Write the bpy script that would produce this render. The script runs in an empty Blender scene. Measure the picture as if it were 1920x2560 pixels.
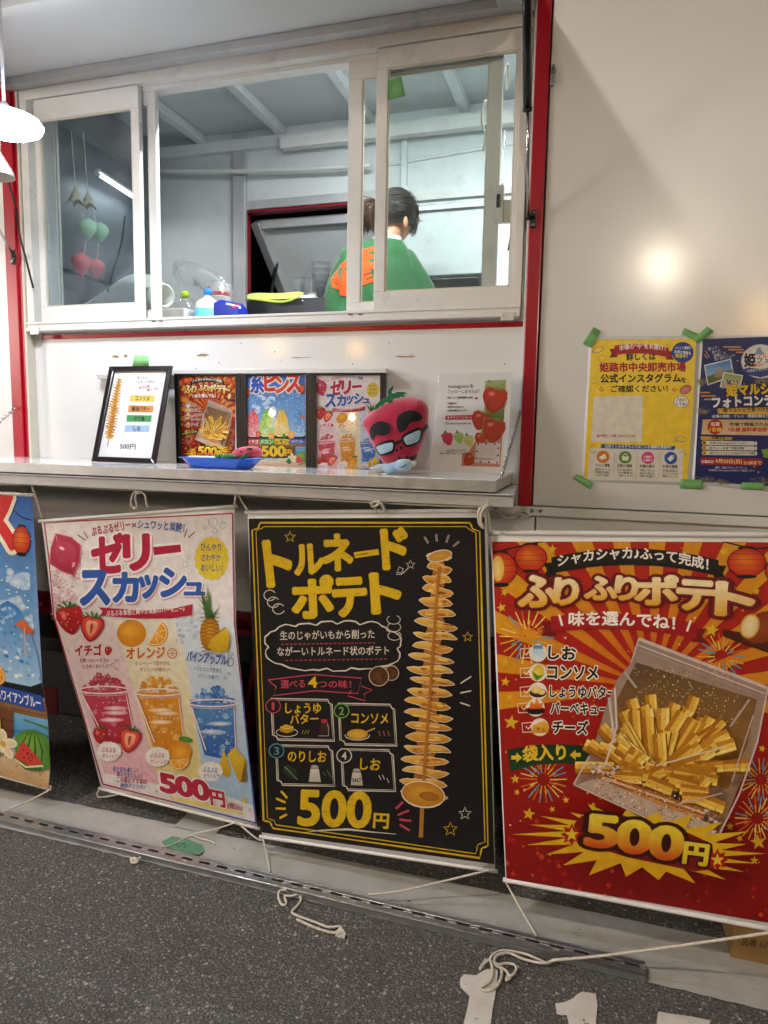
import bpy, bmesh, math, random
from mathutils import Vector, Matrix, geometry
from mathutils.bvhtree import BVHTree
random.seed(7)
S = bpy.context.scene
COL = S.collection
PI = math.pi

# ------------------------------------------------------------------ camera
# wall plane is y = 0 (x to the right, z up), the camera stands at y < 0
FPX, CXP, CYP = 1741.0, 960.0, 1280.0
_X = Vector((5760, 300, -1741)).normalized()
_D = Vector((-265, 15200, 1741)); _D = (_D - _X * _D.dot(_X)).normalized()
_Z = -_D
_Y = _Z.cross(_X)
CAM_D = 2.28 * _Y[2]
CAM_H = 1.35
CAM = Vector((0, -CAM_D, CAM_H))
def cam_to_world(v): return Vector((_X.dot(v), _Y.dot(v), _Z.dot(v)))
camd = bpy.data.cameras.new('camera'); camo = bpy.data.objects.new('camera', camd); COL.objects.link(camo)
camd.sensor_fit = 'HORIZONTAL'; camd.sensor_width = 36.0; camd.lens = 36.0 * FPX / 1920.0
camd.clip_start = 0.02; camd.clip_end = 500
_r, _u, _b = cam_to_world(Vector((1, 0, 0))), cam_to_world(Vector((0, -1, 0))), cam_to_world(Vector((0, 0, -1)))
camo.matrix_world = Matrix(((_r.x, _u.x, _b.x, CAM.x), (_r.y, _u.y, _b.y, CAM.y), (_r.z, _u.z, _b.z, CAM.z), (0, 0, 0, 1)))
S.camera = camo

# ------------------------------------------------------------------ night sky, exposure
world = bpy.data.worlds.new('World'); S.world = world; world.use_nodes = True
_nt = world.node_tree; _bg = _nt.nodes['Background']
_sky = _nt.nodes.new('ShaderNodeTexSky'); _sky.sky_type = 'NISHITA'; _sky.sun_disc = False
_sky.sun_elevation = math.radians(-4); _sky.sun_rotation = math.radians(200)
_nt.links.new(_sky.outputs[0], _bg.inputs[0]); _bg.inputs[1].default_value = 0.05
S.view_settings.view_transform = 'Standard'; S.view_settings.look = 'None'
S.view_settings.exposure = 0.35; S.view_settings.gamma = 1.0
S.render.engine = 'CYCLES'
S.cycles.use_denoising = True
S.cycles.use_adaptive_sampling = True; S.cycles.adaptive_threshold = .025
S.cycles.max_bounces = 7; S.cycles.diffuse_bounces = 4; S.cycles.transparent_max_bounces = 16
S.cycles.sample_clamp_indirect = 4.0
S.cycles.caustics_reflective = False; S.cycles.caustics_refractive = False

# ------------------------------------------------------------------ photograph geometry helpers
def ray(px, py): return cam_to_world(Vector((px - CXP, py - CYP, FPX))).normalized()
def W(px, py, p=0.0):            # the point seen there on the plane y = -p
    v = ray(px, py); return CAM + v * ((CAM_D - p) / v.y)
def G(px, py, z=0.0):            # ... on the level z
    v = ray(px, py); return CAM + v * ((z - CAM_H) / v.z)
def on_sheet(px, py, g, lift=0.0):   # ... on a hanging sheet y = -g(x, z)
    v = ray(px, py); p = 0.3
    for _ in range(7):
        c = CAM + v * ((CAM_D - p) / v.y); p = g(c.x, c.z) + lift
    return CAM + v * ((CAM_D - p) / v.y)

def lin(h, a=1.0):
    if isinstance(h, (tuple, list)): return (h[0], h[1], h[2], a)
    h = h.lstrip('#'); o = []
    for i in (0, 2, 4):
        c = int(h[i:i+2], 16) / 255
        o.append(c / 12.92 if c <= .04045 else ((c + .055) / 1.055) ** 2.4)
    return (o[0], o[1], o[2], a)
def mixc(a, b, t): return tuple(a[i] * (1 - t) + b[i] * t for i in range(3)) + (1.0,)

# ------------------------------------------------------------------ materials
MATS = {}
def mat(name, col, rough=.5, metal=0., noise=0., nscale=8., bump=0., bscale=60., spec=.5, coat=0., trans=0., emit=None, estr=0., sheen=0., dirt=None, dscale=3., alpha=1., rvar=0., sss=0.):
    m = bpy.data.materials.new(name); m.use_nodes = True; MATS[name] = m
    nt = m.node_tree; b = nt.nodes['Principled BSDF']; L = nt.links
    c = lin(col); b.inputs['Base Color'].default_value = c
    b.inputs['Roughness'].default_value = rough; b.inputs['Metallic'].default_value = metal
    b.inputs['Specular IOR Level'].default_value = spec; b.inputs['Coat Weight'].default_value = coat
    b.inputs['Coat Roughness'].default_value = .17 if name == 'panel_white' else .11
    b.inputs['Transmission Weight'].default_value = trans; b.inputs['Alpha'].default_value = alpha
    b.inputs['Sheen Weight'].default_value = sheen
    if sss: b.inputs['Subsurface Weight'].default_value = sss; b.inputs['Subsurface Scale'].default_value = .01
    if emit: b.inputs['Emission Color'].default_value = lin(emit); b.inputs['Emission Strength'].default_value = estr
    tc = nt.nodes.new('ShaderNodeTexCoord')
    def nz(sc, det=5, r=.6):
        n = nt.nodes.new('ShaderNodeTexNoise'); n.inputs['Scale'].default_value = sc; n.inputs['Detail'].default_value = det
        n.inputs['Roughness'].default_value = r; L.new(tc.outputs['Object'], n.inputs['Vector']); return n
    src = None
    if noise:
        n = nz(nscale); mr = nt.nodes.new('ShaderNodeMapRange')
        mr.inputs[1].default_value = .3; mr.inputs[2].default_value = .7; mr.inputs[3].default_value = 1 - noise; mr.inputs[4].default_value = 1 + noise * .5
        L.new(n.outputs[0], mr.inputs[0])
        mx = nt.nodes.new('ShaderNodeVectorMath'); mx.operation = 'SCALE'; mx.inputs[0].default_value = c[:3]
        L.new(mr.outputs[0], mx.inputs['Scale']); src = mx.outputs[0]
    if dirt:
        n = nz(dscale, 8, .72); mr = nt.nodes.new('ShaderNodeMapRange')
        mr.inputs[1].default_value = .56; mr.inputs[2].default_value = .74; mr.inputs[4].default_value = dirt[1]
        L.new(n.outputs[0], mr.inputs[0])
        mx = nt.nodes.new('ShaderNodeMix'); mx.data_type = 'RGBA'; mx.inputs['B'].default_value = lin(dirt[0])
        if src: L.new(src, mx.inputs['A'])
        else: mx.inputs['A'].default_value = c
        L.new(mr.outputs[0], mx.inputs['Factor']); src = mx.outputs['Result']
    if src: L.new(src, b.inputs['Base Color'])
    if rvar:
        n = nz(nscale * 1.7, 6); mr = nt.nodes.new('ShaderNodeMapRange')
        mr.inputs[1].default_value = .3; mr.inputs[2].default_value = .7; mr.inputs[3].default_value = rough; mr.inputs[4].default_value = min(1, rough + rvar)
        L.new(n.outputs[0], mr.inputs[0]); L.new(mr.outputs[0], b.inputs['Roughness'])
    if bump:
        n = nz(bscale, 4); bp = nt.nodes.new('ShaderNodeBump'); bp.inputs['Strength'].default_value = bump; bp.inputs['Distance'].default_value = .002
        L.new(n.outputs[0], bp.inputs['Height']); L.new(bp.outputs[0], b.inputs['Normal'])
    return m

mat('panel_white', (.70, .69, .675), .30, noise=.02, nscale=1.5, bump=.02, bscale=60, coat=.6, rvar=.05)
mat('panel_plain', (.74, .74, .725), .30, noise=.02, nscale=3, bump=.02, bscale=90, coat=.3, rvar=.08)
mat('frame_white', (.74, .73, .69), .35, noise=.05, nscale=10, dirt=('#8c8574', .35), dscale=7, rvar=.15)
mat('frame_cream', (.62, .58, .48), .5, noise=.1, nscale=12)
mat('red_paint', '#a3001e', .28, noise=.08, nscale=6, coat=.3, dirt=('#5d0a12', .4), dscale=9)
mat('red_dark', '#7d0018', .4, noise=.15, nscale=6, dirt=('#22060a', .6), dscale=8)
mat('aluminium', (.62, .62, .62), .32, .9, noise=.12, nscale=20, rvar=.2)
mat('alu_matt', (.55, .555, .56), .42, .55, noise=.12, nscale=9, rvar=.2, dirt=('#4a4844', .4), dscale=6)
mat('galvanised', (.46, .47, .48), .28, .85, noise=.2, nscale=25, rvar=.25, bump=.08, bscale=40)
mat('steel', (.65, .65, .66), .18, 1., noise=.1, nscale=30)
mat('black_plastic', '#111113', .4, noise=.2, nscale=20)
mat('black_paint', '#0b0b0d', .3, noise=.2, nscale=12, coat=.2)
mat('black_rubber', '#0d0d0d', .6, noise=.2)
mat('under_black', '#060607', .7, noise=.3, nscale=5)
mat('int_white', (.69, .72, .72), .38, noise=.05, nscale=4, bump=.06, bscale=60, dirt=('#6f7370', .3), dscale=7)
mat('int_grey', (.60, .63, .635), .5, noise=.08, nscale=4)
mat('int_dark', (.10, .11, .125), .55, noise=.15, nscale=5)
mat('counter_black', '#16171b', .4, noise=.2, nscale=15)
mat('shelf_top', (.78, .78, .77), .16, noise=.05, nscale=8, coat=.6, dirt=('#a59c8a', .4), dscale=6)
mat('paper', (.88, .87, .86), .5, noise=.02, nscale=6)
mat('banner_cloth', (.78, .77, .75), .42, noise=.03, nscale=5, bump=.05, bscale=300)
mat('rod_white', (.72, .71, .68), .35, noise=.05, nscale=10)
mat('string', (.66, .61, .52), .9, noise=.2, nscale=90, bump=.6, bscale=900)
mat('tape_green', '#7fbf73', .55, noise=.12, nscale=60, bump=.3, bscale=250, alpha=.93)
mat('wood_frame', '#1d1412', .32, noise=.3, nscale=14, coat=.3)
mat('frame_black', '#0e0f12', .35, noise=.1, nscale=20)
mat('tray_blue', '#2b62cf', .38, noise=.06, nscale=10, coat=.2)
mat('plush_pink', '#b51440', .95, noise=.2, nscale=45, bump=.5, bscale=90, sheen=.6, dirt=('#7d0c2c', .5), dscale=22)
mat('plush_pink_light', '#d0405c', .95, noise=.12, nscale=90, bump=.6, bscale=700, sheen=.5)
mat('felt_green', '#0f6b3c', .95, noise=.15, nscale=90, bump=.6, bscale=700, sheen=.4)
mat('felt_black', '#0c0c0e', .95, noise=.2, nscale=90, bump=.5, bscale=700, sheen=.3)
mat('felt_lens', '#a9c4d6', .8, noise=.1, nscale=60, bump=.5, bscale=500)
mat('felt_bluegrey', '#9fc0dc', .95, noise=.12, nscale=80, bump=.6, bscale=600, sheen=.4)
mat('felt_grey', '#b7c0c8', .95, noise=.2, nscale=80, bump=.6, bscale=600, sheen=.4)
mat('felt_cream', '#d8cfae', .95, noise=.2, nscale=80, bump=.6, bscale=600, sheen=.3)
mat('felt_beige', '#b5ad98', .95, noise=.2, nscale=80, bump=.6, bscale=600)
mat('felt_mint', '#a9cdb0', .95, noise=.2, nscale=80, bump=.6, bscale=600)
mat('felt_coral', '#cc6268', .95, noise=.2, nscale=80, bump=.6, bscale=600)
mat('hose_grey', (.62, .64, .60), .5, noise=.06, nscale=12)
mat('plastic_white', (.78, .78, .76), .4, noise=.04)
mat('cap_green', '#a9d21c', .35)
mat('cap_blue', '#1f7fe0', .35)
mat('carton_blue', '#122a9a', .35, noise=.08)
mat('label_red', '#c02030', .5, noise=.1)
mat('label_white', '#e4e2dc', .5, noise=.05)
mat('label_cyan', '#5fb8e8', .5)
mat('syrup', '#dfe4d4', .3, noise=.05)
mat('towel', '#b3c63a', .95, noise=.2, nscale=60, bump=.7, bscale=500, sheen=.4)
mat('shirt', '#175426', .85, noise=.12, nscale=12, bump=.4, bscale=14, sheen=.2)
mat('shirt_white', '#c9cbc2', .9, noise=.1, nscale=40, bump=.5, bscale=300)
mat('trousers', '#1c2230', .9, noise=.1)
mat('skin', '#c98d70', .5, noise=.06, nscale=20, sss=.15)
mat('hair', '#22160f', .4, noise=.45, nscale=60)
mat('hair_brown', '#4a3020', .45, noise=.4, nscale=70)
mat('cardboard', '#8a6a3c', .85, noise=.12, nscale=10)
mat('rust_tape', '#a08c5e', .8, noise=.3, nscale=60)
mat('silver_tape', (.5, .49, .47), .35, .5, noise=.2, nscale=40)
mat('cable_white', '#d2d2cc', .5)
mat('led_on', (.9, .95, 1.), .4, emit='#e6efff', estr=125)
mat('led_soft', (.9, .93, 1.), .4, emit='#e6efff', estr=16)
mat('fill_balloon_glow', (.9, .9, .85), .4, emit='#fff3e8', estr=47)
mat('fill_balloon_glow_dim', (.9, .9, .85), .4, emit='#fff0e2', estr=60)
mat('fill_street_led', (.9, .9, .85), .4, emit='#fff4e8', estr=270)
mat('ground_tape', '#5f8f70', .6, noise=.15, nscale=40)
mat('led_tube', (.9, .95, 1.), .4, emit='#eef6ff', estr=9)
mat('bulb_warm', (1., .8, .5), .4, emit='#ffc05a', estr=520)
mat('flood_warm', (1., .9, .75), .4, emit='#fff0d4', estr=620)

def shader_mat(name):
    m = bpy.data.materials.new(name); m.use_nodes = True; MATS[name] = m
    m.node_tree.nodes.clear(); return m, m.node_tree, m.node_tree.nodes.new('ShaderNodeOutputMaterial')
def glass_mat(name, tint, dirt=.02, rough=.0):
    m, nt, out = shader_mat(name); L = nt.links
    fr = nt.nodes.new('ShaderNodeFresnel'); ge = nt.nodes.new('ShaderNodeNewGeometry')
    io = nt.nodes.new('ShaderNodeMapRange'); io.inputs[3].default_value = 1.5; io.inputs[4].default_value = 1 / 1.5; L.new(ge.outputs['Backfacing'], io.inputs[0]); L.new(io.outputs[0], fr.inputs[0])
    tr = nt.nodes.new('ShaderNodeBsdfTransparent'); tr.inputs[0].default_value = lin(tint)
    gl = nt.nodes.new('ShaderNodeBsdfGlossy'); gl.inputs['Roughness'].default_value = rough
    mx = nt.nodes.new('ShaderNodeMixShader'); L.new(fr.outputs[0], mx.inputs[0]); L.new(tr.outputs[0], mx.inputs[1]); L.new(gl.outputs[0], mx.inputs[2])
    df = nt.nodes.new('ShaderNodeBsdfDiffuse'); df.inputs[0].default_value = (.7, .72, .75, 1)
    tc = nt.nodes.new('ShaderNodeTexCoord'); n = nt.nodes.new('ShaderNodeTexNoise'); n.inputs['Scale'].default_value = 7; n.inputs['Detail'].default_value = 9; n.inputs['Roughness'].default_value = .75
    L.new(tc.outputs['Object'], n.inputs['Vector'])
    mr = nt.nodes.new('ShaderNodeMapRange'); mr.inputs[1].default_value = .45; mr.inputs[2].default_value = .75; mr.inputs[3].default_value = dirt * .4; mr.inputs[4].default_value = dirt * 3
    L.new(n.outputs[0], mr.inputs[0])
    m2 = nt.nodes.new('ShaderNodeMixShader'); L.new(mr.outputs[0], m2.inputs[0]); L.new(mx.outputs[0], m2.inputs[1]); L.new(df.outputs[0], m2.inputs[2])
    L.new(m2.outputs[0], out.inputs[0]); return m
glass_mat('glass', (.93, .96, .95), .02)
glass_mat('glass_smudged', (.84, .88, .90), .035)
glass_mat('clear_film', (.93, .94, .94), .10, .08)
glass_mat('lamination', (.99, .99, .99), .004, .02)

def print_mat(name, rough, coat=0., bump=0.):
    m = bpy.data.materials.new(name); m.use_nodes = True; MATS[name] = m
    nt = m.node_tree; b = nt.nodes['Principled BSDF']; L = nt.links
    a = nt.nodes.new('ShaderNodeAttribute'); a.attribute_name = 'Col'
    tc = nt.nodes.new('ShaderNodeTexCoord'); n = nt.nodes.new('ShaderNodeTexNoise'); n.inputs['Scale'].default_value = 45; n.inputs['Detail'].default_value = 4
    L.new(tc.outputs['Object'], n.inputs['Vector'])
    mr = nt.nodes.new('ShaderNodeMapRange'); mr.inputs[1].default_value = .3; mr.inputs[2].default_value = .7; mr.inputs[3].default_value = .88; mr.inputs[4].default_value = 1.06
    L.new(n.outputs[0], mr.inputs[0])
    v = nt.nodes.new('ShaderNodeVectorMath'); v.operation = 'SCALE'; L.new(a.outputs['Color'], v.inputs[0]); L.new(mr.outputs[0], v.inputs['Scale'])
    L.new(v.outputs[0], b.inputs['Base Color']); b.inputs['Roughness'].default_value = rough; b.inputs['Coat Weight'].default_value = coat
    b.inputs['Specular IOR Level'].default_value = .35
    return m
print_mat('print_cloth', .5); print_mat('print_paper', .42, .15); print_mat('print_felt', .95)

# ------------------------------------------------------------------ mesh helpers
class MB:
    def __init__(s): s.v = []; s.f = []; s.sm = []
    def add(s, vs, fs, smooth=False):
        o = len(s.v); s.v += [Vector(v) for v in vs]; s.f += [tuple(i + o for i in f) for f in fs]; s.sm += [smooth] * len(fs); return s
    def box(s, x0, x1, y0, y1, z0, z1):
        return s.hexa([(x0, y0, z0), (x1, y0, z0), (x1, y1, z0), (x0, y1, z0), (x0, y0, z1), (x1, y0, z1), (x1, y1, z1), (x0, y1, z1)])
    def hexa(s, c): return s.add(c, [(0, 3, 2, 1), (4, 5, 6, 7), (0, 1, 5, 4), (1, 2, 6, 5), (2, 3, 7, 6), (3, 0, 4, 7)])
    def bar(s, a, b, w, h, up=(0, 0, 1)):       # box section beam from a to b
        a = Vector(a); b = Vector(b); d = (b - a).normalized(); u = Vector(up); sd = d.cross(u).normalized(); u = sd.cross(d)
        c = [p + sd * i * w / 2 + u * j * h / 2 for p in (a, b) for i, j in ((-1, -1), (1, -1), (1, 1), (-1, 1))]
        return s.add(c, [(0, 1, 2, 3), (7, 6, 5, 4), (0, 4, 5, 1), (1, 5, 6, 2), (2, 6, 7, 3), (3, 7, 4, 0)])
    def tube(s, pts, r, n=8, caps=True):
        pts = [Vector(p) for p in pts]; rs = r if isinstance(r, (list, tuple)) else [r] * len(pts)
        vs = []; fs = []; pn = None
        for i, p in enumerate(pts):
            t = (pts[min(i + 1, len(pts) - 1)] - pts[max(i - 1, 0)]); t = t.normalized() if t.length > 1e-9 else Vector((0, 0, 1))
            if pn is None:
                pn = t.cross(Vector((0, 0, 1)) if abs(t.z) < .9 else Vector((1, 0, 0))).normalized()
            else:
                pn = (pn - t * pn.dot(t)); pn = pn.normalized() if pn.length > 1e-6 else t.orthogonal().normalized()
            bn = t.cross(pn)
            for k in range(n):
                a = 2 * PI * k / n; vs.append(p + (pn * math.cos(a) + bn * math.sin(a)) * rs[i])
        for i in range(len(pts) - 1):
            for k in range(n): fs.append((i * n + k, i * n + (k + 1) % n, (i + 1) * n + (k + 1) % n, (i + 1) * n + k))
        s.add(vs, fs, True)
        if caps:
            o = len(s.v) - len(vs)
            s.f.append(tuple(o + k for k in reversed(range(n)))); s.f.append(tuple(o + (len(pts) - 1) * n + k for k in range(n))); s.sm += [False, False]
        return s
    def lathe(s, base, prof, n=20, axis=(0, 0, 1)):
        base = Vector(base); ax = Vector(axis).normalized()
        return s.tube([base + ax * h for r, h in prof], [max(r, 1e-4) for r, h in prof], n) if False else s._lathe(base, prof, n, ax)
    def _lathe(s, base, prof, n, ax):
        a = ax.orthogonal().normalized(); b = ax.cross(a); vs = []; fs = []
        for r, h in prof:
            for k in range(n):
                t = 2 * PI * k / n; vs.append(base + ax * h + (a * math.cos(t) + b * math.sin(t)) * max(r, 1e-4))
        for i in range(len(prof) - 1):
            for k in range(n): fs.append((i * n + k, i * n + (k + 1) % n, (i + 1) * n + (k + 1) % n, (i + 1) * n + k))
        s.add(vs, fs, True); o = len(s.v) - len(vs)
        s.f.append(tuple(o + k for k in reversed(range(n)))); s.f.append(tuple(o + (len(prof) - 1) * n + k for k in range(n))); s.sm += [False, False]
        return s
    def prism(s, pts, d):                       # polygon of 3D points pushed along d
        d = Vector(d); pts = [Vector(p) for p in pts]; n = len(pts)
        vs = pts + [p + d for p in pts]
        return s.add(vs, [tuple(range(n)), tuple(reversed(range(n, 2 * n)))] + [(i, i + n, (i + 1) % n + n, (i + 1) % n) for i in range(n)])
    def ball(s, c, rx, ry=None, rz=None, n=14, m=9):
        ry = ry or rx; rz = rz or rx; c = Vector(c); vs = []; fs = []
        for j in range(m + 1):
            ph = PI * j / m
            for k in range(n):
                th = 2 * PI * k / n; vs.append(c + Vector((rx * math.sin(ph) * math.cos(th), ry * math.sin(ph) * math.sin(th), rz * math.cos(ph))))
        for j in range(m):
            for k in range(n): fs.append((j * n + k, (j + 1) * n + k, (j + 1) * n + (k + 1) % n, j * n + (k + 1) % n))
        return s.add(vs, fs, True)
    def mesh(s, name):
        me = bpy.data.meshes.new(name); me.from_pydata(s.v, [], s.f)
        me.polygons.foreach_set('use_smooth', s.sm)
        bm = bmesh.new(); bm.from_mesh(me); bmesh.ops.remove_doubles(bm, verts=bm.verts, dist=1e-6)
        bmesh.ops.recalc_face_normals(bm, faces=bm.faces); bm.to_mesh(me); bm.free()
        return me
    def build(s, name, m, parent=None, bevel=0., seg=2):
        o = bpy.data.objects.new(name, s.mesh(name)); COL.objects.link(o)
        o.data.materials.append(MATS[m] if isinstance(m, str) else m)
        if bevel:
            b = o.modifiers.new('bevel', 'BEVEL'); b.width = bevel; b.segments = seg; b.limit_method = 'ANGLE'; b.angle_limit = math.radians(40)
        if parent: attach(o, parent)
        return o
def root_matrix(p):
    m = p.matrix_basis.copy()
    return root_matrix(p.parent) @ p.matrix_parent_inverse @ m if p.parent else m
def attach(o, parent):
    o.parent = parent; o.matrix_parent_inverse = root_matrix(parent).inverted()
def tag(o, label, cat, group=None, kind=None):
    if label: o['label'] = label
    if cat: o['category'] = cat
    if group: o['group'] = group
    if kind: o['kind'] = kind
    return o
def thing(name, label, cat, loc, group=None):
    e = bpy.data.objects.new(name, None); COL.objects.link(e); e.location = loc; e.empty_display_size = .1
    return tag(e, label, cat, group)
def struct(o): o['kind'] = 'structure'; return o
def spline(pts, n=6):
    pts = [Vector(p) for p in pts]; out = []
    for i in range(len(pts) - 1):
        p0 = pts[max(i - 1, 0)]; p1 = pts[i]; p2 = pts[i + 1]; p3 = pts[min(i + 2, len(pts) - 1)]
        for k in range(n):
            t = k / n
            out.append(.5 * ((2 * p1) + (p2 - p0) * t + (2 * p0 - 5 * p1 + 4 * p2 - p3) * t * t + (3 * p1 - p0 - 3 * p2 + p3) * t ** 3))
    out.append(pts[-1]); return out
def pillow(mb, pts, depth_dir, T, center=None, rings=7, back=True, e=1.0):   # puffed cushion from a star-shaped outline
    pts = [Vector(p) for p in pts]; n = len(pts); c = Vector(center) if center else sum(pts, Vector()) / n
    d = Vector(depth_dir).normalized()
    for sgn in ((1, -1) if back else (1,)):
        vs = []; fs = []
        for j in range(rings + 1):
            a = PI / 2 * j / rings; r = math.cos(a) ** (.6 * e); h = math.sin(a) * T
            for p in pts: vs.append(c + (p - c) * max(r, 1e-3) + d * h * sgn)
        for j in range(rings):
            for k in range(n): fs.append((j * n + k, j * n + (k + 1) % n, (j + 1) * n + (k + 1) % n, (j + 1) * n + k))
        fs.append(tuple(rings * n + k for k in range(n)))
        mb.add(vs, fs, True)
    return mb
# ------------------------------------------------------------------ flat print: lettering and pictures laid on real sheets
_tc = {}
def glyphs(s, off=0.):
    k = (s, round(off, 4))
    if k not in _tc:
        c = bpy.data.curves.new('t', 'FONT'); c.body = s; c.offset = off; c.resolution_u = 4 if s.isascii() else 3
        o = bpy.data.objects.new('t', c); me = bpy.data.meshes.new_from_object(o)
        vs = [(v.co.x, v.co.y) for v in me.vertices]; fs = [tuple(p.vertices) for p in me.polygons]
        bpy.data.objects.remove(o); bpy.data.curves.remove(c); bpy.data.meshes.remove(me)
        _tc[k] = (vs, fs)
    return _tc[k]

class Art:
    def __init__(s, surf, M=None, dz=.00012, step=0):
        s.surf = surf; s.M = M or (lambda x, y: (x, y)); s.sh = []; s.dz = dz; s.step = step; s.tid = 0
    def raw(s, vs, fs, cols, grp='art', mapped=False, same=False):
        if not vs: return
        pv = vs if mapped else [s.M(x, y) for x, y in vs]
        xs = [p[0] for p in pv]; ys = [p[1] for p in pv]
        s.sh.append((grp, pv, fs, cols, (min(xs), min(ys), max(xs), max(ys)), same))
    def poly(s, pts, col, col2=None, grp='art', cfun=None):
        tri = geometry.tessellate_polygon([[Vector((p[0], p[1], 0)) for p in pts]])
        ys = [p[1] for p in pts]; a, b = min(ys), max(ys)
        c1 = lin(col); c2 = lin(col2) if col2 else c1
        cols = [cfun(p) if cfun else mixc(c1, c2, (p[1] - a) / max(b - a, 1e-6)) for p in pts]
        s.raw(pts, [tuple(t) for t in tri], cols, grp)
    def ell(s, cx, cy, rx, ry, col, col2=None, rot=0, n=20, wob=0., grp='art', a0=0, a1=360, off=(0, 0)):
        r = math.radians(rot); cr, sr = math.cos(r), math.sin(r); pts = []
        full = (a1 - a0) >= 360; m = n if full else n + 1
        for k in range(m):
            a = math.radians(a0 + (a1 - a0) * k / n); w = 1 + (random.uniform(-wob, wob) if wob else 0)
            x, y = rx * math.cos(a) * w, ry * math.sin(a) * w; pts.append((cx + x * cr - y * sr, cy + x * sr + y * cr))
        pts.append((cx + off[0], cy + off[1])); c1 = lin(col); c2 = lin(col2) if col2 else c1
        s.raw(pts, [(k, (k + 1) % m, m) for k in range(m if full else m - 1)], [c1] * m + [c2], grp)
    def line(s, pts, w, col, closed=False, grp='art', taper=False, rough=0.):
        n = len(pts); vs = []; fs = []
        for i, (x, y) in enumerate(pts):
            if closed: a, b = pts[i - 1], pts[(i + 1) % n]
            else: a, b = pts[max(i - 1, 0)], pts[min(i + 1, n - 1)]
            dx, dy = b[0] - a[0], b[1] - a[1]; L = math.hypot(dx, dy) or 1
            ww = w * (1 if not taper else max(.15, 1 - abs(2 * i / (n - 1) - 1) ** 2)) * (1 + random.uniform(-rough, rough)) / 2
            vs += [(x - dy / L * ww, y + dx / L * ww), (x + dy / L * ww, y - dx / L * ww)]
        for i in range(n if closed else n - 1):
            j = (i + 1) % n; fs.append((2 * i, 2 * i + 1, 2 * j + 1, 2 * j))
        s.raw(vs, fs, [lin(col)] * len(vs), grp)
    def ring(s, cx, cy, rx, ry, w, col, rot=0, n=20, a0=0, a1=360):
        r = math.radians(rot); cr, sr = math.cos(r), math.sin(r); f = a1 - a0 >= 360
        pts = []
        for k in range(n if f else n + 1):
            a = math.radians(a0 + (a1 - a0) * k / n); x, y = rx * math.cos(a), ry * math.sin(a); pts.append((cx + x * cr - y * sr, cy + x * sr + y * cr))
        s.line(pts, w, col, closed=f)
    def star(s, cx, cy, r, col, rot=-90, k=.42, n=5, edge=None, ew=2.):
        pts = []
        for i in range(2 * n):
            a = math.radians(rot + 180 * i / n); q = r if i % 2 == 0 else r * k; pts.append((cx + q * math.cos(a), cy + q * math.sin(a)))
        if col: s.poly(pts, col)
        if edge: s.line(pts, ew, edge, closed=True)
    def rect(s, x0, y0, x1, y1, col, col2=None): s.poly([(x0, y0), (x1, y0), (x1, y1), (x0, y1)], col, col2)
    def title(s, rows, col, bold, edge, col2=None, sh=0.):      # big letters one by one: all outlines first, then the fills
        for r in rows: s.text(*r[:6], edge[-1][1], -1, edge=edge, sh=sh)
        for r in rows: s.text(*r[:6], (r[6] if len(r) > 6 and r[6] else col), bold, col2=(r[7] if len(r) > 7 else col2), sh=sh)
    def text(s, t, x0, y0, x1, y1, h, col, bold=.02, edge=None, col2=None, sh=0., arch=0.):
        """base line (x0,y0)-(x1,y1), letter height h; sh leans the letters, arch bows the line; edge = [(width, colour), ...] widest first"""
        v0, _ = glyphs(t, 0.)
        if not v0: return
        xa = min(v[0] for v in v0); xb = max(v[0] for v in v0)
        ya = min(min(v[1] for v in v0), -.02); yb = max(v[1] for v in v0)
        if yb - ya < .55: ya, yb = -.08, .84
        L = math.hypot(x1 - x0, y1 - y0); dx, dy = (x1 - x0) / L, (y1 - y0) / L
        s.tid += 1
        jobs = []                                # heavy strokes are shifted copies of the letters
        for off, c, cc2 in [(w, c, None) for w, c in (edge or [])] + ([(bold, col, col2)] if bold >= 0 else []):
            if off > .014:
                r = off - .006; n = 5 if off < .035 else (8 if off < .07 else 14)
                for k in range(n): a = 2 * PI * (k + .5) / n; jobs.append((.006, c, cc2, r * math.cos(a), r * math.sin(a), k > 0))
                if off > .07:
                    for k in range(6): a = 2 * PI * k / 6; jobs.append((.006, c, cc2, r * .5 * math.cos(a), r * .5 * math.sin(a), True))
            else: jobs.append((off, c, cc2, 0, 0, False))
        for off, c, cc2, ox, oy, sm_ in jobs:
            vs, fs = glyphs(t, off); pts = []; cols = []
            c1 = lin(c); c2 = lin(cc2) if cc2 else c1
            for x, y in vs:
                u = (x + ox - xa) / (xb - xa); q = (y + oy - ya) / (yb - ya) * h
                b = arch * 4 * u * (1 - u)
                X = x0 + (x1 - x0) * u + sh * q + (dy * q if not sh else 0); Y = y0 + (y1 - y0) * u - q - b
                tt = min(max((y - ya) / (yb - ya), 0), 1)
                pts.append((X, Y)); cols.append(mixc(c2, c1, tt) if cc2 else c1)
            p0, p1 = s.M(x0, y0), s.M(x0, y0 - h)
            s.raw(pts, fs, cols, 'text%d' % s.tid if math.hypot(p0[0] - p1[0], p0[1] - p1[1]) > 13 and bold >= 0 else ('rim' if bold < 0 else 'small'), same=sm_)
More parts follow.
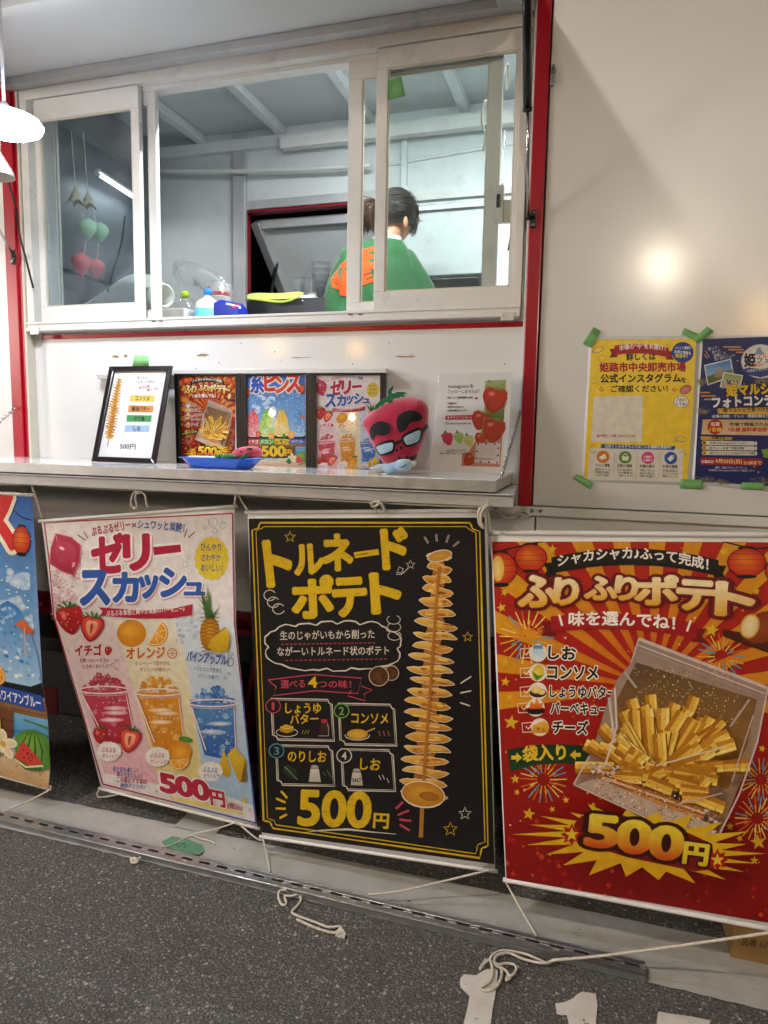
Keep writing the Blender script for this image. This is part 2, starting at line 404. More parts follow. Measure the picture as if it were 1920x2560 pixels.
    def build(s, parent, m='print_cloth', keep=None):
        lev = []
        for i, sh in enumerate(s.sh):
            b = sh[4]; l = 1
            if sh[5]: lev.append(lev[-1] + .05); continue
            for j in range(i):
                q = s.sh[j][4]
                if q[0] < b[2] and q[2] > b[0] and q[1] < b[3] and q[3] > b[1] and lev[j] >= l: l = lev[j] + 1
            lev.append(l)
        out = []
        for grp in sorted(set(sh[0] for sh in s.sh)):
            name = {'art': 'printed_artwork', 'rim': 'letter_outlines', 'small': 'small_print'}.get(grp, 'lettering')
            bm = bmesh.new(); cl = bm.verts.layers.float_color.new('Col'); used = False
            for (g, pv, fs, cols, b, same_), l in zip(s.sh, lev):
                if g != grp: continue
                used = True
                bv = []
                for p, c in zip(pv, cols):
                    v = bm.verts.new((p[0], p[1], l)); v[cl] = c; bv.append(v)
                for f in fs:
                    try: bm.faces.new([bv[i] for i in f])
                    except ValueError: pass
            if not used: bm.free(); continue
            if keep:                             # cut off what runs past the printed edge (half planes in photo coordinates)
                for co, no in keep:
                    bmesh.ops.bisect_plane(bm, geom=bm.verts[:] + bm.edges[:] + bm.faces[:], plane_co=(co[0], co[1], 0), plane_no=(no[0], no[1], 0), clear_outer=True)
            if s.step:
                xs = [v.co.x for v in bm.verts]; ys = [v.co.y for v in bm.verts]
                for ax, a, b in ((0, min(xs), max(xs)), (1, min(ys), max(ys))):
                    k = math.floor(a / s.step) + 1
                    while k * s.step < b:
                        co = (k * s.step, 0, 0) if ax == 0 else (0, k * s.step, 0)
                        bmesh.ops.bisect_plane(bm, geom=bm.verts[:] + bm.edges[:] + bm.faces[:], plane_co=co, plane_no=(1, 0, 0) if ax == 0 else (0, 1, 0))
                        k += 1
            miss = []
            for v in bm.verts:
                q = s.surf(v.co.x, v.co.y, v.co.z * s.dz)
                if q is None: miss.append(v)
                else: v.co = q
            if miss: bmesh.ops.delete(bm, geom=miss, context='VERTS')
            me = bpy.data.meshes.new(name); bm.to_mesh(me); bm.free()
            o = bpy.data.objects.new(name, me); COL.objects.link(o); me.materials.append(MATS[m]); attach(o, parent); out.append(o)
            if name in ('small_print', 'letter_outlines', 'printed_artwork'): o['kind'] = 'stuff'
        return out

def affine(ox, oy, k): return lambda x, y: (ox + x * k, oy + y * k)
def homog(src, dst):              # 4 points to 4 points
    import numpy as np
    A = []; B = []
    for (x, y), (X, Y) in zip(src, dst):
        A.append([x, y, 1, 0, 0, 0, -X * x, -X * y]); B.append(X)
        A.append([0, 0, 0, x, y, 1, -Y * x, -Y * y]); B.append(Y)
    h = np.linalg.solve(np.array(A, float), np.array(B, float))
    def f(x, y):
        w = h[6] * x + h[7] * y + 1
        return ((h[0] * x + h[1] * y + h[2]) / w, (h[3] * x + h[4] * y + h[5]) / w)
    return f
def compose(f, g): return lambda x, y: g(*f(x, y))

# ---- pieces of pictures used on several posters
def strawberry(A, x, y, r, rot=0, cut=False):
    c, s_ = math.cos(math.radians(rot)), math.sin(math.radians(rot))
    T = lambda p: (x + (p[0] * c - p[1] * s_) * r, y + (p[0] * s_ + p[1] * c) * r)
    prof = [(0, -.85), (.5, -.95), (.85, -.7), (.9, -.25), (.7, .3), (.4, .75), (.08, 1.02), (-.12, 1.0), (-.45, .72), (-.72, .28), (-.9, -.25), (-.82, -.72), (-.45, -.95)]
    A.poly([T(p) for p in prof], '#c3202b', '#9c0f1e')
    if cut:
        A.poly([T((p[0] * .82, p[1] * .84)) for p in prof], '#e0563f', '#d8402f')
        A.poly([T((p[0] * .5, p[1] * .62)) for p in prof], '#f4b58e', '#ef8f6c')
        A.poly([T((p[0] * .13, p[1] * .42)) for p in prof], '#c33a32')
    else:
        for _ in range(16):
            a, q = random.uniform(-.6, .6), random.uniform(-.6, .7)
            if abs(a) < .75 - max(q, 0) * .8:
                p = T((a, q)); A.ell(p[0], p[1], r * .035, r * .06, '#e9b05a', n=6)
        A.ell(*T((-.35, -.35)), r * .2, r * .34, '#e04a48', '#f08a80', rot=rot, n=10)
    for k in range(6):
        a = -170 + k * 34
        p1 = (.75 * math.cos(math.radians(a)), -.85 + .55 * math.sin(math.radians(a)) * .9)
        A.poly([T((-.1 + .04 * k, -.78)), T((p1[0] - .1, p1[1] * .9)), T(p1), T((p1[0] * .6 + .15, -.8))], '#3f7a2c', '#2a5a20')
def orange_slice(A, x, y, r, a0=0, a1=360, rot=0):
    A.ell(x, y, r, r, '#e08a12', rot=rot, a0=a0, a1=a1); A.ell(x, y, r * .92, r * .92, '#f6dfa6', rot=rot, a0=a0, a1=a1); A.ell(x, y, r * .84, r * .84, '#f09a1e', '#f7b948', rot=rot, a0=a0, a1=a1)
    n = max(2, int((a1 - a0) / 40))
    for k in range(n + 1):
        a = math.radians(rot + a0 + (a1 - a0) * k / n); A.line([(x, y), (x + r * .84 * math.cos(a), y + r * .84 * math.sin(a))], r * .05, '#f8dfa8')
def cup(A, x0, x1, y0, y1, c_top, c_mid, c_bot, c_dark, lean=0.):
    """clear cup of drink: rim between x0 and x1 at y0, narrower base at y1; lean shifts the base"""
    w = x1 - x0; bx0, bx1 = x0 + w * .16 + lean, x1 - w * .16 + lean
    A.poly([(x0 + w * .03, y0), (x1 - w * .03, y0), (bx1, y1), ((bx0 + bx1) / 2, y1 + w * .07), (bx0, y1)], c_top, c_bot)
    for _ in range(26):                          # cubes and bubbles in the drink
        t = random.random(); xx = x0 + (bx0 - x0) * t + random.uniform(.12, .88) * (w - (w * .32) * t); yy = y0 + (y1 - y0) * t
        r = w * random.uniform(.03, .1); a = random.uniform(0, 90)
        A.ell(xx, yy, r, r * .8, random.choice([c_dark, c_mid, c_bot]), random.choice([c_mid, c_top]), rot=a, n=5)
    for _ in range(26):
        t = random.random(); xx = x0 + (bx0 - x0) * t + random.uniform(.1, .9) * (w - (w * .32) * t); yy = y0 + (y1 - y0) * t
        A.ell(xx, yy, w * .012, w * .012, '#fbe9ea', n=5)
    for _ in range(3):
        t = random.uniform(.3, .6); A.ell((x0 + x1) / 2 + lean * t + random.uniform(-.15, .15) * w, y0 + (y1 - y0) * t, w * .26, w * .05, c_mid, '#f3dfe0', n=10)
    cx = (x0 + x1) / 2
    for _ in range(40):                          # heap of jelly
        a = random.uniform(-.5, .5); hh = (1 - (2 * a) ** 2) * w * .34 * random.uniform(.1, 1.)
        r = w * random.uniform(.045, .09); xx = cx + a * w * .86; yy = y0 - hh
        k = random.choice([c_top, c_mid, c_dark, c_bot]); q = random.uniform(0, 90)
        A.ell(xx, yy, r, r * .9, k, random.choice([c_top, c_mid]), rot=q, n=4)
    A.ring(cx, y0, w * .5, w * .075, w * .03, '#eedede', n=24); A.ring(cx, y0 + w * .05, w * .48, w * .07, w * .012, '#d8c4c8', n=24, a0=0, a1=180)
    A.line([(x0 + w * .06, y0 + w * .1), (bx0 + w * .03, y1 - w * .1)], w * .025, '#f2d9dc'); A.line([(x1 - w * .05, y0 + w * .1), (bx1 - w * .02, y1 - w * .1)], w * .02, '#efd2d6')
def pineapple(A, x, y, w, h, leaf=1.):
    A.ell(x, y, w, h, '#b8791a', '#dba22e', n=22)
    for k in range(-5, 6):
        A.line([(x - w * .9, y + k * h * .22 - h * .1), (x + w * .9, y + k * h * .22 + h * .16)], w * .05, '#7c4d12')
        A.line([(x - w * .9, y + k * h * .22 + h * .16), (x + w * .9, y + k * h * .22 - h * .1)], w * .05, '#8a5714')
    for k in range(15):
        a = math.radians(random.uniform(-150, -30)); q = h * random.uniform(.8, 1.7) * leaf
        bx, by = x + random.uniform(-.35, .35) * w, y - h * .92
        tx, ty = bx + q * math.cos(a) * .6, by + q * math.sin(a)
        A.poly([(bx - w * .16, by), (tx, ty), (bx + w * .16, by)], random.choice(['#4f7a35', '#2f5a28', '#6f9448']), '#2c5226')
def seal(A, x, y, r, col, n=16, k=.06, ry=None):
    pts = []
    for i in range(n * 6):
        a = 2 * PI * i / (n * 6); q = 1 + k * math.cos(n * a); pts.append((x + r * q * math.cos(a), y + (ry or r) * q * math.sin(a)))
    A.poly(pts, col)
def ribbon(A, x0, y0, x1, y1, h, col, arch=0., tail=0., tcol=None, n=10):
    up = []; dn = []
    for i in range(n + 1):
        u = i / n; X = x0 + (x1 - x0) * u; Y = y0 + (y1 - y0) * u - arch * 4 * u * (1 - u); up.append((X, Y)); dn.append((X, Y + h))
    if tail:
        for s_, (X, Y) in ((-1, up[0]), (1, up[-1])):
            A.poly([(X - s_ * h * .3, Y + h * .3), (X + s_ * tail, Y + h * .35), (X + s_ * tail * .55, Y + h * .8), (X + s_ * tail, Y + h * 1.25), (X - s_ * h * .3, Y + h * 1.2)], tcol or col)
    A.poly(up + dn[::-1], col)
def firework(A, x, y, r, cols, n=22):
    for ring_, k in ((1., n), (.62, n * 2 // 3)):
        for i in range(k):
            a = 2 * PI * i / k + random.uniform(-.05, .05); c = random.choice(cols)
            A.line([(x + r * ring_ * .45 * math.cos(a), y + r * ring_ * .45 * math.sin(a)), (x + r * ring_ * math.cos(a), y + r * ring_ * math.sin(a))], r * .05, c)
def lantern(A, x, y, rx, ry, col='#c01a12', glow='#e07a20', rot=0):
    A.ell(x, y - ry * 1.02, rx * .5, ry * .14, '#1d1410', rot=rot, n=10); A.ell(x, y + ry * 1.0, rx * .55, ry * .16, '#1d1410', rot=rot, n=10)
    A.ell(x, y, rx * 1.06, ry * 1.04, '#2a0c08', rot=rot); A.ell(x, y, rx, ry, col, glow, rot=rot, off=(-rx * .2, -ry * .2))
    for k in (-.6, -.2, .2, .6): A.line([(x - rx * math.sqrt(1 - k * k), y + k * ry), (x + rx * math.sqrt(1 - k * k), y + k * ry)], ry * .03, '#8d120c')
    A.ell(x, y + ry * 1.0, rx * .5, ry * .13, '#17110f', rot=rot, n=10)
def spiral_potato(A, axis, wid, n, stick, edge=True, tilt=.12):
    """fried potato spiral on a stick: axis (x0,y0)-(x1,y1), half widths interpolated from wid"""
    (x0, y0), (x1, y1) = axis
    A.line([(x1, y1), stick], wid[-1] * .17, '#b27a35')
    lf = []; rt = []
    for i in range(n * 2 + 1):
        t = i / (n * 2); q = t * (len(wid) - 1); a = int(min(q, len(wid) - 2)); w = (wid[a] + (wid[a + 1] - wid[a]) * (q - a)) * random.uniform(.30, .48)
        x = x0 + (x1 - x0) * t; y = y0 + (y1 - y0) * t; lf.append((x - w, y)); rt.append((x + w, y))
    A.poly(lf + rt[::-1], '#b8741f', '#a8641c')
    for i in range(n):
        t = i / (n - 1); x = x0 + (x1 - x0) * t; y = y0 + (y1 - y0) * t
        q = t * (len(wid) - 1); a = int(min(q, len(wid) - 2)); w = wid[a] + (wid[a + 1] - wid[a]) * (q - a)
        w *= random.uniform(.9, 1.06); th = (y1 - y0) / n * random.uniform(.54, .74); sx = random.uniform(-.08, .08) * w
        wave = random.uniform(-.35, .35) * th; pts = []; m = 12; tl = tilt * random.uniform(.5, 1.6)
        for k in range(m + 1):
            u = -1 + 2 * k / m; pts.append((x + sx + u * w, y + u * w * tl - th * .55 * (1 - abs(u) ** 5) * random.uniform(.8, 1.1) + wave * math.sin(u * 3)))
        for k in range(m, -1, -1):
            u = -1 + 2 * k / m; pts.append((x + sx + u * w, y + u * w * tl + th * .55 * (1 - abs(u) ** 4) * random.uniform(.8, 1.15) + wave * math.sin(u * 3)))
        if edge: A.line(pts, wid[0] * .1, '#e8dcc4', closed=True)
        A.poly(pts, random.choice(['#f0bd50', '#eab444', '#f2c660']), random.choice(['#c07a24', '#cc862c', '#b46e20']))
        for _ in range(4): A.ell(x + sx + w * random.uniform(-.6, .6), y + random.uniform(-.15, .3) * th, w * random.uniform(.1, .3), th * random.uniform(.1, .22), random.choice(['#c98428', '#b06a1c', '#edc468', '#8f5216', '#e8b850']), n=7, rot=math.degrees(math.atan(tl)))
    A.line([(x0 + (x1 - x0) * .05, y0 + (y1 - y0) * .05), (x1, y1)], wid[-1] * .12, '#b9752a')
# ------------------------------------------------------------------ ground
def asphalt():
    m = bpy.data.materials.new('asphalt'); m.use_nodes = True; MATS['asphalt'] = m
    nt = m.node_tree; b = nt.nodes['Principled BSDF']; L = nt.links
    tc = nt.nodes.new('ShaderNodeTexCoord')
    def vor(sc):
        v = nt.nodes.new('ShaderNodeTexVoronoi'); v.inputs['Scale'].default_value = sc; v.inputs['Randomness'].default_value = 1; L.new(tc.outputs['Object'], v.inputs['Vector']); return v
    def nz(sc, d=6, r=.65):
        n = nt.nodes.new('ShaderNodeTexNoise'); n.inputs['Scale'].default_value = sc; n.inputs['Detail'].default_value = d; n.inputs['Roughness'].default_value = r; L.new(tc.outputs['Object'], n.inputs['Vector']); return n
    def mr(src, a, b_, c, d):
        k = nt.nodes.new('ShaderNodeMapRange'); k.inputs[1].default_value = a; k.inputs[2].default_value = b_; k.inputs[3].default_value = c; k.inputs[4].default_value = d; L.new(src, k.inputs[0]); return k.outputs[0]
    def mix(f, a, b_):
        k = nt.nodes.new('ShaderNodeMix'); k.data_type = 'RGBA'; L.new(f, k.inputs['Factor'])
        for s_, i in ((a, 'A'), (b_, 'B')):
            if isinstance(s_, tuple): k.inputs[i].default_value = s_
            else: L.new(s_, k.inputs[i])
        return k.outputs['Result']
    def mul(a, b_):
        k = nt.nodes.new('ShaderNodeMath'); k.operation = 'MULTIPLY'; L.new(a, k.inputs[0]); L.new(b_, k.inputs[1]); return k.outputs[0]
    base = mix(mr(nz(1.4).outputs[0], .3, .7, 0, 1), (.085, .083, .080, 1), (.12, .118, .112, 1))
    base = mix(mr(nz(170, 4).outputs[0], .45, .62, 0, 1), base, (.20, .195, .185, 1))
    base = mix(mr(nz(260, 3).outputs[0], .52, .62, 0, .8), base, (.035, .035, .035, 1))
    base = mix(mr(nz(2.6, 8, .75).outputs[0], .52, .72, 0, .55), base, (.045, .044, .043, 1))      # old stains
    base = mix(mr(nz(9, 5, .6).outputs[0], .6, .75, 0, .35), base, (.16, .155, .145, 1))
    # pale chips of stone: random cells of two sizes
    for sc, th, col, sz in ((180, .60, (.30, .29, .26, 1), .40), (110, .70, (.40, .38, .33, 1), .34), (70, .90, (.52, .50, .45, 1), .26)):
        v = vor(sc); sp = nt.nodes.new('ShaderNodeSeparateColor'); L.new(v.outputs['Color'], sp.inputs[0])
        pick = mr(sp.outputs[0], th, th + .02, 0, 1); rad = mr(v.outputs['Distance'], sz, sz + .1, 1, 0)
        tone = mix(sp.outputs[1], col, (col[0] * .5, col[1] * .47, col[2] * .42, 1))
        base = mix(mul(pick, rad), base, tone)
    L.new(base, b.inputs['Base Color']); b.inputs['Roughness'].default_value = .75; b.inputs['Specular IOR Level'].default_value = .3
    v = vor(130); h = nt.nodes.new('ShaderNodeMath'); h.operation = 'ADD'; L.new(v.outputs['Distance'], h.inputs[0]); L.new(nz(320, 3).outputs[0], h.inputs[1])
    bp = nt.nodes.new('ShaderNodeBump'); bp.inputs['Strength'].default_value = 1.; bp.inputs['Distance'].default_value = .006
    L.new(h.outputs[0], bp.inputs['Height']); L.new(bp.outputs[0], b.inputs['Normal'])
asphalt()
struct(MB().add([(-60, -60, 0), (60, -60, 0), (60, 60, 0), (-60, 60, 0)], [(0, 1, 2, 3)]).build('ground', 'asphalt'))

def worn_paint(name, col, wear):
    m = bpy.data.materials.new(name); m.use_nodes = True; MATS[name] = m
    nt = m.node_tree; b = nt.nodes['Principled BSDF']; L = nt.links; tc = nt.nodes.new('ShaderNodeTexCoord')
    def nz(sc, d, r=.7):
        n = nt.nodes.new('ShaderNodeTexNoise'); n.inputs['Scale'].default_value = sc; n.inputs['Detail'].default_value = d; n.inputs['Roughness'].default_value = r; L.new(tc.outputs['Object'], n.inputs['Vector']); return n
    n = nz(9, 8); k = nt.nodes.new('ShaderNodeValToRGB'); k.color_ramp.elements[0].position = .3; k.color_ramp.elements[1].position = .75
    k.color_ramp.elements[0].color = (col[0] * .72, col[1] * .70, col[2] * .66, 1); k.color_ramp.elements[1].color = (*col, 1); L.new(n.outputs[0], k.inputs[0])
    L.new(k.outputs[0], b.inputs['Base Color']); b.inputs['Roughness'].default_value = .6
    n2 = nz(38, 6, .8); mr = nt.nodes.new('ShaderNodeMapRange'); mr.inputs[1].default_value = wear; mr.inputs[2].default_value = wear + .03; L.new(n2.outputs[0], mr.inputs[0]); L.new(mr.outputs[0], b.inputs['Alpha'])
    n3 = nz(260, 3); bp = nt.nodes.new('ShaderNodeBump'); bp.inputs['Strength'].default_value = .35; bp.inputs['Distance'].default_value = .002; L.new(n3.outputs[0], bp.inputs['Height']); L.new(bp.outputs[0], b.inputs['Normal'])
worn_paint('road_paint', (.48, .47, .44), .32)
worn_paint('digit_paint', (.74, .73, .69), .35)

def ragged(pts, step=.03, amp=.002):
    out = []
    for i, p in enumerate(pts):
        q = pts[(i + 1) % len(pts)]; n = max(1, int((q - p).length / step))
        for k in range(n):
            t = p.lerp(q, k / n); out.append(t + Vector((random.uniform(-amp, amp), random.uniform(-amp, amp), 0)))
    return out
def road_mark(name, pts, m, z, label):
    mb = MB(); pts = ragged([Vector((p[0], p[1], z)) for p in pts]); tri = geometry.tessellate_polygon([pts]); mb.add(pts, [tuple(t) for t in tri])
    o = mb.build(name, m); return struct(o)
road_mark('painted_bay_line', [(-4.5, -.215), (3, -.235), (3, -.47), (1.2, -.465), (-4.5, -.385)], 'road_paint', .004, '')
a, b, c, d = G(434, 2072), G(480, 2030), G(596, 2062), G(538, 2091)
dr = (b - a); dr.normalize()
road_mark('painted_bay_divider', [(a.x, a.y), (a.x + dr.x * 2.2, a.y + dr.y * 2.2), (d.x + dr.x * 2.2, d.y + dr.y * 2.2), (d.x, d.y)], 'road_paint', .008, '')
# stencilled bay number in front of the line, only its top in view
def K5(x, y): return G(900 + x * .61483, 2000 + y * .61483)
one = [(548, 690), (560, 700), (556, 760), (538, 850), (500, 911 + 210), (385, 911 + 210), (420, 911), (437, 850), (448, 805), (410, 770), (403, 735), (425, 715), (470, 720), (510, 695)]
road_mark('painted_bay_digit', [K5(*p) for p in one], 'digit_paint', .004, '')
one2 = [(880, 795), (905, 787), (960, 795), (966, 840), (962, 911), (940, 911 + 230), (835, 911 + 230), (850, 911), (838, 882), (800, 878), (795, 835), (830, 830), (862, 815)]
road_mark('painted_bay_digit', [K5(*p) for p in one2], 'digit_paint', .004, '')
road_mark('painted_bay_digit', [K5(1212, 865), K5(1345, 885), K5(1420, 900), K5(1420, 1000), K5(1330, 985), K5(1320, 1150), K5(1205, 1150), K5(1210, 911)], 'digit_paint', .004, '')

# ------------------------------------------------------------------ food truck
TL = Vector((-0.9, .6, 0))
truck = thing('food_truck', 'white food truck trailer with red trim, sliding serving window and raised hatch', 'food truck', TL)
XL, XR = W(60, 700).x, W(1340, 700).x       # recess between the red posts
ZT = 2.60                                    # hinge line of the hatch
ZS = 1.232                                   # counter top
P = .035                                     # depth of the recess
def TP(name, mb, m, bevel=0., parent=None): return mb.build(name, m, parent or truck, bevel)
# outer skin right of the opening
xr_a = W(1373, 13).x + .012
TP('side_panel', MB().box(xr_a, 2.6, .0, .05, 1.135, 3.0), 'panel_white', .003)
TP('side_panel', MB().box(xr_a + .012, 2.6, .004, .05, .83, 1.131), 'panel_white', .003)
TP('side_panel', MB().box(-2.1, xr_a + .008, .004, .05, .83, 1.131), 'panel_white', .003)
xl_a = W(25, 700).x - .008
TP('side_panel', MB().box(-5.5, xl_a, .0, .05, .83, 3.0), 'panel_white', .003)
TP('side_panel', MB().box(xl_a, -2.104, .004, .05, .83, 1.131), 'panel_white', .003)
TP('upper_panel', MB().box(xl_a, xr_a, .0, .05, 2.70, 3.0), 'panel_white', .003)
# moulding low on the right panel
led = TP('ledge_moulding', MB().box(xr_a - .02, 2.6, -.022, .0, 1.105, 1.133), 'frame_white', .004)
for px_ in (1330, 1351):
    c = W(px_, 1271, .022); MB().lathe((c.x, -.022, 1.121), [(.0055, 0), (.0055, .002), (.003, .0032)], 10, (0, -1, 0)).build('screw', 'steel', led)
# red posts and bars round the opening
rp = W(1373, 13).x
TP('red_post', MB().box(rp - .032, rp + .008, -.012, .05, 1.135, 2.70), 'red_paint', .003)
lp0, lp1 = W(25, 700).x, W(60, 700).x
TP('red_post', MB().box(lp0 - .006, lp0 + .045, -.012, .03, 1.135, 2.70), 'red_paint', .003)
TP('red_post_return', MB().box(lp0 + .045, lp0 + .066, -.004, .03, 1.135, 2.70), 'red_paint', .002)
TP('red_top_bar', MB().box(lp0 + .066, rp - .032, -.012, .03, 2.63, 2.70), 'red_paint', .003)
# recessed wall with the window hole
wl, wr = W(70, 500, -P).x, W(1312, 500, -P).x
wb_, wt_ = W(700, 800, -P).z, W(700, 125, -P).z
XA, XB = lp0 + .066, rp - .032
TP('recess_wall', MB().box(XA, XB, P, P + .03, 1.10, wb_ + .004), 'panel_plain', .002)
TP('recess_wall', MB().box(XA, wl + .004, P, P + .03, wb_ + .004, 2.70), 'panel_plain', .002)
TP('recess_wall', MB().box(wr - .004, XB, P, P + .03, wb_ + .004, 2.70), 'panel_plain', .002)
TP('recess_wall', MB().box(wl + .004, wr - .004, P, P + .03, wt_ - .004, 2.70), 'panel_plain', .002)
TP('recess_reveal', MB().box(XA - .004, XA + .006, -.006, P, 1.135, 2.66), 'frame_cream', .002)
TP('recess_reveal', MB().box(XB - .006, XB + .003, -.004, P, 1.24, 2.66), 'panel_plain', .002)
# thin red strip under the window
z0, z1 = W(700, 833, -P).z, W(700, 821, -P).z
TP('red_strip', MB().box(XA + .006, XB - .006, P - .004, P, z0, z1), 'red_paint', .0015)
for q in ((76, 845), (330, 848 - 6)): pass
t1 = W(92, 838, -P); TP('repair_tape', MB().box(t1.x - .012, t1.x + .03, P - .008, P - .0042, t1.z - .02, t1.z + .045), 'silver_tape', .001)
# screws along the frame
for (sx, sy) in ((212, 836), (466, 828), (772, 821), (1101, 812), (192, 219), (470, 176), (770, 128), (1120, 76), (1340, 155), (1332, 430), (1318, 690)):
    c = W(sx, sy, -P + .002); MB().lathe((c.x, P, c.z), [(.0055, 0), (.0055, .0025), (.003, .004)], 10, (0, -1, 0)).build('screw', 'steel', truck)
# small marks left by old tape on the wall under the window
for (x, y, w_, h_, m_) in ((290, 892, .035, .012, 'rust_tape'), (315, 890, .02, .014, 'rust_tape'), (507, 888, .05, .012, 'rust_tape'), (1016, 891, .075, .006, 'rust_tape'), (750, 894, .08, .0025, 'black_rubber')):
    c = W(x, y, -P); n = 14; pts = []
    for k in range(n):
        a_ = 2 * PI * k / n; r_ = random.uniform(.6, 1.1); pts.append(Vector((c.x + w_ / 2 * r_ * math.cos(a_), P - .0012, c.z + h_ / 2 * r_ * math.sin(a_) + random.uniform(-.0015, .0015))))
    TP('tape_residue', MB().add(pts, [tuple(range(n))]), m_)
for _ in range(46):
    c = W(random.uniform(120, 1290), random.uniform(850, 925), -P); r_ = random.choice([.0006, .001, .0015])
    if _ < 26: TP('paint_chip', MB().box(c.x - r_, c.x + r_, P - .0008, P - .0002, c.z - r_ * random.uniform(.7, 2.5), c.z + r_), 'black_rubber')

# ---- serving window: outer frame, tracks, four sashes
yf = -.002                                   # face of the window frame
WX0, WX1 = W(82, 700, -.01).x, W(1292, 700, -.01).x
WZ0, WZ1 = W(700, 812, -.01).z, W(700, 172, -.01).z + .05
wf = TP('window_frame', MB().box(WX0 - .02, WX1 + .015, yf, .10, WZ1 - .035, WZ1 + .012), 'frame_white', .002)
MB().box(WX0 - .02, WX0 + .012, yf, .10, WZ0 + .03, WZ1 - .035).build('frame_jamb', 'frame_white', wf, .002)
MB().box(WX1 - .010, WX1 + .015, yf, .10, WZ0 + .03, WZ1 - .035).build('frame_jamb', 'frame_white', wf, .002)
MB().box(WX0 - .02, WX1 + .015, yf - .012, .10, WZ0, WZ0 + .012).build('frame_sill', 'frame_white', wf, .002)
MB().box(WX0 - .02, WX1 + .015, yf - .004, .10, WZ0 + .012, WZ0 + .03).build('track', 'frame_white', wf, .002)
MB().box(WX0 - .02, WX1 + .015, yf - .008, yf - .004, WZ0 + .026, WZ0 + .034).build('track_lip', 'frame_white', wf, .001)
MB().box(WX0 + .012, WX1 - .010, yf + .03, yf + .036, WZ1 - .05, WZ1 - .035).build('track', 'frame_white', wf, .001)
for sx in (385, 403, 877, 902):
    c = W(sx, 792 if sx < 500 else 782, .006); MB().box(c.x - .008, c.x + .006, yf - .0068, yf - .0035, WZ0 + .021, WZ0 + .0235).build('drain_slot', 'black_plastic', wf)
for sx in (90, 1270):
    c = W(sx, 820 if sx < 500 else 800, .01); MB().box(c.x - .02, c.x + .018, yf - .016, yf - .0122, WZ0 - .012, WZ0 + .012).build('frame_bracket', 'aluminium', wf, .001)
def sash(x0, x1, z0, z1, y, ws=.035, wt=.045, wb=.06, wr_=None, th=.022, glass='glass', handle=None):
    o = TP('window_sash', MB().box(x0, x1, y, y + th, z0, z0 + wb), 'frame_white', .002)
    wr_ = wr_ or ws
    MB().box(x0, x1, y, y + th, z1 - wt, z1).build('sash_rail', 'frame_white', o, .002)
    MB().box(x0, x0 + ws, y + .0005, y + th, z0 + wb, z1 - wt).build('sash_stile', 'frame_white', o, .002)
    MB().box(x1 - wr_, x1, y + .0005, y + th, z0 + wb, z1 - wt).build('sash_stile', 'frame_white', o, .002)
    MB().box(x0 + ws, x1 - wr_, y + th * .55, y + th * .55 + .004, z0 + wb, z1 - wt).build('glass_pane', glass, o)
    # glazing bead, a thin groove round the pane
    bd = MB(); e = .005
    bd.box(x0 + ws, x1 - wr_, y + .004, y + th * .5, z0 + wb, z0 + wb + e).box(x0 + ws, x1 - wr_, y + .004, y + th * .5, z1 - wt - e, z1 - wt)
    bd.box(x0 + ws, x0 + ws + e, y + .004, y + th * .5, z0 + wb + e, z1 - wt - e).box(x1 - wr_ - e, x1 - wr_, y + .004, y + th * .5, z0 + wb + e, z1 - wt - e)
    bd.build('glazing_bead', 'frame_cream', o)
    return o
SZ0, SZ1 = WZ0 + .034, WZ1 - .038
# front track: left and right sash; rear track: the two middle ones
lx0, lx1 = W(95, 600).x, W(352, 600).x
s1 = sash(lx0, lx1, SZ0, SZ1, yf + .004, ws=.024, wt=.072, wb=.055, wr_=.030, glass='glass_smudged')
rx0, rx1 = W(935, 600).x, W(1296, 600).x
s2 = sash(rx0, rx1, SZ0, SZ1, yf + .004, ws=.036, wt=.058, wb=.057, wr_=.022)
bx0, bx1 = W(368, 600, -.035).x, W(903, 600, -.035).x
ls1, ls2 = W(150, 500, -.035).x, W(395, 600, -.035).x
s3 = sash(W(121, 600, -.035).x, ls2, SZ0 + .004, SZ1 - .004, yf + .034, ws=.044, wt=.05, wb=.028, wr_=.030)
ms1 = W(868, 600, -.035).x; ms2 = W(1243, 600, -.035).x
s4 = sash(ms1, ms2, SZ0 + .004, SZ1 - .004, yf + .034, ws=.046, wt=.06, wb=.028, wr_=.040)
# latch blocks on the inner sashes
c = W(1247, 510, -.03); lk = MB().box(c.x - .012, c.x + .014, yf + .026, yf + .05, c.z - .055, c.z + .055).build('sash_latch', 'frame_white', s4, .003)
MB().box(c.x + .014, c.x + .036, yf + .030, yf + .05, c.z - .055, c.z + .012).build('sash_latch', 'frame_cream', s4, .003)
MB().box(c.x - .006, c.x + .004, yf + .022, yf + .0255, c.z - .012, c.z + .026).build('latch_catch', 'black_plastic', s4, .001)
c = W(118, 592, -.03); MB().box(c.x - .008, c.x + .014, yf + .027, yf + .04, c.z - .05, c.z + .05).build('sash_latch', 'plastic_white', s3, .003)
for dz_ in (-.016, .016): MB().box(c.x - .003, c.x + .003, yf + .0245, yf + .0268, c.z + dz_ - .003, c.z + dz_ + .003).build('latch_screw', 'black_plastic', s3)
c = W(346, 335, .0); MB().box(lx1 + .0005, lx1 + .0025, yf + .008, yf + .022, c.z - .05, c.z + .04).build('sticker', 'alu_matt', s1)

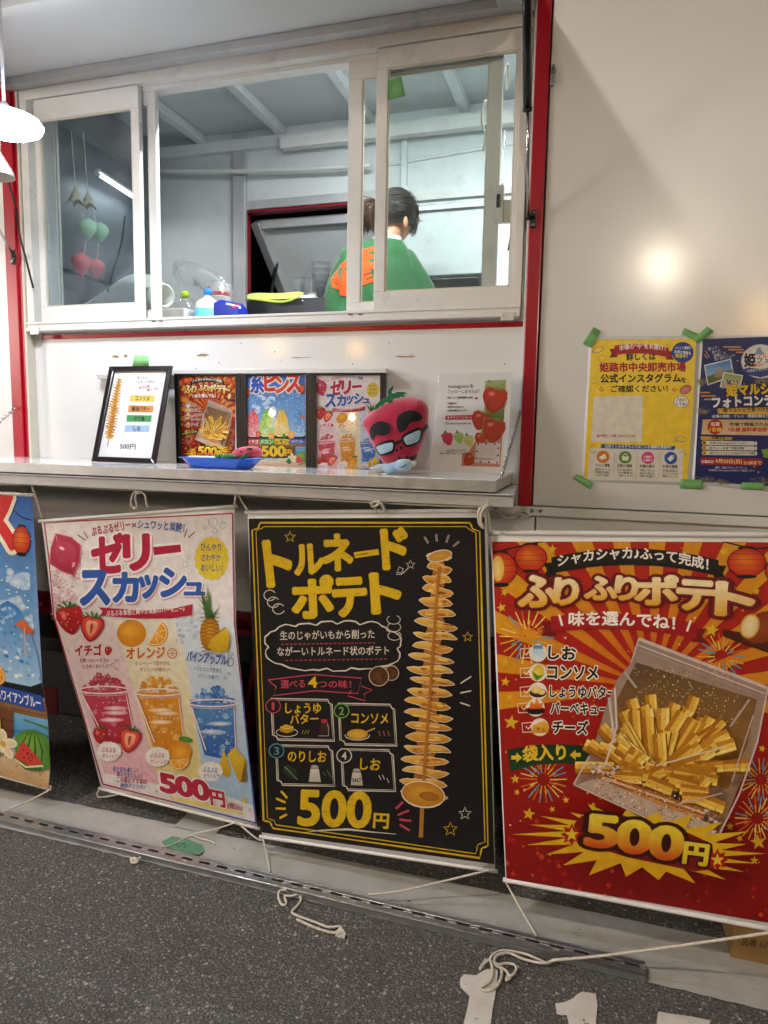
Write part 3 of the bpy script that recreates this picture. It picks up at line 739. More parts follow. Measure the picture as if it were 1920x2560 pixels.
# ---- hatch, hinged at the top and held up level
HT = 2.582; hxl, hxr = W(44, 208).x, W(1250, 17).x
SL = -.03                                     # falls slightly towards the front
def hz(y): return HT + SL * (-y)
def slab(x0, x1, ya, yb, t0, t1):
    return MB().hexa([(x0, ya, hz(ya) + t0), (x1, ya, hz(ya) + t0), (x1, yb, hz(yb) + t0), (x0, yb, hz(yb) + t0), (x0, ya, hz(ya) + t1), (x1, ya, hz(ya) + t1), (x1, yb, hz(yb) + t1), (x0, yb, hz(yb) + t1)])
hatch = TP('hatch_panel', slab(hxl - .05, hxr + .10, -1.30, -.03, .0, .03), 'panel_plain', .002)
slab(hxl - .05, hxr + .10, -.045, -.004, -.028, .0).build('hatch_rail', 'alu_matt', hatch, .002)
slab(hxl - .05, hxl, -1.30, -.046, -.028, .0).build('hatch_rail', 'alu_matt', hatch, .002)
slab(hxr, hxr + .10, -1.30, -.046, -.028, .0).build('hatch_rail', 'alu_matt', hatch, .002)
slab(hxl, hxr, -1.30, -1.26, -.028, .0).build('hatch_rail', 'alu_matt', hatch, .002)
pr = -G(0, 32, HT - .03).y
slab(hxl, hxr, -pr - .02, -pr + .02, -.02, -.0005).build('hatch_batten', 'frame_white', hatch, .002)
TP('hatch_hinge', MB().box(hxl - .05, hxr + .1, -.004, .0, HT - .03, HT + .05), 'aluminium', .001)
TP('hinge_flashing', MB().box(XA + .006, XB - .006, P - .012, P, HT - .062, HT - .02), 'panel_plain', .002)

# ---- gas struts
def strut(bpx, top, side):
    bz = W(bpx[0], bpx[1], .02); a_ = Vector((bz.x, -.028, bz.z)); b_ = Vector(top)
    d_ = b_ - a_; m_ = a_ + d_ * .40
    o = TP('gas_strut', MB().tube([m_, b_], .0115, 14), 'black_paint')
    MB().tube([a_, m_], .0045, 10).build('strut_rod', 'steel', o)
    MB().tube([m_ - d_.normalized() * .006, m_ + d_.normalized() * .004], .0125, 14).build('strut_collar', 'black_plastic', o)
    MB().ball(a_, .009).build('strut_ball', 'black_plastic', o)
    MB().box(a_.x + side * .004, a_.x + side * .022, -.020, -.0125, a_.z - .028, a_.z + .024).tube([a_, a_ + Vector((side * .016, .012, 0))], .006, 8).build('strut_bracket', 'black_paint', o, .002)
    for dz_ in (-.019, .016): MB().lathe((a_.x + side * .015, -.020, a_.z + dz_), [(.005, 0), (.004, .004)], 8, (0, -1, 0)).build('bracket_bolt', 'steel', o)
bz = W(1321, 545, .02); strut((1321, 545), (bz.x + .012, -.44, hz(-.44) - .02), 1)
bz = W(38, 640, .02); strut((38, 640), (bz.x + .0, -.50, hz(-.5) - .02), -1)

# ---- counter flap
sxr = W(1235, 1209, .38).x
ctr = TP('counter_flap', MB().box(-3.1, sxr, -.38, P - .002, ZS - .010, ZS), 'shelf_top', .0015)
MB().box(-3.1, sxr, -.384, -.3805, ZS - .030, ZS + .0).build('counter_edge', 'aluminium', ctr, .001)
MB().box(sxr, sxr + .0035, -.38, -.005, ZS - .030, ZS + .0).build('counter_edge', 'frame_white', ctr, .001)
MB().box(-3.1, sxr, -.379, -.02, ZS - .030, ZS - .0105).build('counter_core', 'alu_matt', ctr)
fl = [Vector((-3.1, -.385, ZS - .034)), Vector((sxr + .052, -.385, ZS - .034)), Vector((rp - .034, -.02, ZS - .034)), Vector((-3.1, -.02, ZS - .034))]
MB().prism(fl, (0, 0, -.004)).build('counter_bracket', 'aluminium', ctr, .001)
MB().prism([Vector((-3.1, -.372, ZS - .0385)), Vector((sxr + .05, -.372, ZS - .0385)), Vector((rp - .036, -.015, ZS - .0385)), Vector((rp - .036, -.015, ZS - .10)), Vector((sxr + .05, -.33, ZS - .085)), Vector((-3.1, -.33, ZS - .085))][:3] + [Vector((-3.1, -.015, ZS - .0385))], (0, 0, -.03)).build('counter_bracket', 'alu_matt', ctr, .001)
for dy_ in (-.33, -.05): MB().box(sxr + .0036, sxr + .005, dy_ - .002, dy_ + .002, ZS - .028, ZS - .014).build('rivet', 'alu_matt', ctr)
# hinge ledge the flap folds against, and the wooden-coloured batten below it
TP('hinge_ledge', MB().box(-4.2, rp - .05, -.03, .004, 1.115, 1.135), 'frame_white', .003)
# chains holding the flap
def chain(a_, b_, sag=0., n=40, r=.0075, w=.0016):
    a_ = Vector(a_); b_ = Vector(b_); o = None
    L_ = (b_ - a_).length; n = int(L_ / (r * 1.45)); base = None; root = None
    ln = MB().tube([Vector((math.cos(t) * r * .62, 0, math.sin(t) * r)) for t in [2 * PI * k / 10 for k in range(11)]], w, 5, False).mesh('link')
    ln.materials.append(MATS['steel'])
    for k in range(n + 1):
        t = k / n; c = a_.lerp(b_, t) - Vector((0, 0, sag * 4 * t * (1 - t)))
        d_ = (b_ - a_).normalized(); q = d_.to_track_quat('Z', 'Y')
        m_ = Matrix.Translation(c) @ q.to_matrix().to_4x4() @ Matrix.Rotation(PI / 4 + (PI / 2 if k % 2 else 0), 4, 'Z')
        if root is None:
            root = bpy.data.objects.new('chain', ln); COL.objects.link(root); root.matrix_basis = m_; attach(root, truck); root.matrix_basis = m_
        else:
            o = bpy.data.objects.new('link', ln); COL.objects.link(o); o.parent = root; o.matrix_parent_inverse = root_matrix(root).inverted(); o.matrix_basis = m_
    return root
top = W(1311, 1027, .0); chain((sxr + .008, -.30, ZS + .005), (XB - .004, -.004, top.z))
chain((-2.02, -.40, ZS - .01), (lp0 + .02, -.014, W(52, 1018, .01).z), r=.009)
# lower body: red beam, lugs, black underside
zb1, zb0 = W(600, 1533).z, W(600, 1592).z
beam = TP('red_beam', MB().box(-5.5, 2.6, .02, .10, zb0, zb1), 'red_dark', .004)
for px_, py_ in ((92, 1512), (590, 1562), (1228, 1632)):
    c = W(px_, py_); MB().lathe((c.x, .02, c.z), [(.02, 0), (.02, .012), (.013, .014), (.013, .045), (.016, .047), (.016, .052)], 14, (0, -1, 0)).build('beam_lug', 'red_dark', beam)
TP('skirt', MB().box(-5.5, 2.6, .03, .08, zb1 - .001, .832), 'panel_white')
TP('chassis', MB().box(-5.5, 2.6, .12, 1.3, .42, .86), 'under_black', .01)
TP('chassis_rail', MB().box(-5.5, 2.6, .06, .12, .50, zb0 - .002), 'under_black', .004)
for px0, px1 in ((640, 500), (1232, 1190)):
    c = W(px0, 1600, -.02); TP('landing_leg', MB().bar((c.x + .02, .06, zb0 - .005), (c.x - .22, .30, .02), .05, .05).box(c.x - .30, c.x - .14, .22, .38, .0, .02), 'red_dark', .004)
c = W(150, 1700, -.15); TP('rear_reflector_board', MB().box(c.x - .09, c.x + .02, .11, .118, c.z - .14, c.z - .02), 'red_dark', .004)
TP('mud_guard', MB().box(-3.2, -1.9, .30, .36, .05, .55), 'under_black', .02)
wh = MB().lathe((-2.6, .32, .30), [(.12, 0), (.17, -.0), (.30, .02), (.31, .06), (.31, .16), (.30, .2), (.17, .22)], 30, (0, 1, 0)); tw = TP('wheel', wh, 'black_rubber')
MB().lathe((-2.6, .30, .30), [(.04, 0), (.16, .02), (.165, .05)], 24, (0, 1, 0)).build('rim', 'alu_matt', tw)

# ---- interior
IY = 1.20; IZ = 2.86; FZ = .87
cl = W(392, 600, -IY).x
TP('rear_wall', MB().box(cl - .0, -.02 + W(612, 600, -IY).x, IY, IY + .03, FZ, IZ), 'int_grey')
hx0, hx1 = W(612, 650, -IY).x, W(1330, 560, -IY).x
hz0, hz1 = W(740, 775, -IY).z - .25, W(740, 520, -IY).z
hxr_ = W(985, 560, -IY).x
TP('rear_wall', MB().box(hx0 - .02, 1.2, IY, IY + .03, hz1, IZ), 'int_white')
TP('rear_wall', MB().box(hxr_, 1.2, IY, IY + .03, FZ, hz1), 'int_white')
TP('rear_wall', MB().box(hx0 - .02, hxr_, IY, IY + .03, FZ, hz0), 'int_white')
TP('corner_post', MB().box(W(582, 600, -IY + .03).x, W(612, 600, -IY + .03).x, IY - .03, IY - .001, FZ, IZ - .02), 'alu_matt', .003)
rw = TP('rear_opening_frame', MB().box(hx0 - .004, hxr_, IY - .006, IY + .05, hz1 - .006, hz1 + .006), 'red_dark', .002)
MB().box(hx0 - .004, hx0 + .010, IY - .006, IY + .05, hz0, hz1 - .006).build('frame_jamb', 'red_dark', rw, .002)
MB().box(hx0, hxr_, IY - .012, IY - .001, hz1 + .007, hz1 + .05).build('frame_trim', 'alu_matt', rw, .002)
# rear hatch folded out beyond the opening
rh_top = [W(640, 535, -IY - .12), W(880, 510, -IY - .12)]
zt = hz1 - .02
rh = TP('rear_hatch', MB().hexa([(hx0 + .16, IY + .62, hz0 - .05), (hxr_ + .2, IY + .62, hz0 - .05), (hxr_ + .2, IY + .65, hz0 - .05), (hx0 + .16, IY + .65, hz0 - .05), (hx0 + .03, IY + .08, zt), (hxr_ + .2, IY + .08, zt), (hxr_ + .2, IY + .11, zt), (hx0 + .03, IY + .11, zt)]), 'int_grey', .003)
MB().bar((hx0 + .03, IY + .075, zt - .01), (hx0 + .17, IY + .61, hz0 - .05), .05, .05).build('hatch_rail', 'alu_matt', rh, .002)
MB().bar((hx0 + .06, IY + .09, zt - .025), (hxr_ + .2, IY + .09, zt - .025), .04, .045).build('hatch_rail', 'alu_matt', rh, .002)
MB().tube([(hx0 + .03, IY + .07, hz0), (hx0 + .085, IY + .2, hz1 - .22)], .011, 10).build('strut_cylinder', 'black_paint', rh)
MB().tube([(hx0 + .085, IY + .2, hz1 - .22), (hx0 + .11, IY + .26, hz1 - .11)], .005, 8).build('strut_rod', 'steel', rh)
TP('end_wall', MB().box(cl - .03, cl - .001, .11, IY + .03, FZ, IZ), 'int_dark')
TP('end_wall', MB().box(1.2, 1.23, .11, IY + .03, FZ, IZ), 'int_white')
TP('floor', MB().box(cl - .03, 1.23, .05, IY + .03, FZ - .03, FZ), 'int_grey')
TP('ceiling', MB().box(cl - .03, 1.23, .05, IY + .03, IZ, IZ + .03), 'int_grey')
TP('front_wall_lining', MB().box(cl - .03, WX0 - .022, .101, .11, FZ, IZ), 'int_white')
TP('front_wall_lining', MB().box(WX1 + .016, 1.2, .101, .11, FZ, IZ), 'int_white')
TP('front_wall_lining', MB().box(WX0 - .022, WX1 + .016, .101, .11, FZ, WZ0), 'int_white')
TP('front_wall_lining', MB().box(WX0 - .022, WX1 + .016, .101, .11, WZ1 + .012, IZ), 'int_white')
TP('end_wall_ledge', MB().box(cl, cl + .03, .12, IY - .03, W(200, 700, -.9).z - .05, W(200, 700, -.9).z + .0), 'int_dark', .004)
for px_, py_ in ((509, 382), (706, 362), (924, 339), (1163, 313), (330, 400)):
    c = W(px_, py_, -IY); TP('ceiling_rib', MB().box(c.x - .022, c.x + .022, .12, IY - .002, IZ - .045, IZ - .001), 'int_white', .003)
c0 = W(560, 388, -IY + .03)
TP('wall_head_beam', MB().box(cl, 1.2, IY - .035, IY - .001, IZ - .10, IZ - .046), 'int_white', .003)
lt = TP('cable_trunking', MB().box(W(706, 370, -IY + .05).x, .9, IY - .085, IY - .036, IZ - .135, IZ - .075), 'frame_white', .004)
MB().tube(spline([W(x, y, -IY + .055) for x, y in ((60, 436), (142, 432), (312, 427), (405, 427), (584, 429), (787, 422), (926, 414))], 5), .012, 8).build('conduit', 'cable_white', truck)
TP('wall_strip', MB().hexa([W(970, 415, -IY + .006), W(1300, 358, -IY + .006), W(1300, 358, -IY + .001), W(970, 415, -IY + .001), W(970, 406, -IY + .006), W(1300, 349, -IY + .006), W(1300, 349, -IY + .001), W(970, 406, -IY + .001)]), 'alu_matt')
TP('wall_batten', MB().hexa([W(1020, 504, -IY + .02), W(1300, 481, -IY + .02), W(1300, 481, -IY + .001), W(1020, 504, -IY + .001), W(1020, 488, -IY + .02), W(1300, 464, -IY + .02), W(1300, 464, -IY + .001), W(1020, 488, -IY + .001)]), 'frame_white', .002)
TP('wall_rail', MB().hexa([W(1020, 530, -IY + .02), W(1300, 508, -IY + .02), W(1300, 508, -IY + .001), W(1020, 530, -IY + .001), W(1020, 516, -IY + .02), W(1300, 494, -IY + .02), W(1300, 494, -IY + .001), W(1020, 516, -IY + .001)]), 'alu_matt', .002)
c = W(1010, 400, -IY + .02); TP('wall_post', MB().box(c.x - .014, c.x + .014, IY - .02, IY - .001, W(1010, 470, -IY).z, IZ - .1), 'int_white', .002)
c = W(1008, 474, -IY + .02); TP('post_bracket', MB().box(c.x - .05, c.x + .035, IY - .035, IY - .021, c.z - .012, c.z + .012), 'frame_white', .003)
# inner counters
sill = WZ0 - .06
TP('inner_counter', MB().box(cl, 1.2, .112, .50, sill - .04, sill), 'int_grey', .003)
kx0, kx1 = W(616, 760, -.6).x, W(835, 760, -.6).x
kz = W(730, 744, -.6).z
# ------------------------------------------------------------------ lamps (each lamp with its own light)
def point(parent, loc, power, col, r=.05, name='lamp_light', spot=None, aim=None):
    l = bpy.data.lights.new(name, 'SPOT' if spot else 'POINT'); l.energy = power; l.color = col; l.shadow_soft_size = r
    o = bpy.data.objects.new(name, l); COL.objects.link(o); o.location = loc
    if spot:
        l.spot_size = math.radians(spot); l.spot_blend = .6; o.rotation_euler = (Vector(aim) - Vector(loc)).to_track_quat('-Z', 'Y').to_euler()
    if parent: attach(o, parent)
    return o
# LED dish clamped to the left strut of the hatch
lc = W(12, 308, .58)
lamp = thing('led_work_lamp', 'glaring round white LED work lamp hanging under the hatch at left', 'lamp', lc)
MB().lathe(lc, [(.03, -.026), (.068, -.022), (.090, -.011), (.095, .0)], 30, (0, 0, 1)).build('lamp_diffuser', 'led_on', lamp)
MB().lathe(lc + Vector((0, 0, .0003)), [(.095, .0), (.088, .011), (.055, .020), (.02, .024)], 30, (0, 0, 1)).build('lamp_shell', 'led_soft', lamp)
MB().lathe(lc + Vector((0, 0, .0245)), [(.018, 0), (.014, .02), (.006, .03)], 16, (0, 0, 1)).build('lamp_neck', 'alu_matt', lamp)
MB().tube([lc + Vector((0, 0, .052)), lc + Vector((0, .0, hz(-.58) - lc.z - .004))], .004, 8).build('lamp_stem', 'alu_matt', lamp)
b_ = W(6, 395, .38)
MB().lathe(b_ + Vector((-.03, 0, -.05)), [(.055, 0), (.05, .02), (.02, .07), (.012, .10)], 18, (0, 0, 1)).build('lamp_socket', 'frame_cream', lamp)
MB().tube([b_ + Vector((-.03, 0, .048)), Vector((b_.x - .03, b_.y, hz(b_.y) - .002))], .004, 8).build('socket_stem', 'black_plastic', lamp)
cb = MB().tube(spline([W(6, 395, .30), W(20, 450, .22), W(40, 520, .08), W(50, 590, .06), W(68, 660, .05), W(83, 720, .02)], 6), .0035, 6).build('power_cable', 'black_rubber')
tag(cb, 'thin black power cable trailing from the lamp across the left red post', 'cable')

# LED tube lamps inside the truck
def tube_lamp(a_, b_, label, power, r=.012):
    a_ = Vector(a_); b_ = Vector(b_); t = thing('tube_lamp', label, 'lamp', (a_ + b_) / 2, 'LED tubes inside the truck')
    MB().tube([a_, b_], r, 10).build('lamp_tube', 'led_tube', t)
    d_ = (b_ - a_).normalized()
    for p_ in (a_, b_): MB().tube([p_ - d_ * .012, p_ + d_ * .012], r * 1.25, 10).build('lamp_cap', 'plastic_white', t)
    u = Vector((0, 0, 1)); MB().bar(a_ + u * r * 1.9, b_ + u * r * 1.9, r * 2.2, r * 1.2).build('lamp_batten', 'frame_white', t)
    l = bpy.data.lights.new('tube_light', 'AREA'); l.shape = 'RECTANGLE'; l.size = (b_ - a_).length; l.size_y = r * 2; l.energy = power; l.color = (.94, .98, 1.)
    o = bpy.data.objects.new('tube_light', l); COL.objects.link(o); o.location = (a_ + b_) / 2 - u * (r + .004)
    o.rotation_euler = (0, 0, math.atan2(d_.y, d_.x)); attach(o, t)
tube_lamp((-1.15, .20, IZ - .07), (.05, .20, IZ - .07), 'long white LED tube under the truck ceiling above the window', 35)
tube_lamp(W(243, 434, -.62), W(345, 500, -.95), 'slim LED tube added in place of tube reflections in the left pane', 1.2, .008)  # added tube, imitates lamp tubes mirrored in the left pane

# flood lamps and bulbs of the market behind the camera, mirrored as glints on the panel
def mirror_from(px, py, dist, p=0.0):
    c = W(px, py, p); v = (c - CAM).normalized(); v.y = -v.y; return c + v * dist
def flood(loc, label, power, r=.16, aim=(-.6, 0, .9)):
    loc = Vector(loc); t = thing('flood_lamp', label, 'lamp', (loc.x, loc.y, 0), 'flood lamps on stands')
    d_ = (Vector(aim) - loc).normalized()
    MB().lathe(loc, [(r * 1.1, -.10), (r * 1.15, -.02), (r * 1.12, -.004), (r * 1.02, -.004)], 24, d_).build('lamp_housing', 'black_plastic', t)
    MB().lathe(loc, [(r * 1.0, -.003), (r, .004), (r * .9, .006)], 24, d_).build('lamp_lens', 'flood_warm', t)
    MB().tube([(loc.x, loc.y - .12, 0), (loc.x, loc.y - .12, loc.z + .05)], .022, 10).build('lamp_pole', 'black_paint', t)
    for k in range(3):
        a_ = 2 * PI * k / 3; MB().tube([(loc.x, loc.y - .12, .35), (loc.x + .5 * math.cos(a_), loc.y - .12 + .5 * math.sin(a_), .01)], .014, 8).build('stand_leg', 'black_paint', t)
    point(t, loc + d_ * .05, power, (1., .90, .76), r)
m1 = mirror_from(1655, 665, 5.4)
flood(m1, 'round warm flood lamp on a black tripod behind the viewer', 30, .06)
def balloon(loc, label, glow, r=.42):  # unseen lamp, added as soft fill for wall and banners
    loc = Vector(loc); t = thing('fill_balloon', label, 'lamp', (loc.x, loc.y, 0), 'balloon lamps added for fill light')
    MB().ball(loc, r, r, r * .85, 24, 14).build('balloon', glow, t); MB().lathe(loc - Vector((0, 0, r * .85 + .2)), [(.10, 0), (.12, .18), (.1, .2)], 16).build('lamp_base', 'black_plastic', t)
    MB().tube([(loc.x, loc.y, 0), (loc.x, loc.y, loc.z - r * .85 - .2)], .03, 10).build('lamp_mast', 'black_paint', t)
    for k in range(3):
        a_ = 2 * PI * k / 3; MB().tube([(loc.x, loc.y, .6), (loc.x + .7 * math.cos(a_), loc.y + .7 * math.sin(a_), .01)], .016, 8).build('stand_leg', 'black_paint', t)
balloon((6.0, -8.0, 3.2), 'unseen balloon lamp added for fill light, on a mast behind the viewer to the right', 'fill_balloon_glow_dim')
balloon((-11.5, -7.0, 3.2), 'unseen balloon lamp added for fill light, on a mast far to the left', 'fill_balloon_glow', 1.05)
# unseen street lamp added above the car park to brighten the ground
sl_ = thing('fill_street_lamp', 'tall unseen street lamp with a bent arm, added to light the ground', 'street lamp', (-2.6, -6.2, 0))
MB().tube(spline([(-2.6, -6.2, 0), (-2.6, -6.2, 4.6), (-2.58, -6.0, 5.5), (-2.55, -5.2, 5.95), (-2.5, -3.9, 6.0)], 8), .05, 12).build('lamp_post', 'alu_matt', sl_)
MB().box(-2.72, -2.28, -3.95, -3.35, 5.94, 6.06).build('lamp_head', 'alu_matt', sl_, .02); MB().box(-2.68, -2.32, -3.90, -3.40, 5.925, 5.939).build('lamp_lens', 'fill_street_led', sl_)
def bulb(loc, label, power=4):
    loc = Vector(loc); t = thing('festoon_bulb', label, 'lamp', loc, 'yellow bulbs of the market')
    MB().ball(loc, .028, .028, .034).build('bulb_glass', 'bulb_warm', t); MB().lathe(loc + Vector((0, 0, .028)), [(.016, 0), (.016, .08)], 10).build('bulb_socket', 'black_plastic', t)
    MB().tube([loc + Vector((0, 0, .13)), loc + Vector((0, 0, 1.2))], .005, 6).build('bulb_wire', 'black_rubber', t)
    point(t, loc + Vector((0, .0, -.09)), power, (1., .72, .35), .06)
bulb(mirror_from(690, 868, 5.0, -P), 'yellow market bulb mirrored on the wall under the window', .4)
bulb(mirror_from(890, 870, 5.0, -P), 'yellow market bulb mirrored on the wall nearer the plush toy', .4)
bulb(mirror_from(1908, 795, 4.2), 'yellow market bulb mirrored on the panel above the blue flyer', 2)
# ------------------------------------------------------------------ hanging banners
def lerp2(a, b, t): return (a[0] + (b[0] - a[0]) * t, a[1] + (b[1] - a[1]) * t)
def polyat(pl, t):
    if len(pl) == 2: return lerp2(pl[0], pl[1], t)
    L = [math.hypot(pl[i+1][0] - pl[i][0], pl[i+1][1] - pl[i][1]) for i in range(len(pl) - 1)]; s_ = sum(L) * t
    for i, l in enumerate(L):
        if s_ <= l or i == len(L) - 1: return lerp2(pl[i], pl[i+1], min(s_ / l, 1.0))
        s_ -= l
def sm(t): t = min(max(t, 0), 1); return t * t * (3 - 2 * t)
def sheet(name, left, right, g, m, parent=None, rows=30, cols=14, thick=.0006):
    vs = []; fs = []
    for i in range(rows + 1):
        a_, b_ = polyat(left, i / rows), polyat(right, i / rows)
        for j in range(cols + 1): q = lerp2(a_, b_, j / cols); vs.append(on_sheet(q[0], q[1], g))
    for i in range(rows):
        for j in range(cols): k = i * (cols + 1) + j; fs.append((k, k + 1, k + cols + 2, k + cols + 1))
    o = MB().add(vs, fs, True).build(name, m, parent)
    md = o.modifiers.new('thickness', 'SOLIDIFY'); md.thickness = thick; md.offset = 1 if (o.data.polygons[0].normal.y > 0) else -1
    return o
def rod(a_, b_, g, parent, r=.006, ext=6, drop=0., lift=0.):
    d_ = (b_[0] - a_[0], b_[1] - a_[1]); L = math.hypot(*d_); e = (d_[0] / L * ext, d_[1] / L * ext)
    p0 = on_sheet(a_[0] - e[0], a_[1] - e[1], g, lift); p1 = on_sheet(b_[0] + e[0], b_[1] + e[1], g, lift)
    n = 8; pts = [on_sheet(*lerp2((a_[0] - e[0], a_[1] - e[1]), (b_[0] + e[0], b_[1] + e[1]), k / n), g, lift) for k in range(n + 1)]
    return MB().tube(pts, r, 10).build('hanging_rod', 'rod_white', parent)
def banner(label, left, right, g, top_rod=True, bottom_rod=True, rr=.006):
    c = on_sheet(*lerp2(left[-1], right[-1], .5), g)
    t = thing('hanging_banner', label, 'banner', c, 'menu banners hung below the counter')
    sh = sheet('cloth', left, right, g, 'banner_cloth', t)
    if top_rod: rod(left[0], right[0], g, t, rr)
    if bottom_rod: rod(left[-1], right[-1], g, t, rr * .9)
    return t

# ======== black chalkboard banner
zk = W(900, 1290, .335).z
def gK(x, z): t = (zk - z) / .95; return .335 - .055 * t + .010 * math.sin(2.2 * t + 2.0 * (x + .7)) + .004 * math.sin(9 * x)
tK = banner('black chalkboard style spiral potato banner with yellow lettering', [(619, 1281), (624, 1420), (655, 2092)], [(1217, 1277), (1222, 1450), (1238, 2178)], gK)
A = Art(lambda x, y, l: on_sheet(x, y, gK, l + .0006), affine(600, 1240, .43393), step=18, dz=.0002)
CH = '#d9b21a'; CW = '#d6cdbd'; CP = '#c0485a'
A.poly([(50, 130), (1408, 124), (1418, 500), (1466, 2122), (122, 1938), (62, 600)], '#1a1616')
def frame_K(ins, w):
    pts = [(66 + ins, 196 + ins * .2), (100 + ins, 186), (112 + ins, 150 + ins), (1328 - ins, 150 + ins), (1345 - ins, 190), (1385 - ins, 202 + ins * .4), (1432 - ins * .8, 2020 - ins), (1396 - ins, 2034 - ins), (1385 - ins, 2090 - ins * 1.1), (186 + ins * .8, 1918 - ins * .9), (170 + ins, 1880 - ins * .4), (132 + ins, 1872 - ins * .6)]
    A.line([p for a_, b_ in zip(pts, pts[1:] + pts[:1]) for p in (a_, lerp2(a_, b_, .33), lerp2(a_, b_, .66))], w, CH, closed=True, rough=.35)
frame_K(4, 9); frame_K(26, 5)
def chalk(t, x0, y0, x1, y1, h, col=CH, bold=.045, **k):
    A.text(t, x0, y0, x1, y1, h, col, bold, **k)
for ch_, x0, y0, x1, y1, h in (('ト', 165, 515, 300, 500, 245), ('ル', 322, 450, 480, 440, 160), ('ネ', 483, 425, 645, 420, 195), ('ー', 655, 345, 800, 335, 70), ('ド', 832, 415, 968, 405, 215)):
    if ch_ == 'ー': A.poly([(655, 325), (795, 305), (803, 338), (662, 358)], CH); A.poly([(662, 340), (740, 330), (740, 333), (664, 345)], '#3a300c')
    else: chalk(ch_, x0, y0, x1, y1, h, bold=.055)
for ch_, x0, y0, x1, y1, h in (('ポ', 312, 700, 535, 690, 225), ('テ', 548, 690, 728, 680, 205), ('ト', 770, 670, 922, 660, 215)): chalk(ch_, x0, y0, x1, y1, h, bold=.055)
for _ in range(70):                              # dry chalk scratches
    x, y = random.uniform(150, 960), random.uniform(230, 690); A.line([(x, y), (x + random.uniform(14, 34), y - random.uniform(2, 9))], 1.6, '#171208')
A.star(288, 236, 33, None, edge=CH, ew=5); A.star(982, 396, 28, None, edge=CW, ew=4); A.line([(900, 450), (930, 452), (940, 420), (918, 408), (905, 440), (940, 445), (968, 415)], 4, CW)
A.star(1312, 812, 30, None, edge=CH, ew=5); A.star(1296, 1830, 38, None, edge=CW, ew=5); A.star(1212, 1920, 42, None, edge=CH, ew=5)
for p in (((1062, 235), (1085, 272)), ((1130, 218), (1134, 262)), ((1204, 224), (1188, 268)), ((1262, 262), (1228, 290))): A.line(p, 10, CW); A.line(p, 4, '#1a1616')
for p in (((1270, 1080), (1332, 1040)), ((1270, 1135), (1332, 1122)), ((1268, 1190), (1326, 1210))): A.line(p, 8, CW)
for cx, cy in ((172, 572), (192, 612), (222, 650)): A.ring(cx, cy, 34, 30, 5, CW, a0=20, a1=330)
for cx, cy in ((885, 712), (888, 755), (890, 805)): A.ring(cx, cy, 38, 26, 4, CW, a0=-60, a1=230)
# cloud round the description
cl_ = []
bx = [(205, 775), (260, 740), (320, 752), (370, 735), (440, 745), (500, 722), (560, 738), (630, 718), (690, 742), (760, 722), (815, 748), (850, 775), (915, 800), (925, 850), (905, 880), (920, 930), (880, 965), (800, 985), (720, 995), (640, 990), (570, 1008), (500, 992), (420, 1000), (340, 1000), (240, 970), (180, 950), (148, 910), (165, 870), (142, 830), (165, 795)]
for i, p in enumerate(bx):
    q = bx[(i + 1) % len(bx)]; mx, my = (p[0] + q[0]) / 2, (p[1] + q[1]) / 2; vx, vy = mx - 530, my - 860; L_ = math.hypot(vx, vy); k_ = 9
    A.line([p, (mx + vx / L_ * k_, my + vy / L_ * k_), q], 8, CW, rough=.3)
A.text('生のじゃがいもから削った', 232, 830, 775, 820, 52, CW, .012); A.text('ながーいトルネード状のポテト', 215, 922, 858, 915, 52, CW, .012)
for y, x0, x1 in ((852, 238, 788), (945, 262, 858)):
    n = 22
    for k in range(n): a_ = x0 + (x1 - x0) * k / n; A.line([(a_, y + 3 - k * .4), (a_ + 16, y + 2 - k * .4)], 5, CP)
for cx, cy, r in ((872, 1020, 40), (800, 1038, 54)): A.ell(cx, cy, r + 5, r + 5, '#c7b79c'); A.ell(cx, cy, r, r, '#4a2c12', '#6b4320'); [A.ell(cx + random.uniform(-.6, .6) * r, cy + random.uniform(-.6, .6) * r, 7, 3, '#2a170a', n=6, rot=40) for _ in range(9)]
# ribbon
A.line([(162, 1060), (420, 1028), (700, 1050), (680, 1138), (430, 1122), (192, 1150), (208, 1100), (162, 1060)], 6, CP)
A.line([(700, 1095), (762, 1118), (715, 1140), (722, 1180), (622, 1152), (640, 1120)], 6, CP)
A.text('選べる', 236, 1108, 375, 1104, 46, CP, .015); A.text('4', 396, 1106, 444, 1104, 62, CH, .03); A.text('つの味！', 452, 1106, 640, 1108, 46, CP, .015)
# four flavours
def plate(x0, y0, x1, y1, n, ncol, nx, ny):
    for w_, i_ in ((6, 0), (3, 9)):
        pts = [(x0 + i_, y0 + i_), (x1 - 24, y0 + i_ + 6), (x1 - 18, y0 + 26), (x1 - i_, y0 + 34), (x1 + 14 - i_, y1 - i_), (x0 + 40, y1 - 6 - i_), (x0 + 32, y1 - 28), (x0 + 10 + i_, y1 - 34)]
        A.line([p for a_, b_ in zip(pts, pts[1:] + pts[:1]) for p in (a_, lerp2(a_, b_, .5))], w_, CW, closed=True, rough=.25)
    A.ell(nx, ny, 46, 44, '#1a1616'); A.ring(nx, ny, 42, 40, 6, ncol, n=26); A.text(n, nx - (7 if n == '1' else 14), ny + 24, nx + (6 if n == '1' else 14), ny + 24, 46, ncol, .012)
plate(178, 1166, 530, 1412, '1', CP, 191, 1210); plate(566, 1194, 890, 1440, '2', '#6fae45', 585, 1238); plate(204, 1434, 532, 1672, '3', '#4f8d9c', 210, 1468); plate(582, 1456, 882, 1702, '4', CW, 600, 1496)
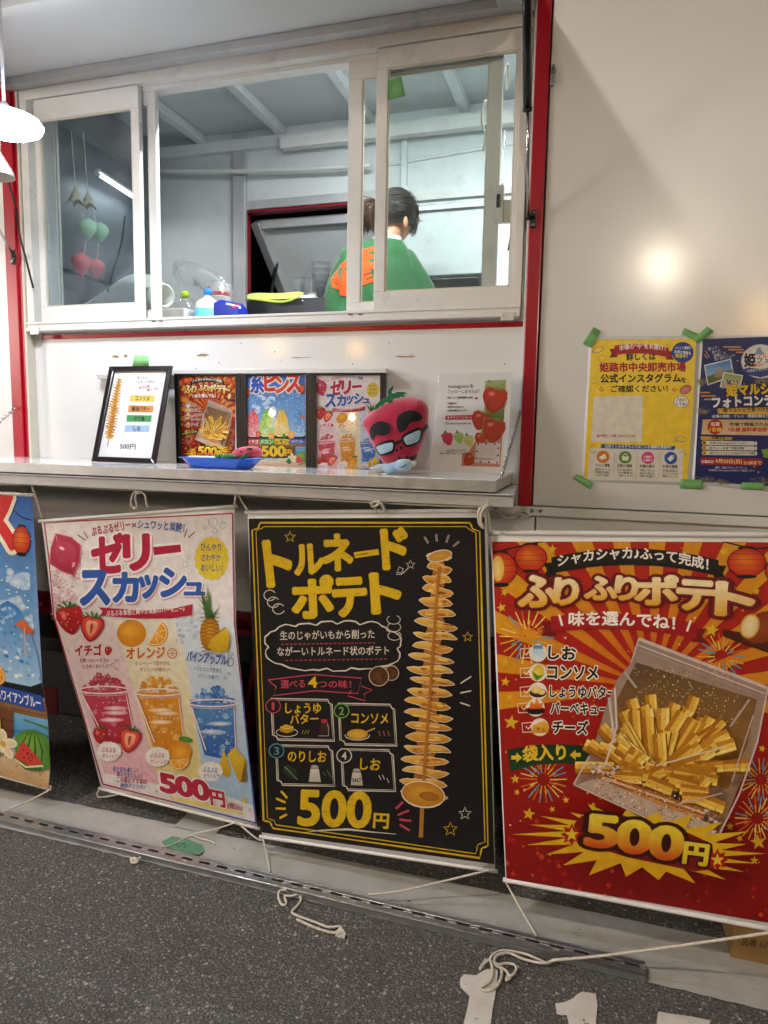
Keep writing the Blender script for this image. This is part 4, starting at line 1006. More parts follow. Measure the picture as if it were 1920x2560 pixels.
A.text('しょうゆ', 262, 1252, 466, 1252, 58, CH, .02); A.text('バター', 290, 1314, 452, 1310, 56, CH, .02); A.text('コンソメ', 642, 1308, 852, 1312, 58, CH, .02); A.text('のりしお', 276, 1530, 496, 1534, 62, CH, .02); A.text('しお', 692, 1576, 806, 1582, 66, CH, .02)
A.ring(270, 1362, 62, 24, 4, CW); A.poly([(230, 1330), (262, 1316), (308, 1326), (306, 1356), (272, 1368), (232, 1356)], '#d8ab22', '#a87c14'); A.line([(232, 1332), (272, 1342), (306, 1330)], 3, '#f0d060')
A.poly([(470, 1288), (500, 1288), (500, 1310), (508, 1340), (508, 1380), (456, 1380), (456, 1340), (470, 1310)], '#4a2a24', '#2a1512'); A.rect(468, 1286, 503, 1308, '#b03040'); A.line([(452, 1382), (510, 1382), (510, 1338), (504, 1310)], 3, CW)
for k in range(3): A.line([(356 + k * 16, 1370), (366 + k * 16, 1348)], 4, '#9a8a30')
A.ring(676, 1378, 70, 28, 5, CW, a0=-10, a1=190); A.ell(676, 1372, 60, 30, '#c79228', '#e0b245'); A.line([(720, 1362), (778, 1338)], 8, '#c7a05a')
for k in range(3): A.line([(800 + k * 26, 1354), (808 + k * 26, 1382)], 5, '#b86048')
A.poly([(250, 1560), (275, 1548), (300, 1560), (322, 1580), (335, 1622), (318, 1636), (285, 1622), (262, 1600), (246, 1580)], '#2c3d26', '#22301e'); A.line([(258, 1560), (330, 1634)], 4, '#8a9a7a')
for (x, y, t_) in ((430, 1600, ''), (672, 1620, 'SALT')):
    A.poly([(x - 24, y - 28), (x + 24, y - 28), (x + 36, y + 48), (x - 34, y + 46)], '#d0c8b8', '#b8b0a0'); A.poly([(x - 20, y - 42), (x + 22, y - 42), (x + 24, y - 26), (x - 24, y - 26)], '#8a8478'); A.ell(x, y - 42, 20, 8, '#b0a898')
    if t_: A.text(t_, x - 24, y + 28, x + 26, y + 28, 22, '#2a2420', .03)
for (x, y) in ((478, 1590), (500, 1580), (512, 1600)): A.line([(x, y), (x + 14, y + 20)], 4, '#6a8a40')
for (x, y) in ((800, 1610), (820, 1606), (846, 1626)): A.line([(x, y), (x + 12, y + 26)], 4, CW)
A.text('500', 338, 1896, 745, 1912, 200, CH, .035); A.text('円', 768, 1910, 852, 1916, 82, CH, .035)
for _ in range(30):
    x, y = random.uniform(345, 740), random.uniform(1720, 1900); A.line([(x, y), (x + random.uniform(12, 28), y - 4)], 1.5, '#171208')
A.line([(365, 1940), (460, 1926), (620, 1920), (760, 1936), (900, 1948)], 14, CW, rough=.5, taper=True)
for p in (((236, 1700), (272, 1740)), ((208, 1742), (262, 1766)), ((206, 1800), (264, 1802)), ((228, 1856), (270, 1834))): A.line(p, 13, CH)
for p in (((898, 1802), (940, 1762)), ((908, 1838), (974, 1812)), ((918, 1864), (986, 1872)), ((920, 1892), (978, 1928))): A.line(p, 13, CP)
spiral_potato(A, ((1150, 350), (1052, 1720)), [70, 88, 105, 120, 130, 138, 142, 146, 140, 132, 140], 22, (1042, 1968))
A.ell(1150, 345, 74, 34, '#e8dcc4', rot=-12); A.ell(1150, 345, 68, 28, '#c98a2c', '#e0a94a', rot=-12); A.ell(1055, 1720, 128, 78, '#e8dcc4', rot=8); A.ell(1055, 1718, 122, 70, '#c07f24', '#e0a63c', rot=8); A.ell(1090, 1730, 60, 26, '#a8661c', '#b8772a', rot=8)
A.build(tK)

# ======== red shaken-fries banner
zr = W(1500, 1350, .33).z
def gR(x, z): t = (zr - z) / .95; return .325 + .02 * t + .016 * math.sin(2.6 * t) * math.cos(2.2 * (x - .15)) + .003 * math.sin(8 * x + 3 * t)
def red_art(A):
    ctr = (880, 900); C = A
    A.poly([(55, 146), (1620, 156), (1640, 2148), (130, 1884), (85, 800)], '#b3200f', '#7d0a0c')
    for k in range(26):                            # rays
        a_ = 2 * PI * k / 26 + .1; b_ = a_ + .115; r1 = 1250
        pts = [(ctr[0] + 120 * math.cos(a_), ctr[1] + 120 * math.sin(a_)), (ctr[0] + r1 * math.cos(a_), ctr[1] + r1 * math.sin(a_)), (ctr[0] + r1 * math.cos(b_), ctr[1] + r1 * math.sin(b_)), (ctr[0] + 120 * math.cos(b_), ctr[1] + 120 * math.sin(b_))]
        if math.sin(a_) < .25:
            f0 = lin('#e0a81c'); f1 = lin('#c8620f')
            A.poly(pts, '#d79a18', cfun=lambda p, f0=f0, f1=f1: f1 if math.hypot(p[0] - ctr[0], p[1] - ctr[1]) < 400 else f0)
    A.ell(880, 820, 560, 330, '#c4560f', '#e8a020', n=30) if False else None
    for _ in range(240):                           # diamonds low on the sheet
        x = random.uniform(130, 1600); y = random.uniform(1560, 2140); d_ = abs(x - 880) / 750
        if random.random() < d_ + .05 and y < 1884 + (x - 130) * .178:
            r = random.uniform(6, 17); A.poly([(x - r, y), (x, y - r), (x + r, y + 3), (x, y + r)], random.choice(['#a81c10', '#b8300f', '#c4481a', '#8a1010']))
    for _ in range(150):                           # confetti
        x = random.uniform(90, 1500); y = random.uniform(180, 1800); r = random.uniform(3, 7); A.poly([(x - r, y), (x, y - r), (x + r, y), (x, y + r)], random.choice(['#e0b030', '#d88a20', '#e8d8a0', '#c85018']))
    for x, y, r in ((370, 190, 26), (1250, 202, 26), (125, 412, 22), (110, 490, 26), (128, 770, 24), (130, 870, 26), (150, 945, 20), (160, 1078, 40), (180, 1368, 26), (250, 1546, 34), (370, 1522, 18), (190, 1435, 18), (440, 1475, 20), (1188, 605, 38), (1415, 406, 22), (1445, 1212, 20), (1425, 1690, 42), (1405, 1785, 24), (1330, 1672, 20), (1280, 1610, 22), (580, 1500, 14)):
        A.star(x, y, r, '#dcae24', rot=random.uniform(-110, -70))
    fc = ['#e0a828', '#e8c860', '#d86a20', '#e89040', '#58a0b0']
    firework(A, 240, 640, 140, fc); firework(A, 325, 1370, 120, fc); firework(A, 1235, 740, 120, fc); firework(A, 1440, 1370, 110, fc); firework(A, 1420, 1570, 115, fc)
    A.line([(60, 210), (180, 180), (320, 150), (440, 140)], 8, '#1d1410'); A.line([(1240, 150), (1400, 190), (1600, 170)], 8, '#1d1410')
    lantern(A, 105, 290, 82, 82); A.ell(92, 290, 32, 66, '#e8b040', '#f4dc90'); lantern(A, 260, 235, 80, 68); lantern(A, 1366, 258, 96, 72); lantern(A, 1545, 300, 84, 70)
    # drum at the right
    A.poly([(1240, 600), (1480, 640), (1600, 660), (1600, 740), (1470, 720), (1250, 640)], '#4a1c0c'); A.ell(1450, 590, 110, 76, '#7a3010', '#94421a', rot=-25); A.ell(1382, 585, 44, 60, '#e0c080', '#f0dcb0', rot=20); A.ring(1382, 585, 46, 62, 8, '#c88a20', rot=20)
    # headline ribbons
    ribbon(A, 365, 232, 1222, 246, 84, '#17110f', arch=52, tail=40, tcol='#17110f')
    A.text('シャカシャカ♪ふって完成！', 398, 282, 1168, 300, 62, '#efe8dc', .03, arch=50)
    E2 = [(.15, '#5e0a10'), (.10, '#74121a')]
    A.title([('ふ', 205, 488, 402, 470, 150), ('り', 388, 472, 500, 470, 130), ('ふ', 540, 445, 695, 446, 112), ('り', 695, 446, 800, 450, 116), ('ポ', 800, 470, 1005, 472, 142), ('テ', 1010, 492, 1200, 504, 142), ('ト', 1215, 522, 1390, 530, 160)], '#f4e2b0', .055, E2, '#dca012')
    ribbon(A, 362, 535, 1110, 570, 80, '#9c1418', arch=30, tail=50, tcol='#741016')
    A.text('\\ 味を選んでね！/', 400, 588, 1080, 618, 72, '#f2eadc', .03, arch=20)
    # flavours
    for i, (t, x0, x1, y) in enumerate((('しお', 350, 488, 752), ('コンソメ', 345, 602, 852), ('しょうゆバター', 358, 694, 948), ('バーベキュー', 362, 652, 1032), ('チーズ', 372, 552, 1132))):
        bx_ = 205 + (i == 3) * -12 + (i == 4) * 10; hh = 66 - 8 * (i in (2, 3))
        A.line([(bx_, y - 50), (bx_ + 62, y - 56), (bx_ + 64, y - 6), (bx_ + 4, y - 4)], 6, '#e8d0b0', closed=True); A.line([(bx_ + 20, y - 34), (bx_ + 32, y - 20), (bx_ + 52, y - 46)], 6, '#f0e0c8')
        ix, iy = bx_ + 92, y - 30
        A.ell(ix, iy, 46, 46, '#e8dcc8')
        if i == 0: A.rect(ix - 28, iy - 26, ix + 28, iy + 36, '#a8c4d8', '#e0e8ec'); A.rect(ix - 24, iy - 40, ix + 24, iy - 22, '#5a88b0')
        if i == 1: A.ell(ix, iy, 30, 42, '#e0b828', '#f0d050', rot=20); A.poly([(ix - 34, iy - 10), (ix - 8, iy + 42), (ix + 34, iy + 10), (ix + 4, iy + 18)], '#4a8a30')
        if i == 2: A.ell(ix, iy + 8, 44, 24, '#3a1c10'); A.ell(ix - 8, iy - 6, 28, 18, '#e8c060', '#f4dc90'); A.ell(ix + 18, iy + 4, 20, 14, '#e8c060', '#f4dc90')
        if i == 3: A.ell(ix, iy + 14, 48, 22, '#1a1412'); A.poly([(ix - 34, iy + 6), (ix - 24, iy - 34), (ix - 6, iy - 18), (ix + 4, iy - 52), (ix + 20, iy - 16), (ix + 34, iy - 30), (ix + 32, iy + 6)], '#e8a028', '#d84a18')
        if i == 4: A.poly([(ix - 40, iy + 32), (ix - 36, iy - 10), (ix + 20, iy - 34), (ix + 44, iy - 14), (ix + 42, iy + 30)], '#e8b030', '#d09020'); A.ell(ix - 8, iy + 8, 9, 8, '#a8701a'); A.ell(ix + 20, iy + 14, 7, 6, '#a8701a')
        A.text(t, x0, y, x1, y + 6, hh, '#17110f', .035, edge=[(.11, '#efe6d6')])
    A.poly([(140, 1216), (300, 1192), (440, 1190), (552, 1200), (562, 1298), (440, 1288), (300, 1292), (156, 1328)], '#16301a', '#1f4022')
    A.text('袋入り', 222, 1282, 440, 1270, 78, '#e0bc30', .04, arch=6)
    for x, y, s_ in ((186, 1258, 1), (490, 1244, -1)): A.poly([(x - 26 * s_, y - 10), (x, y - 10), (x, y - 26), (x + 30 * s_, y), (x, y + 26), (x, y + 10), (x - 26 * s_, y + 10)], '#e0bc30')
    # the bag
    bag = [(815, 645), (1475, 895), (1640, 960), (1480, 1100), (1205, 1700), (1120, 1660), (780, 1510), (480, 1400), (560, 1240), (640, 960), (770, 760)]
    A.poly([(815, 645), (1475, 895), (1420, 1180), (1205, 1700), (840, 1560), (476, 1390), (575, 1225), (640, 1010), (700, 860), (775, 770)], '#9a8478', '#b08a68')
    A.poly([(800, 770), (1420, 960), (1370, 1190), (1270, 1420), (960, 1330), (720, 1180), (700, 960)], '#5c4630', '#a8742c')
    for _ in range(420):
        x, y = random.uniform(790, 1330), random.uniform(790, 1080); A.ell(x, y, random.uniform(1.5, 5), random.uniform(1.5, 5), random.choice(['#c9a860', '#e0c888', '#8a6838']), n=5)
    fr_ = []
    for k in range(52):
        a_ = math.radians(random.uniform(-172, 8)); r0 = random.uniform(20, 250); L_ = random.uniform(150, 260)
        x0, y0 = 930 + r0 * math.cos(a_) * 1.2, 1340 + r0 * math.sin(a_) * .8; q = a_ + random.uniform(-.4, .4) + .1
        fr_.append((x0, y0, x0 + L_ * math.cos(q), y0 + L_ * math.sin(q) * .9))
    for k in range(26):
        x0, y0 = random.uniform(640, 1120), 0; y0 = 1250 + (x0 - 640) * .3 + random.uniform(0, 110); q = math.radians(random.uniform(-70, 30)); fr_.append((x0, y0, x0 + 150 * math.cos(q), y0 + 110 * math.sin(q)))
    fr_.sort(key=lambda f: f[3] + .4 * f[1])
    for x0, y0, x1, y1 in fr_:
        sh_ = random.choice([('#f0c655', '#c88a24', '#fae08a'), ('#eab843', '#b87a1e', '#f4d470'), ('#e2ac3a', '#ac6c18', '#eec860')])
        L_ = math.hypot(x1 - x0, y1 - y0); nx, ny = -(y1 - y0) / L_, (x1 - x0) / L_; w_ = random.uniform(27, 35)
        A.line([(x0 + 3, y0 + 5), (x1 + 3, y1 + 5)], w_ * 2.25, '#8a5414')
        A.line([(x0, y0), (x1, y1)], w_ * 2, sh_[1]); A.line([(x0 + nx * w_ * .35, y0 + ny * w_ * .35), (x1 + nx * w_ * .35, y1 + ny * w_ * .35)], w_ * 1.3, sh_[0]); A.line([(x0 + nx * w_ * .7, y0 + ny * w_ * .7), (x1 + nx * w_ * .7, y1 + ny * w_ * .7)], w_ * .4, sh_[2])
        for _ in range(9): t = random.random(); A.ell(x0 + (x1 - x0) * t + random.uniform(-16, 16), y0 + (y1 - y0) * t + random.uniform(-14, 14), random.uniform(1.5, 4), random.uniform(1.5, 3), random.choice(['#7a5a1a', '#8a3a14', '#f6e8b8']), n=5)
    # foggy lower half of the bag over the fries
    for k in range(9):
        y_ = 1330 + k * 24; x_ = 600 + k * 30; A.poly([(x_, y_), (x_ + 560 - k * 34, y_ + 200 - k * 14), (x_ + 540 - k * 34, y_ + 222 - k * 14), (x_ - 10, y_ + 16)], random.choice(['#c98a48', '#b8742e', '#d8a468', '#a8642a', '#e0b890']))
    A.poly([(575, 1370), (640, 1380), (920, 1500), (1190, 1600), (1200, 1690), (840, 1550), (500, 1395)], '#b8a08e', '#c8b4a4')
    for _ in range(420):
        x = random.uniform(590, 1230); y = 1290 + (x - 590) * .38 + random.uniform(0, 170); A.ell(x, y, random.uniform(2, 7), random.uniform(2, 5), random.choice(['#f0c890', '#8a4a18', '#d89040', '#f8e4c8', '#b06a24']), n=5)
    for p, w_, c_ in (([(815, 650), (1470, 900)], 16, '#cdb8b0'), ([(800, 700), (1455, 950)], 7, '#a89088'), ([(806, 680), (1460, 930)], 5, '#e0d0c8'), ([(690, 900), (700, 1100), (640, 1300)], 10, '#d8c8bc'), ([(480, 1395), (840, 1560), (1205, 1698)], 9, '#cbb8ae'), ([(700, 1460), (1160, 1640)], 6, '#bca698'), ([(1205, 1695), (1330, 1440), (1420, 1180), (1475, 900)], 9, '#cbb8b0'), ([(1180, 1640), (1150, 1590)], 14, '#c8b4a8'), ([(1120, 1600), (1070, 1540)], 10, '#c8b4a8'), ([(560, 1250), (480, 1395)], 8, '#cbb8ae'), ([(775, 770), (815, 645)], 8, '#cbb8ae'), ([(740, 820), (800, 900)], 12, '#b8a8a0'), ([(1380, 960), (1280, 1100)], 10, '#b8a098'), ([(900, 1300), (1260, 1200)], 8, '#e0c8a8'), ([(660, 950), (690, 1180)], 14, '#cdbcae'), ([(1000, 1500), (1240, 1440)], 7, '#d0b098'), ([(560, 1290), (640, 1340)], 16, '#c0a898'), ([(1290, 1380), (1400, 1040)], 6, '#c8b0a4')): A.line(p, w_, c_)
    for _ in range(26):
        x, y = random.choice([(random.uniform(560, 720), random.uniform(1260, 1400)), (random.uniform(1080, 1220), random.uniform(1500, 1660))]); A.poly([(x, y), (x + 26, y + 8), (x + 10, y + 24)], random.choice(['#c8b4a4', '#a88c78', '#d8c8b8']))
    # price burst
    burst = []
    for k in range(44):
        a_ = 2 * PI * k / 44; r = random.uniform(.98, 1.2) if k % 2 == 0 else random.uniform(.66, .78)
        burst.append((830 + 560 * r * math.cos(a_), 1700 + (170 * r) * math.sin(a_) + 90 * math.cos(a_) * .55))
    A.poly(burst, '#dcb424', '#d8a018')
    A.poly([(480, 1600), (520, 1555), (700, 1545), (1060, 1640), (1190, 1700), (1200, 1830), (1100, 1840), (760, 1770), (500, 1690)], '#7a1410')
    A.star(470, 1652, 58, '#a81c10', n=8, k=.6); A.star(470, 1652, 38, '#e0c030'); A.star(1216, 1782, 58, '#a81c10', n=8, k=.6); A.star(1216, 1782, 36, '#e0c030')
    A.title([('5', 545, 1708, 690, 1722, 155), ('0', 708, 1740, 862, 1752, 160), ('0', 870, 1770, 1022, 1785, 162), ('円', 1040, 1796, 1158, 1812, 104, '#e8d038', '#d8b020')], '#e8d038', .05, [(.13, '#3a0e0c')], '#c8420f')
tR = banner('red and gold festival fries banner with picture of a clear bag of fries', [(1226, 1332), (1240, 1680), (1264, 2200)], [(1985, 1338), (1990, 1700), (1998, 2336)], gR, rr=.007)
A = Art(lambda x, y, l: on_sheet(x, y, gR, l + .0005), affine(1200, 1280, .48814), step=20, dz=.0002)
red_art(A)
eL = lambda p, q: (p, (-(q[1] - p[1]), q[0] - p[0]))
kR = [((1230, 1352), (-(2200 - 1352), 0 + (1266 - 1230))), ((1230, 1354), (0, -1)), ((1266, 2196), (-.17, 1)), ((1980, 1700), (1, 0))]
A.build(tR, keep=kR)

# ======== white jelly squash banner
zj = W(350, 1300, .34).z; zj1 = W(350, 1545, .34).z; zj2 = W(400, 2010, .24).z
xj0, xj1 = W(112, 1400, .34).x, W(588, 1400, .34).x
def gJ(x, z):
    t = min(max((zj1 - z) / (zj1 - zj2), -.6), 1.1); u = (x - xj0) / (xj1 - xj0)
    k = 0 if t < -.12 else ((t + .12) ** 2 / .48 if t < .12 else t)
    return .34 - k * (.165 - .06 * u) + .007 * math.sin(6 * x + 4 * t)
Jl = [(104, 1303), (116, 1400), (132, 1535), (175, 1685), (215, 1820), (253, 1972)]; Jr = [(586, 1266), (588, 1420), (590, 1565), (606, 1720), (622, 1880), (643, 2070)]
tJ = banner('white jelly squash banner with red, orange and blue drinks, its foot blown inward', Jl, Jr, gJ)
JM = affine(0, 1200, .40691)
def jelly_art(A):
    e0, e1 = '#a82048', '#3850a0'
    rl = [(272, 262), (300, 480), (330, 832), (420, 1140), (520, 1480), (632, 1868)]; rr = [(1428, 205), (1432, 480), (1440, 880), (1480, 1240), (1522, 1640), (1572, 2108)]
    A.poly(rl + rr[::-1], '#e2dad6', '#dcd6d6')
    # pink, cream and pale blue columns
    A.poly([(700, 840), (740, 1000), (860, 1420), (950, 1760), (980, 1870), (640, 1800), (540, 1480), (430, 1120), (340, 832)], '#e4d6d4', '#dfa8b0')
    A.poly([(690, 860), (1060, 850), (1150, 1100), (1210, 1500), (1260, 1900), (960, 1800), (860, 1420), (760, 1080)], '#e8e2d0', '#dcc678')
    A.poly([(1060, 850), (1438, 860), (1480, 1250), (1560, 2000), (1260, 1900), (1200, 1500), (1140, 1080)], '#dae0e6', '#9cbcd8')
    A.line(rl, 8, e0); A.line([rl[0], rr[0]], 8, e0); A.line([rl[-1], lerp2(rl[-1], rr[-1], .45)], 9, e0); A.line([lerp2(rl[-1], rr[-1], .45), rr[-1]], 9, e1); A.line(rr[3:], 8, e1); A.line(rr[:4], 8, '#8a2858')
    for _ in range(130):
        x = random.gauss(380, 90); y = random.uniform(280, 820); r = random.uniform(3, 17)
        if x > 300 + (y - 300) * .06 and x < 560 and not (600 < x): A.ring(x, y, r, r, 2.4, random.choice(['#c88088', '#b85868', '#d8a0a8']), n=12)
    for _ in range(260):
        x = 310 + abs(random.gauss(0, 80)); y = random.uniform(560, 860); A.ell(x, y, random.uniform(1.5, 5), random.uniform(1.5, 4), random.choice(['#c4707c', '#d89aa2', '#b04058']), n=5)
    for _ in range(60):
        x = random.uniform(1080, 1250); y = random.uniform(800, 1000); r = random.uniform(2, 11); A.ring(x, y, r, r, 2.2, '#88a8c8', n=10)
    for x, y, r in ((1308, 262, 28), (1370, 278, 20), (1320, 312, 14), (1138, 518, 18), (1160, 480, 10), (1258, 292, 10)): A.ring(x, y, r, r, 4, '#9ab0c0', n=18)
    cube = [(342, 328), (438, 352), (496, 402), (490, 500), (452, 586), (380, 562), (305, 512), (312, 420)]
    A.poly(cube, '#b83048', '#98203c'); A.poly([(350, 372), (440, 390), (470, 440), (450, 520), (360, 505), (335, 430)], '#c0405a', '#a82a48'); A.line(cube, 6, '#d8707c', closed=True); A.line([(350, 372), (342, 330)], 4, '#e08a98'); A.ell(380, 420, 18, 9, '#e8a8b0', '#f4d0d4', rot=30); A.ell(452, 520, 10, 18, '#e08a98', rot=20)
    A.text('ぷるぷるゼリー', 565, 345, 805, 298, 54, '#b02848', .03); A.text('×', 812, 300, 838, 298, 34, '#7a4078', .02); A.text('シュワッと炭酸！', 845, 298, 1130, 322, 54, '#3858a0', .03, arch=4)
    for p, c_ in ((((478, 338), (525, 370)), '#303050'), (((515, 320), (540, 358)), '#b04050'), (((1132, 352), (1150, 300)), '#b04058'), (((1156, 356), (1196, 320)), '#303858')): A.line(p, 6, c_)
    A.poly([(925, 398), (1120, 380), (1128, 458), (932, 480)], '#eee8e6'); A.poly([(940, 412), (1108, 396), (1114, 442), (946, 462)], '#b01c3c')
    rows = [('ゼ', 572, 565, 760, 560, 225, '#b01c3c'), ('リ', 768, 548, 912, 545, 205, '#b01c3c'), ('ス', 500, 762, 668, 758, 196, '#2f57a6'), ('カ', 700, 745, 846, 742, 170, '#2f57a6'), ('ッ', 862, 722, 968, 718, 130, '#2f57a6'), ('シ', 985, 712, 1140, 712, 165, '#2f57a6'), ('ュ', 1136, 716, 1252, 716, 130, '#2f57a6')]
    for r in rows: A.text(r[0], r[1] + 7, r[2] + 9, r[3] + 7, r[4] + 9, r[5], '#cf9aa2', -1, edge=[(.10, '#cf9aa2')])
    A.title(rows, '#b01c3c', .055, [(.105, '#f0eae8')])
    seal(A, 1300, 482, 104, '#dcc034', 16, .04, ry=132)
    A.text('ひんやり', 1234, 434, 1358, 436, 44, '#303c80', .02); A.text('さわやか', 1238, 498, 1356, 498, 42, '#303c80', .02); A.text('おいしい！', 1236, 560, 1366, 562, 42, '#303c80', .02)
    A.poly([(606, 782), (860, 800), (1060, 790), (1185, 762), (1178, 830), (1050, 850), (850, 852), (612, 834), (630, 808)], '#b0203c'); A.text('ぷるぷる食感と爽やか炭酸のハーモニー♪', 652, 838, 1134, 808, 36, '#f0e6e4', .015)
    strawberry(A, 430, 858, 92, -12); strawberry(A, 562, 912, 82, 8, True)
    A.ell(808, 942, 90, 84, '#d8860f', '#f0ae3a', off=(-20, -22)); A.ell(786, 866, 10, 5, '#5a7a30'); orange_slice(A, 952, 940, 82, -40, 140, -20)
    pineapple(A, 1290, 945, 62, 105, 1.35); A.poly([(1275, 1030), (1300, 970), (1385, 905), (1412, 950), (1400, 1050), (1340, 1062)], '#e0b92a', '#c89a1c'); A.line([(1300, 970), (1385, 905)], 8, '#a8842a')
    # names
    A.text('イチゴ', 462, 1078, 622, 1076, 66, '#b01c3c', .04); strawberry(A, 664, 1052, 26, 10); A.text('オレンジ', 778, 1098, 1014, 1092, 66, '#d86a1a', .04); A.ring(1058, 1066, 28, 30, 5, '#c8602a'); [A.line([(1058, 1066), (1058 + 26 * math.cos(k), 1066 + 26 * math.sin(k))], 3, '#c8602a') for k in (0, 1.05, 2.1, 3.14, 4.2, 5.24)]
    A.text('パインアップル', 1144, 1112, 1388, 1140, 64, '#2f57a6', .04); A.ring(1416, 1118, 18, 26, 5, '#3a5a9a'); A.line([(1400, 1086), (1412, 1060), (1420, 1086), (1430, 1062)], 4, '#3a5a9a')
    A.text('甘酸っぱいイチゴの', 490, 1122, 666, 1120, 26, '#8a2840', .01); A.text('ときめくおいしさ！', 508, 1158, 676, 1156, 26, '#8a2840', .01)
    A.text('ジューシーで爽やかな', 832, 1140, 1044, 1138, 27, '#a05028', .01); A.text('オレンジの味わい！', 858, 1178, 1046, 1178, 27, '#a05028', .01)
    A.text('トロピカルで爽快な', 1192, 1170, 1362, 1186, 27, '#304a80', .01); A.text('パインの香り！', 1212, 1216, 1346, 1228, 27, '#304a80', .01)
    for x, y in ((712, 1112), (694, 1136), (716, 1160)): A.ring(x, y, 10, 9, 3, '#b04058', n=8)
    for x, y in ((1408, 1190), (1384, 1216)): A.star(x, y, 13, None, edge='#4a6aa8', ew=3)
    # three cups
    cup(A, 488, 790, 1290, 1600, '#c8465c', '#d87a88', '#a81c34', '#98122c', 90)
    cup(A, 824, 1112, 1305, 1640, '#d8922c', '#e6b25a', '#cc7e18', '#d08418', 70)
    cup(A, 1160, 1452, 1370, 1690, '#5a8cc4', '#88b4dc', '#2a5aa8', '#1f4a9c', 50)
    strawberry(A, 615, 1570, 50, 0); strawberry(A, 795, 1600, 76, 10, True)
    A.ell(1108, 1672, 68, 66, '#d8860f', '#f0ae3a'); orange_slice(A, 1100, 1720, 62, -20, 170, 10); A.ell(1140, 1594, 44, 17, '#3f7a2c', '#5a9440', rot=12)
    A.poly([(1340, 1790), (1372, 1652), (1420, 1780), (1400, 1830)], '#e0b92a', '#c89a1c'); A.poly([(1395, 1690), (1440, 1640), (1510, 1720), (1512, 1840), (1470, 1858)], '#e2be34', '#c89a1c'); A.poly([(1505, 1720), (1516, 1850), (1478, 1858), (1490, 1800)], '#7a5a20')
    for x, y, c_ in ((670, 1668, '#b02848'), (968, 1700, '#c8602a'), (1294, 1790, '#2f57a6')):
        seal(A, x, y, 74, '#ece6e2', 18, .03, ry=60); A.text('ぷるぷる', x - 48, y + 4, x + 40, y + 8, 30, c_, .015); A.text('ゼリー入り！', x - 44, y + 42, x + 60, y + 46, 30, c_, .015)
    A.text('見た目も楽しい！', 692, 1790, 850, 1800, 30, '#3858a0', .02); A.text('飲んでおいしい！', 716, 1820, 872, 1834, 30, '#3858a0', .02); A.text('この夏おすすめの', 716, 1856, 900, 1872, 34, '#b02848', .02); A.text('爽快ドリンク♪', 738, 1890, 890, 1902, 30, '#3858a0', .02)
    A.poly([(1040, 1940), (1240, 1975), (1480, 2040), (1500, 2062), (1240, 2010), (1050, 1965)], '#e0cc7a')
    A.title([('5', 994, 1912, 1082, 1932, 112), ('0', 1092, 1934, 1188, 1952, 116), ('0', 1192, 1954, 1286, 1974, 118), ('円', 1300, 1994, 1384, 2012, 92)], '#b01c3c', .05, [(.1, '#f0eae8')], sh=-.12)
    A.text('(税込)', 1394, 2020, 1482, 2038, 42, '#a02040', .02)
    A.star(1500, 1968, 24, '#d8b828'); A.star(960, 1912, 14, '#d8b828'); A.star(1534, 2026, 12, None, edge='#88a8c8', ew=3); A.star(938, 1840, 14, None, edge='#d09aa8', ew=3)
A = Art(lambda x, y, l: on_sheet(x, y, gJ, l + .0005), JM, step=18, dz=.0002)
jelly_art(A); A.build(tJ)

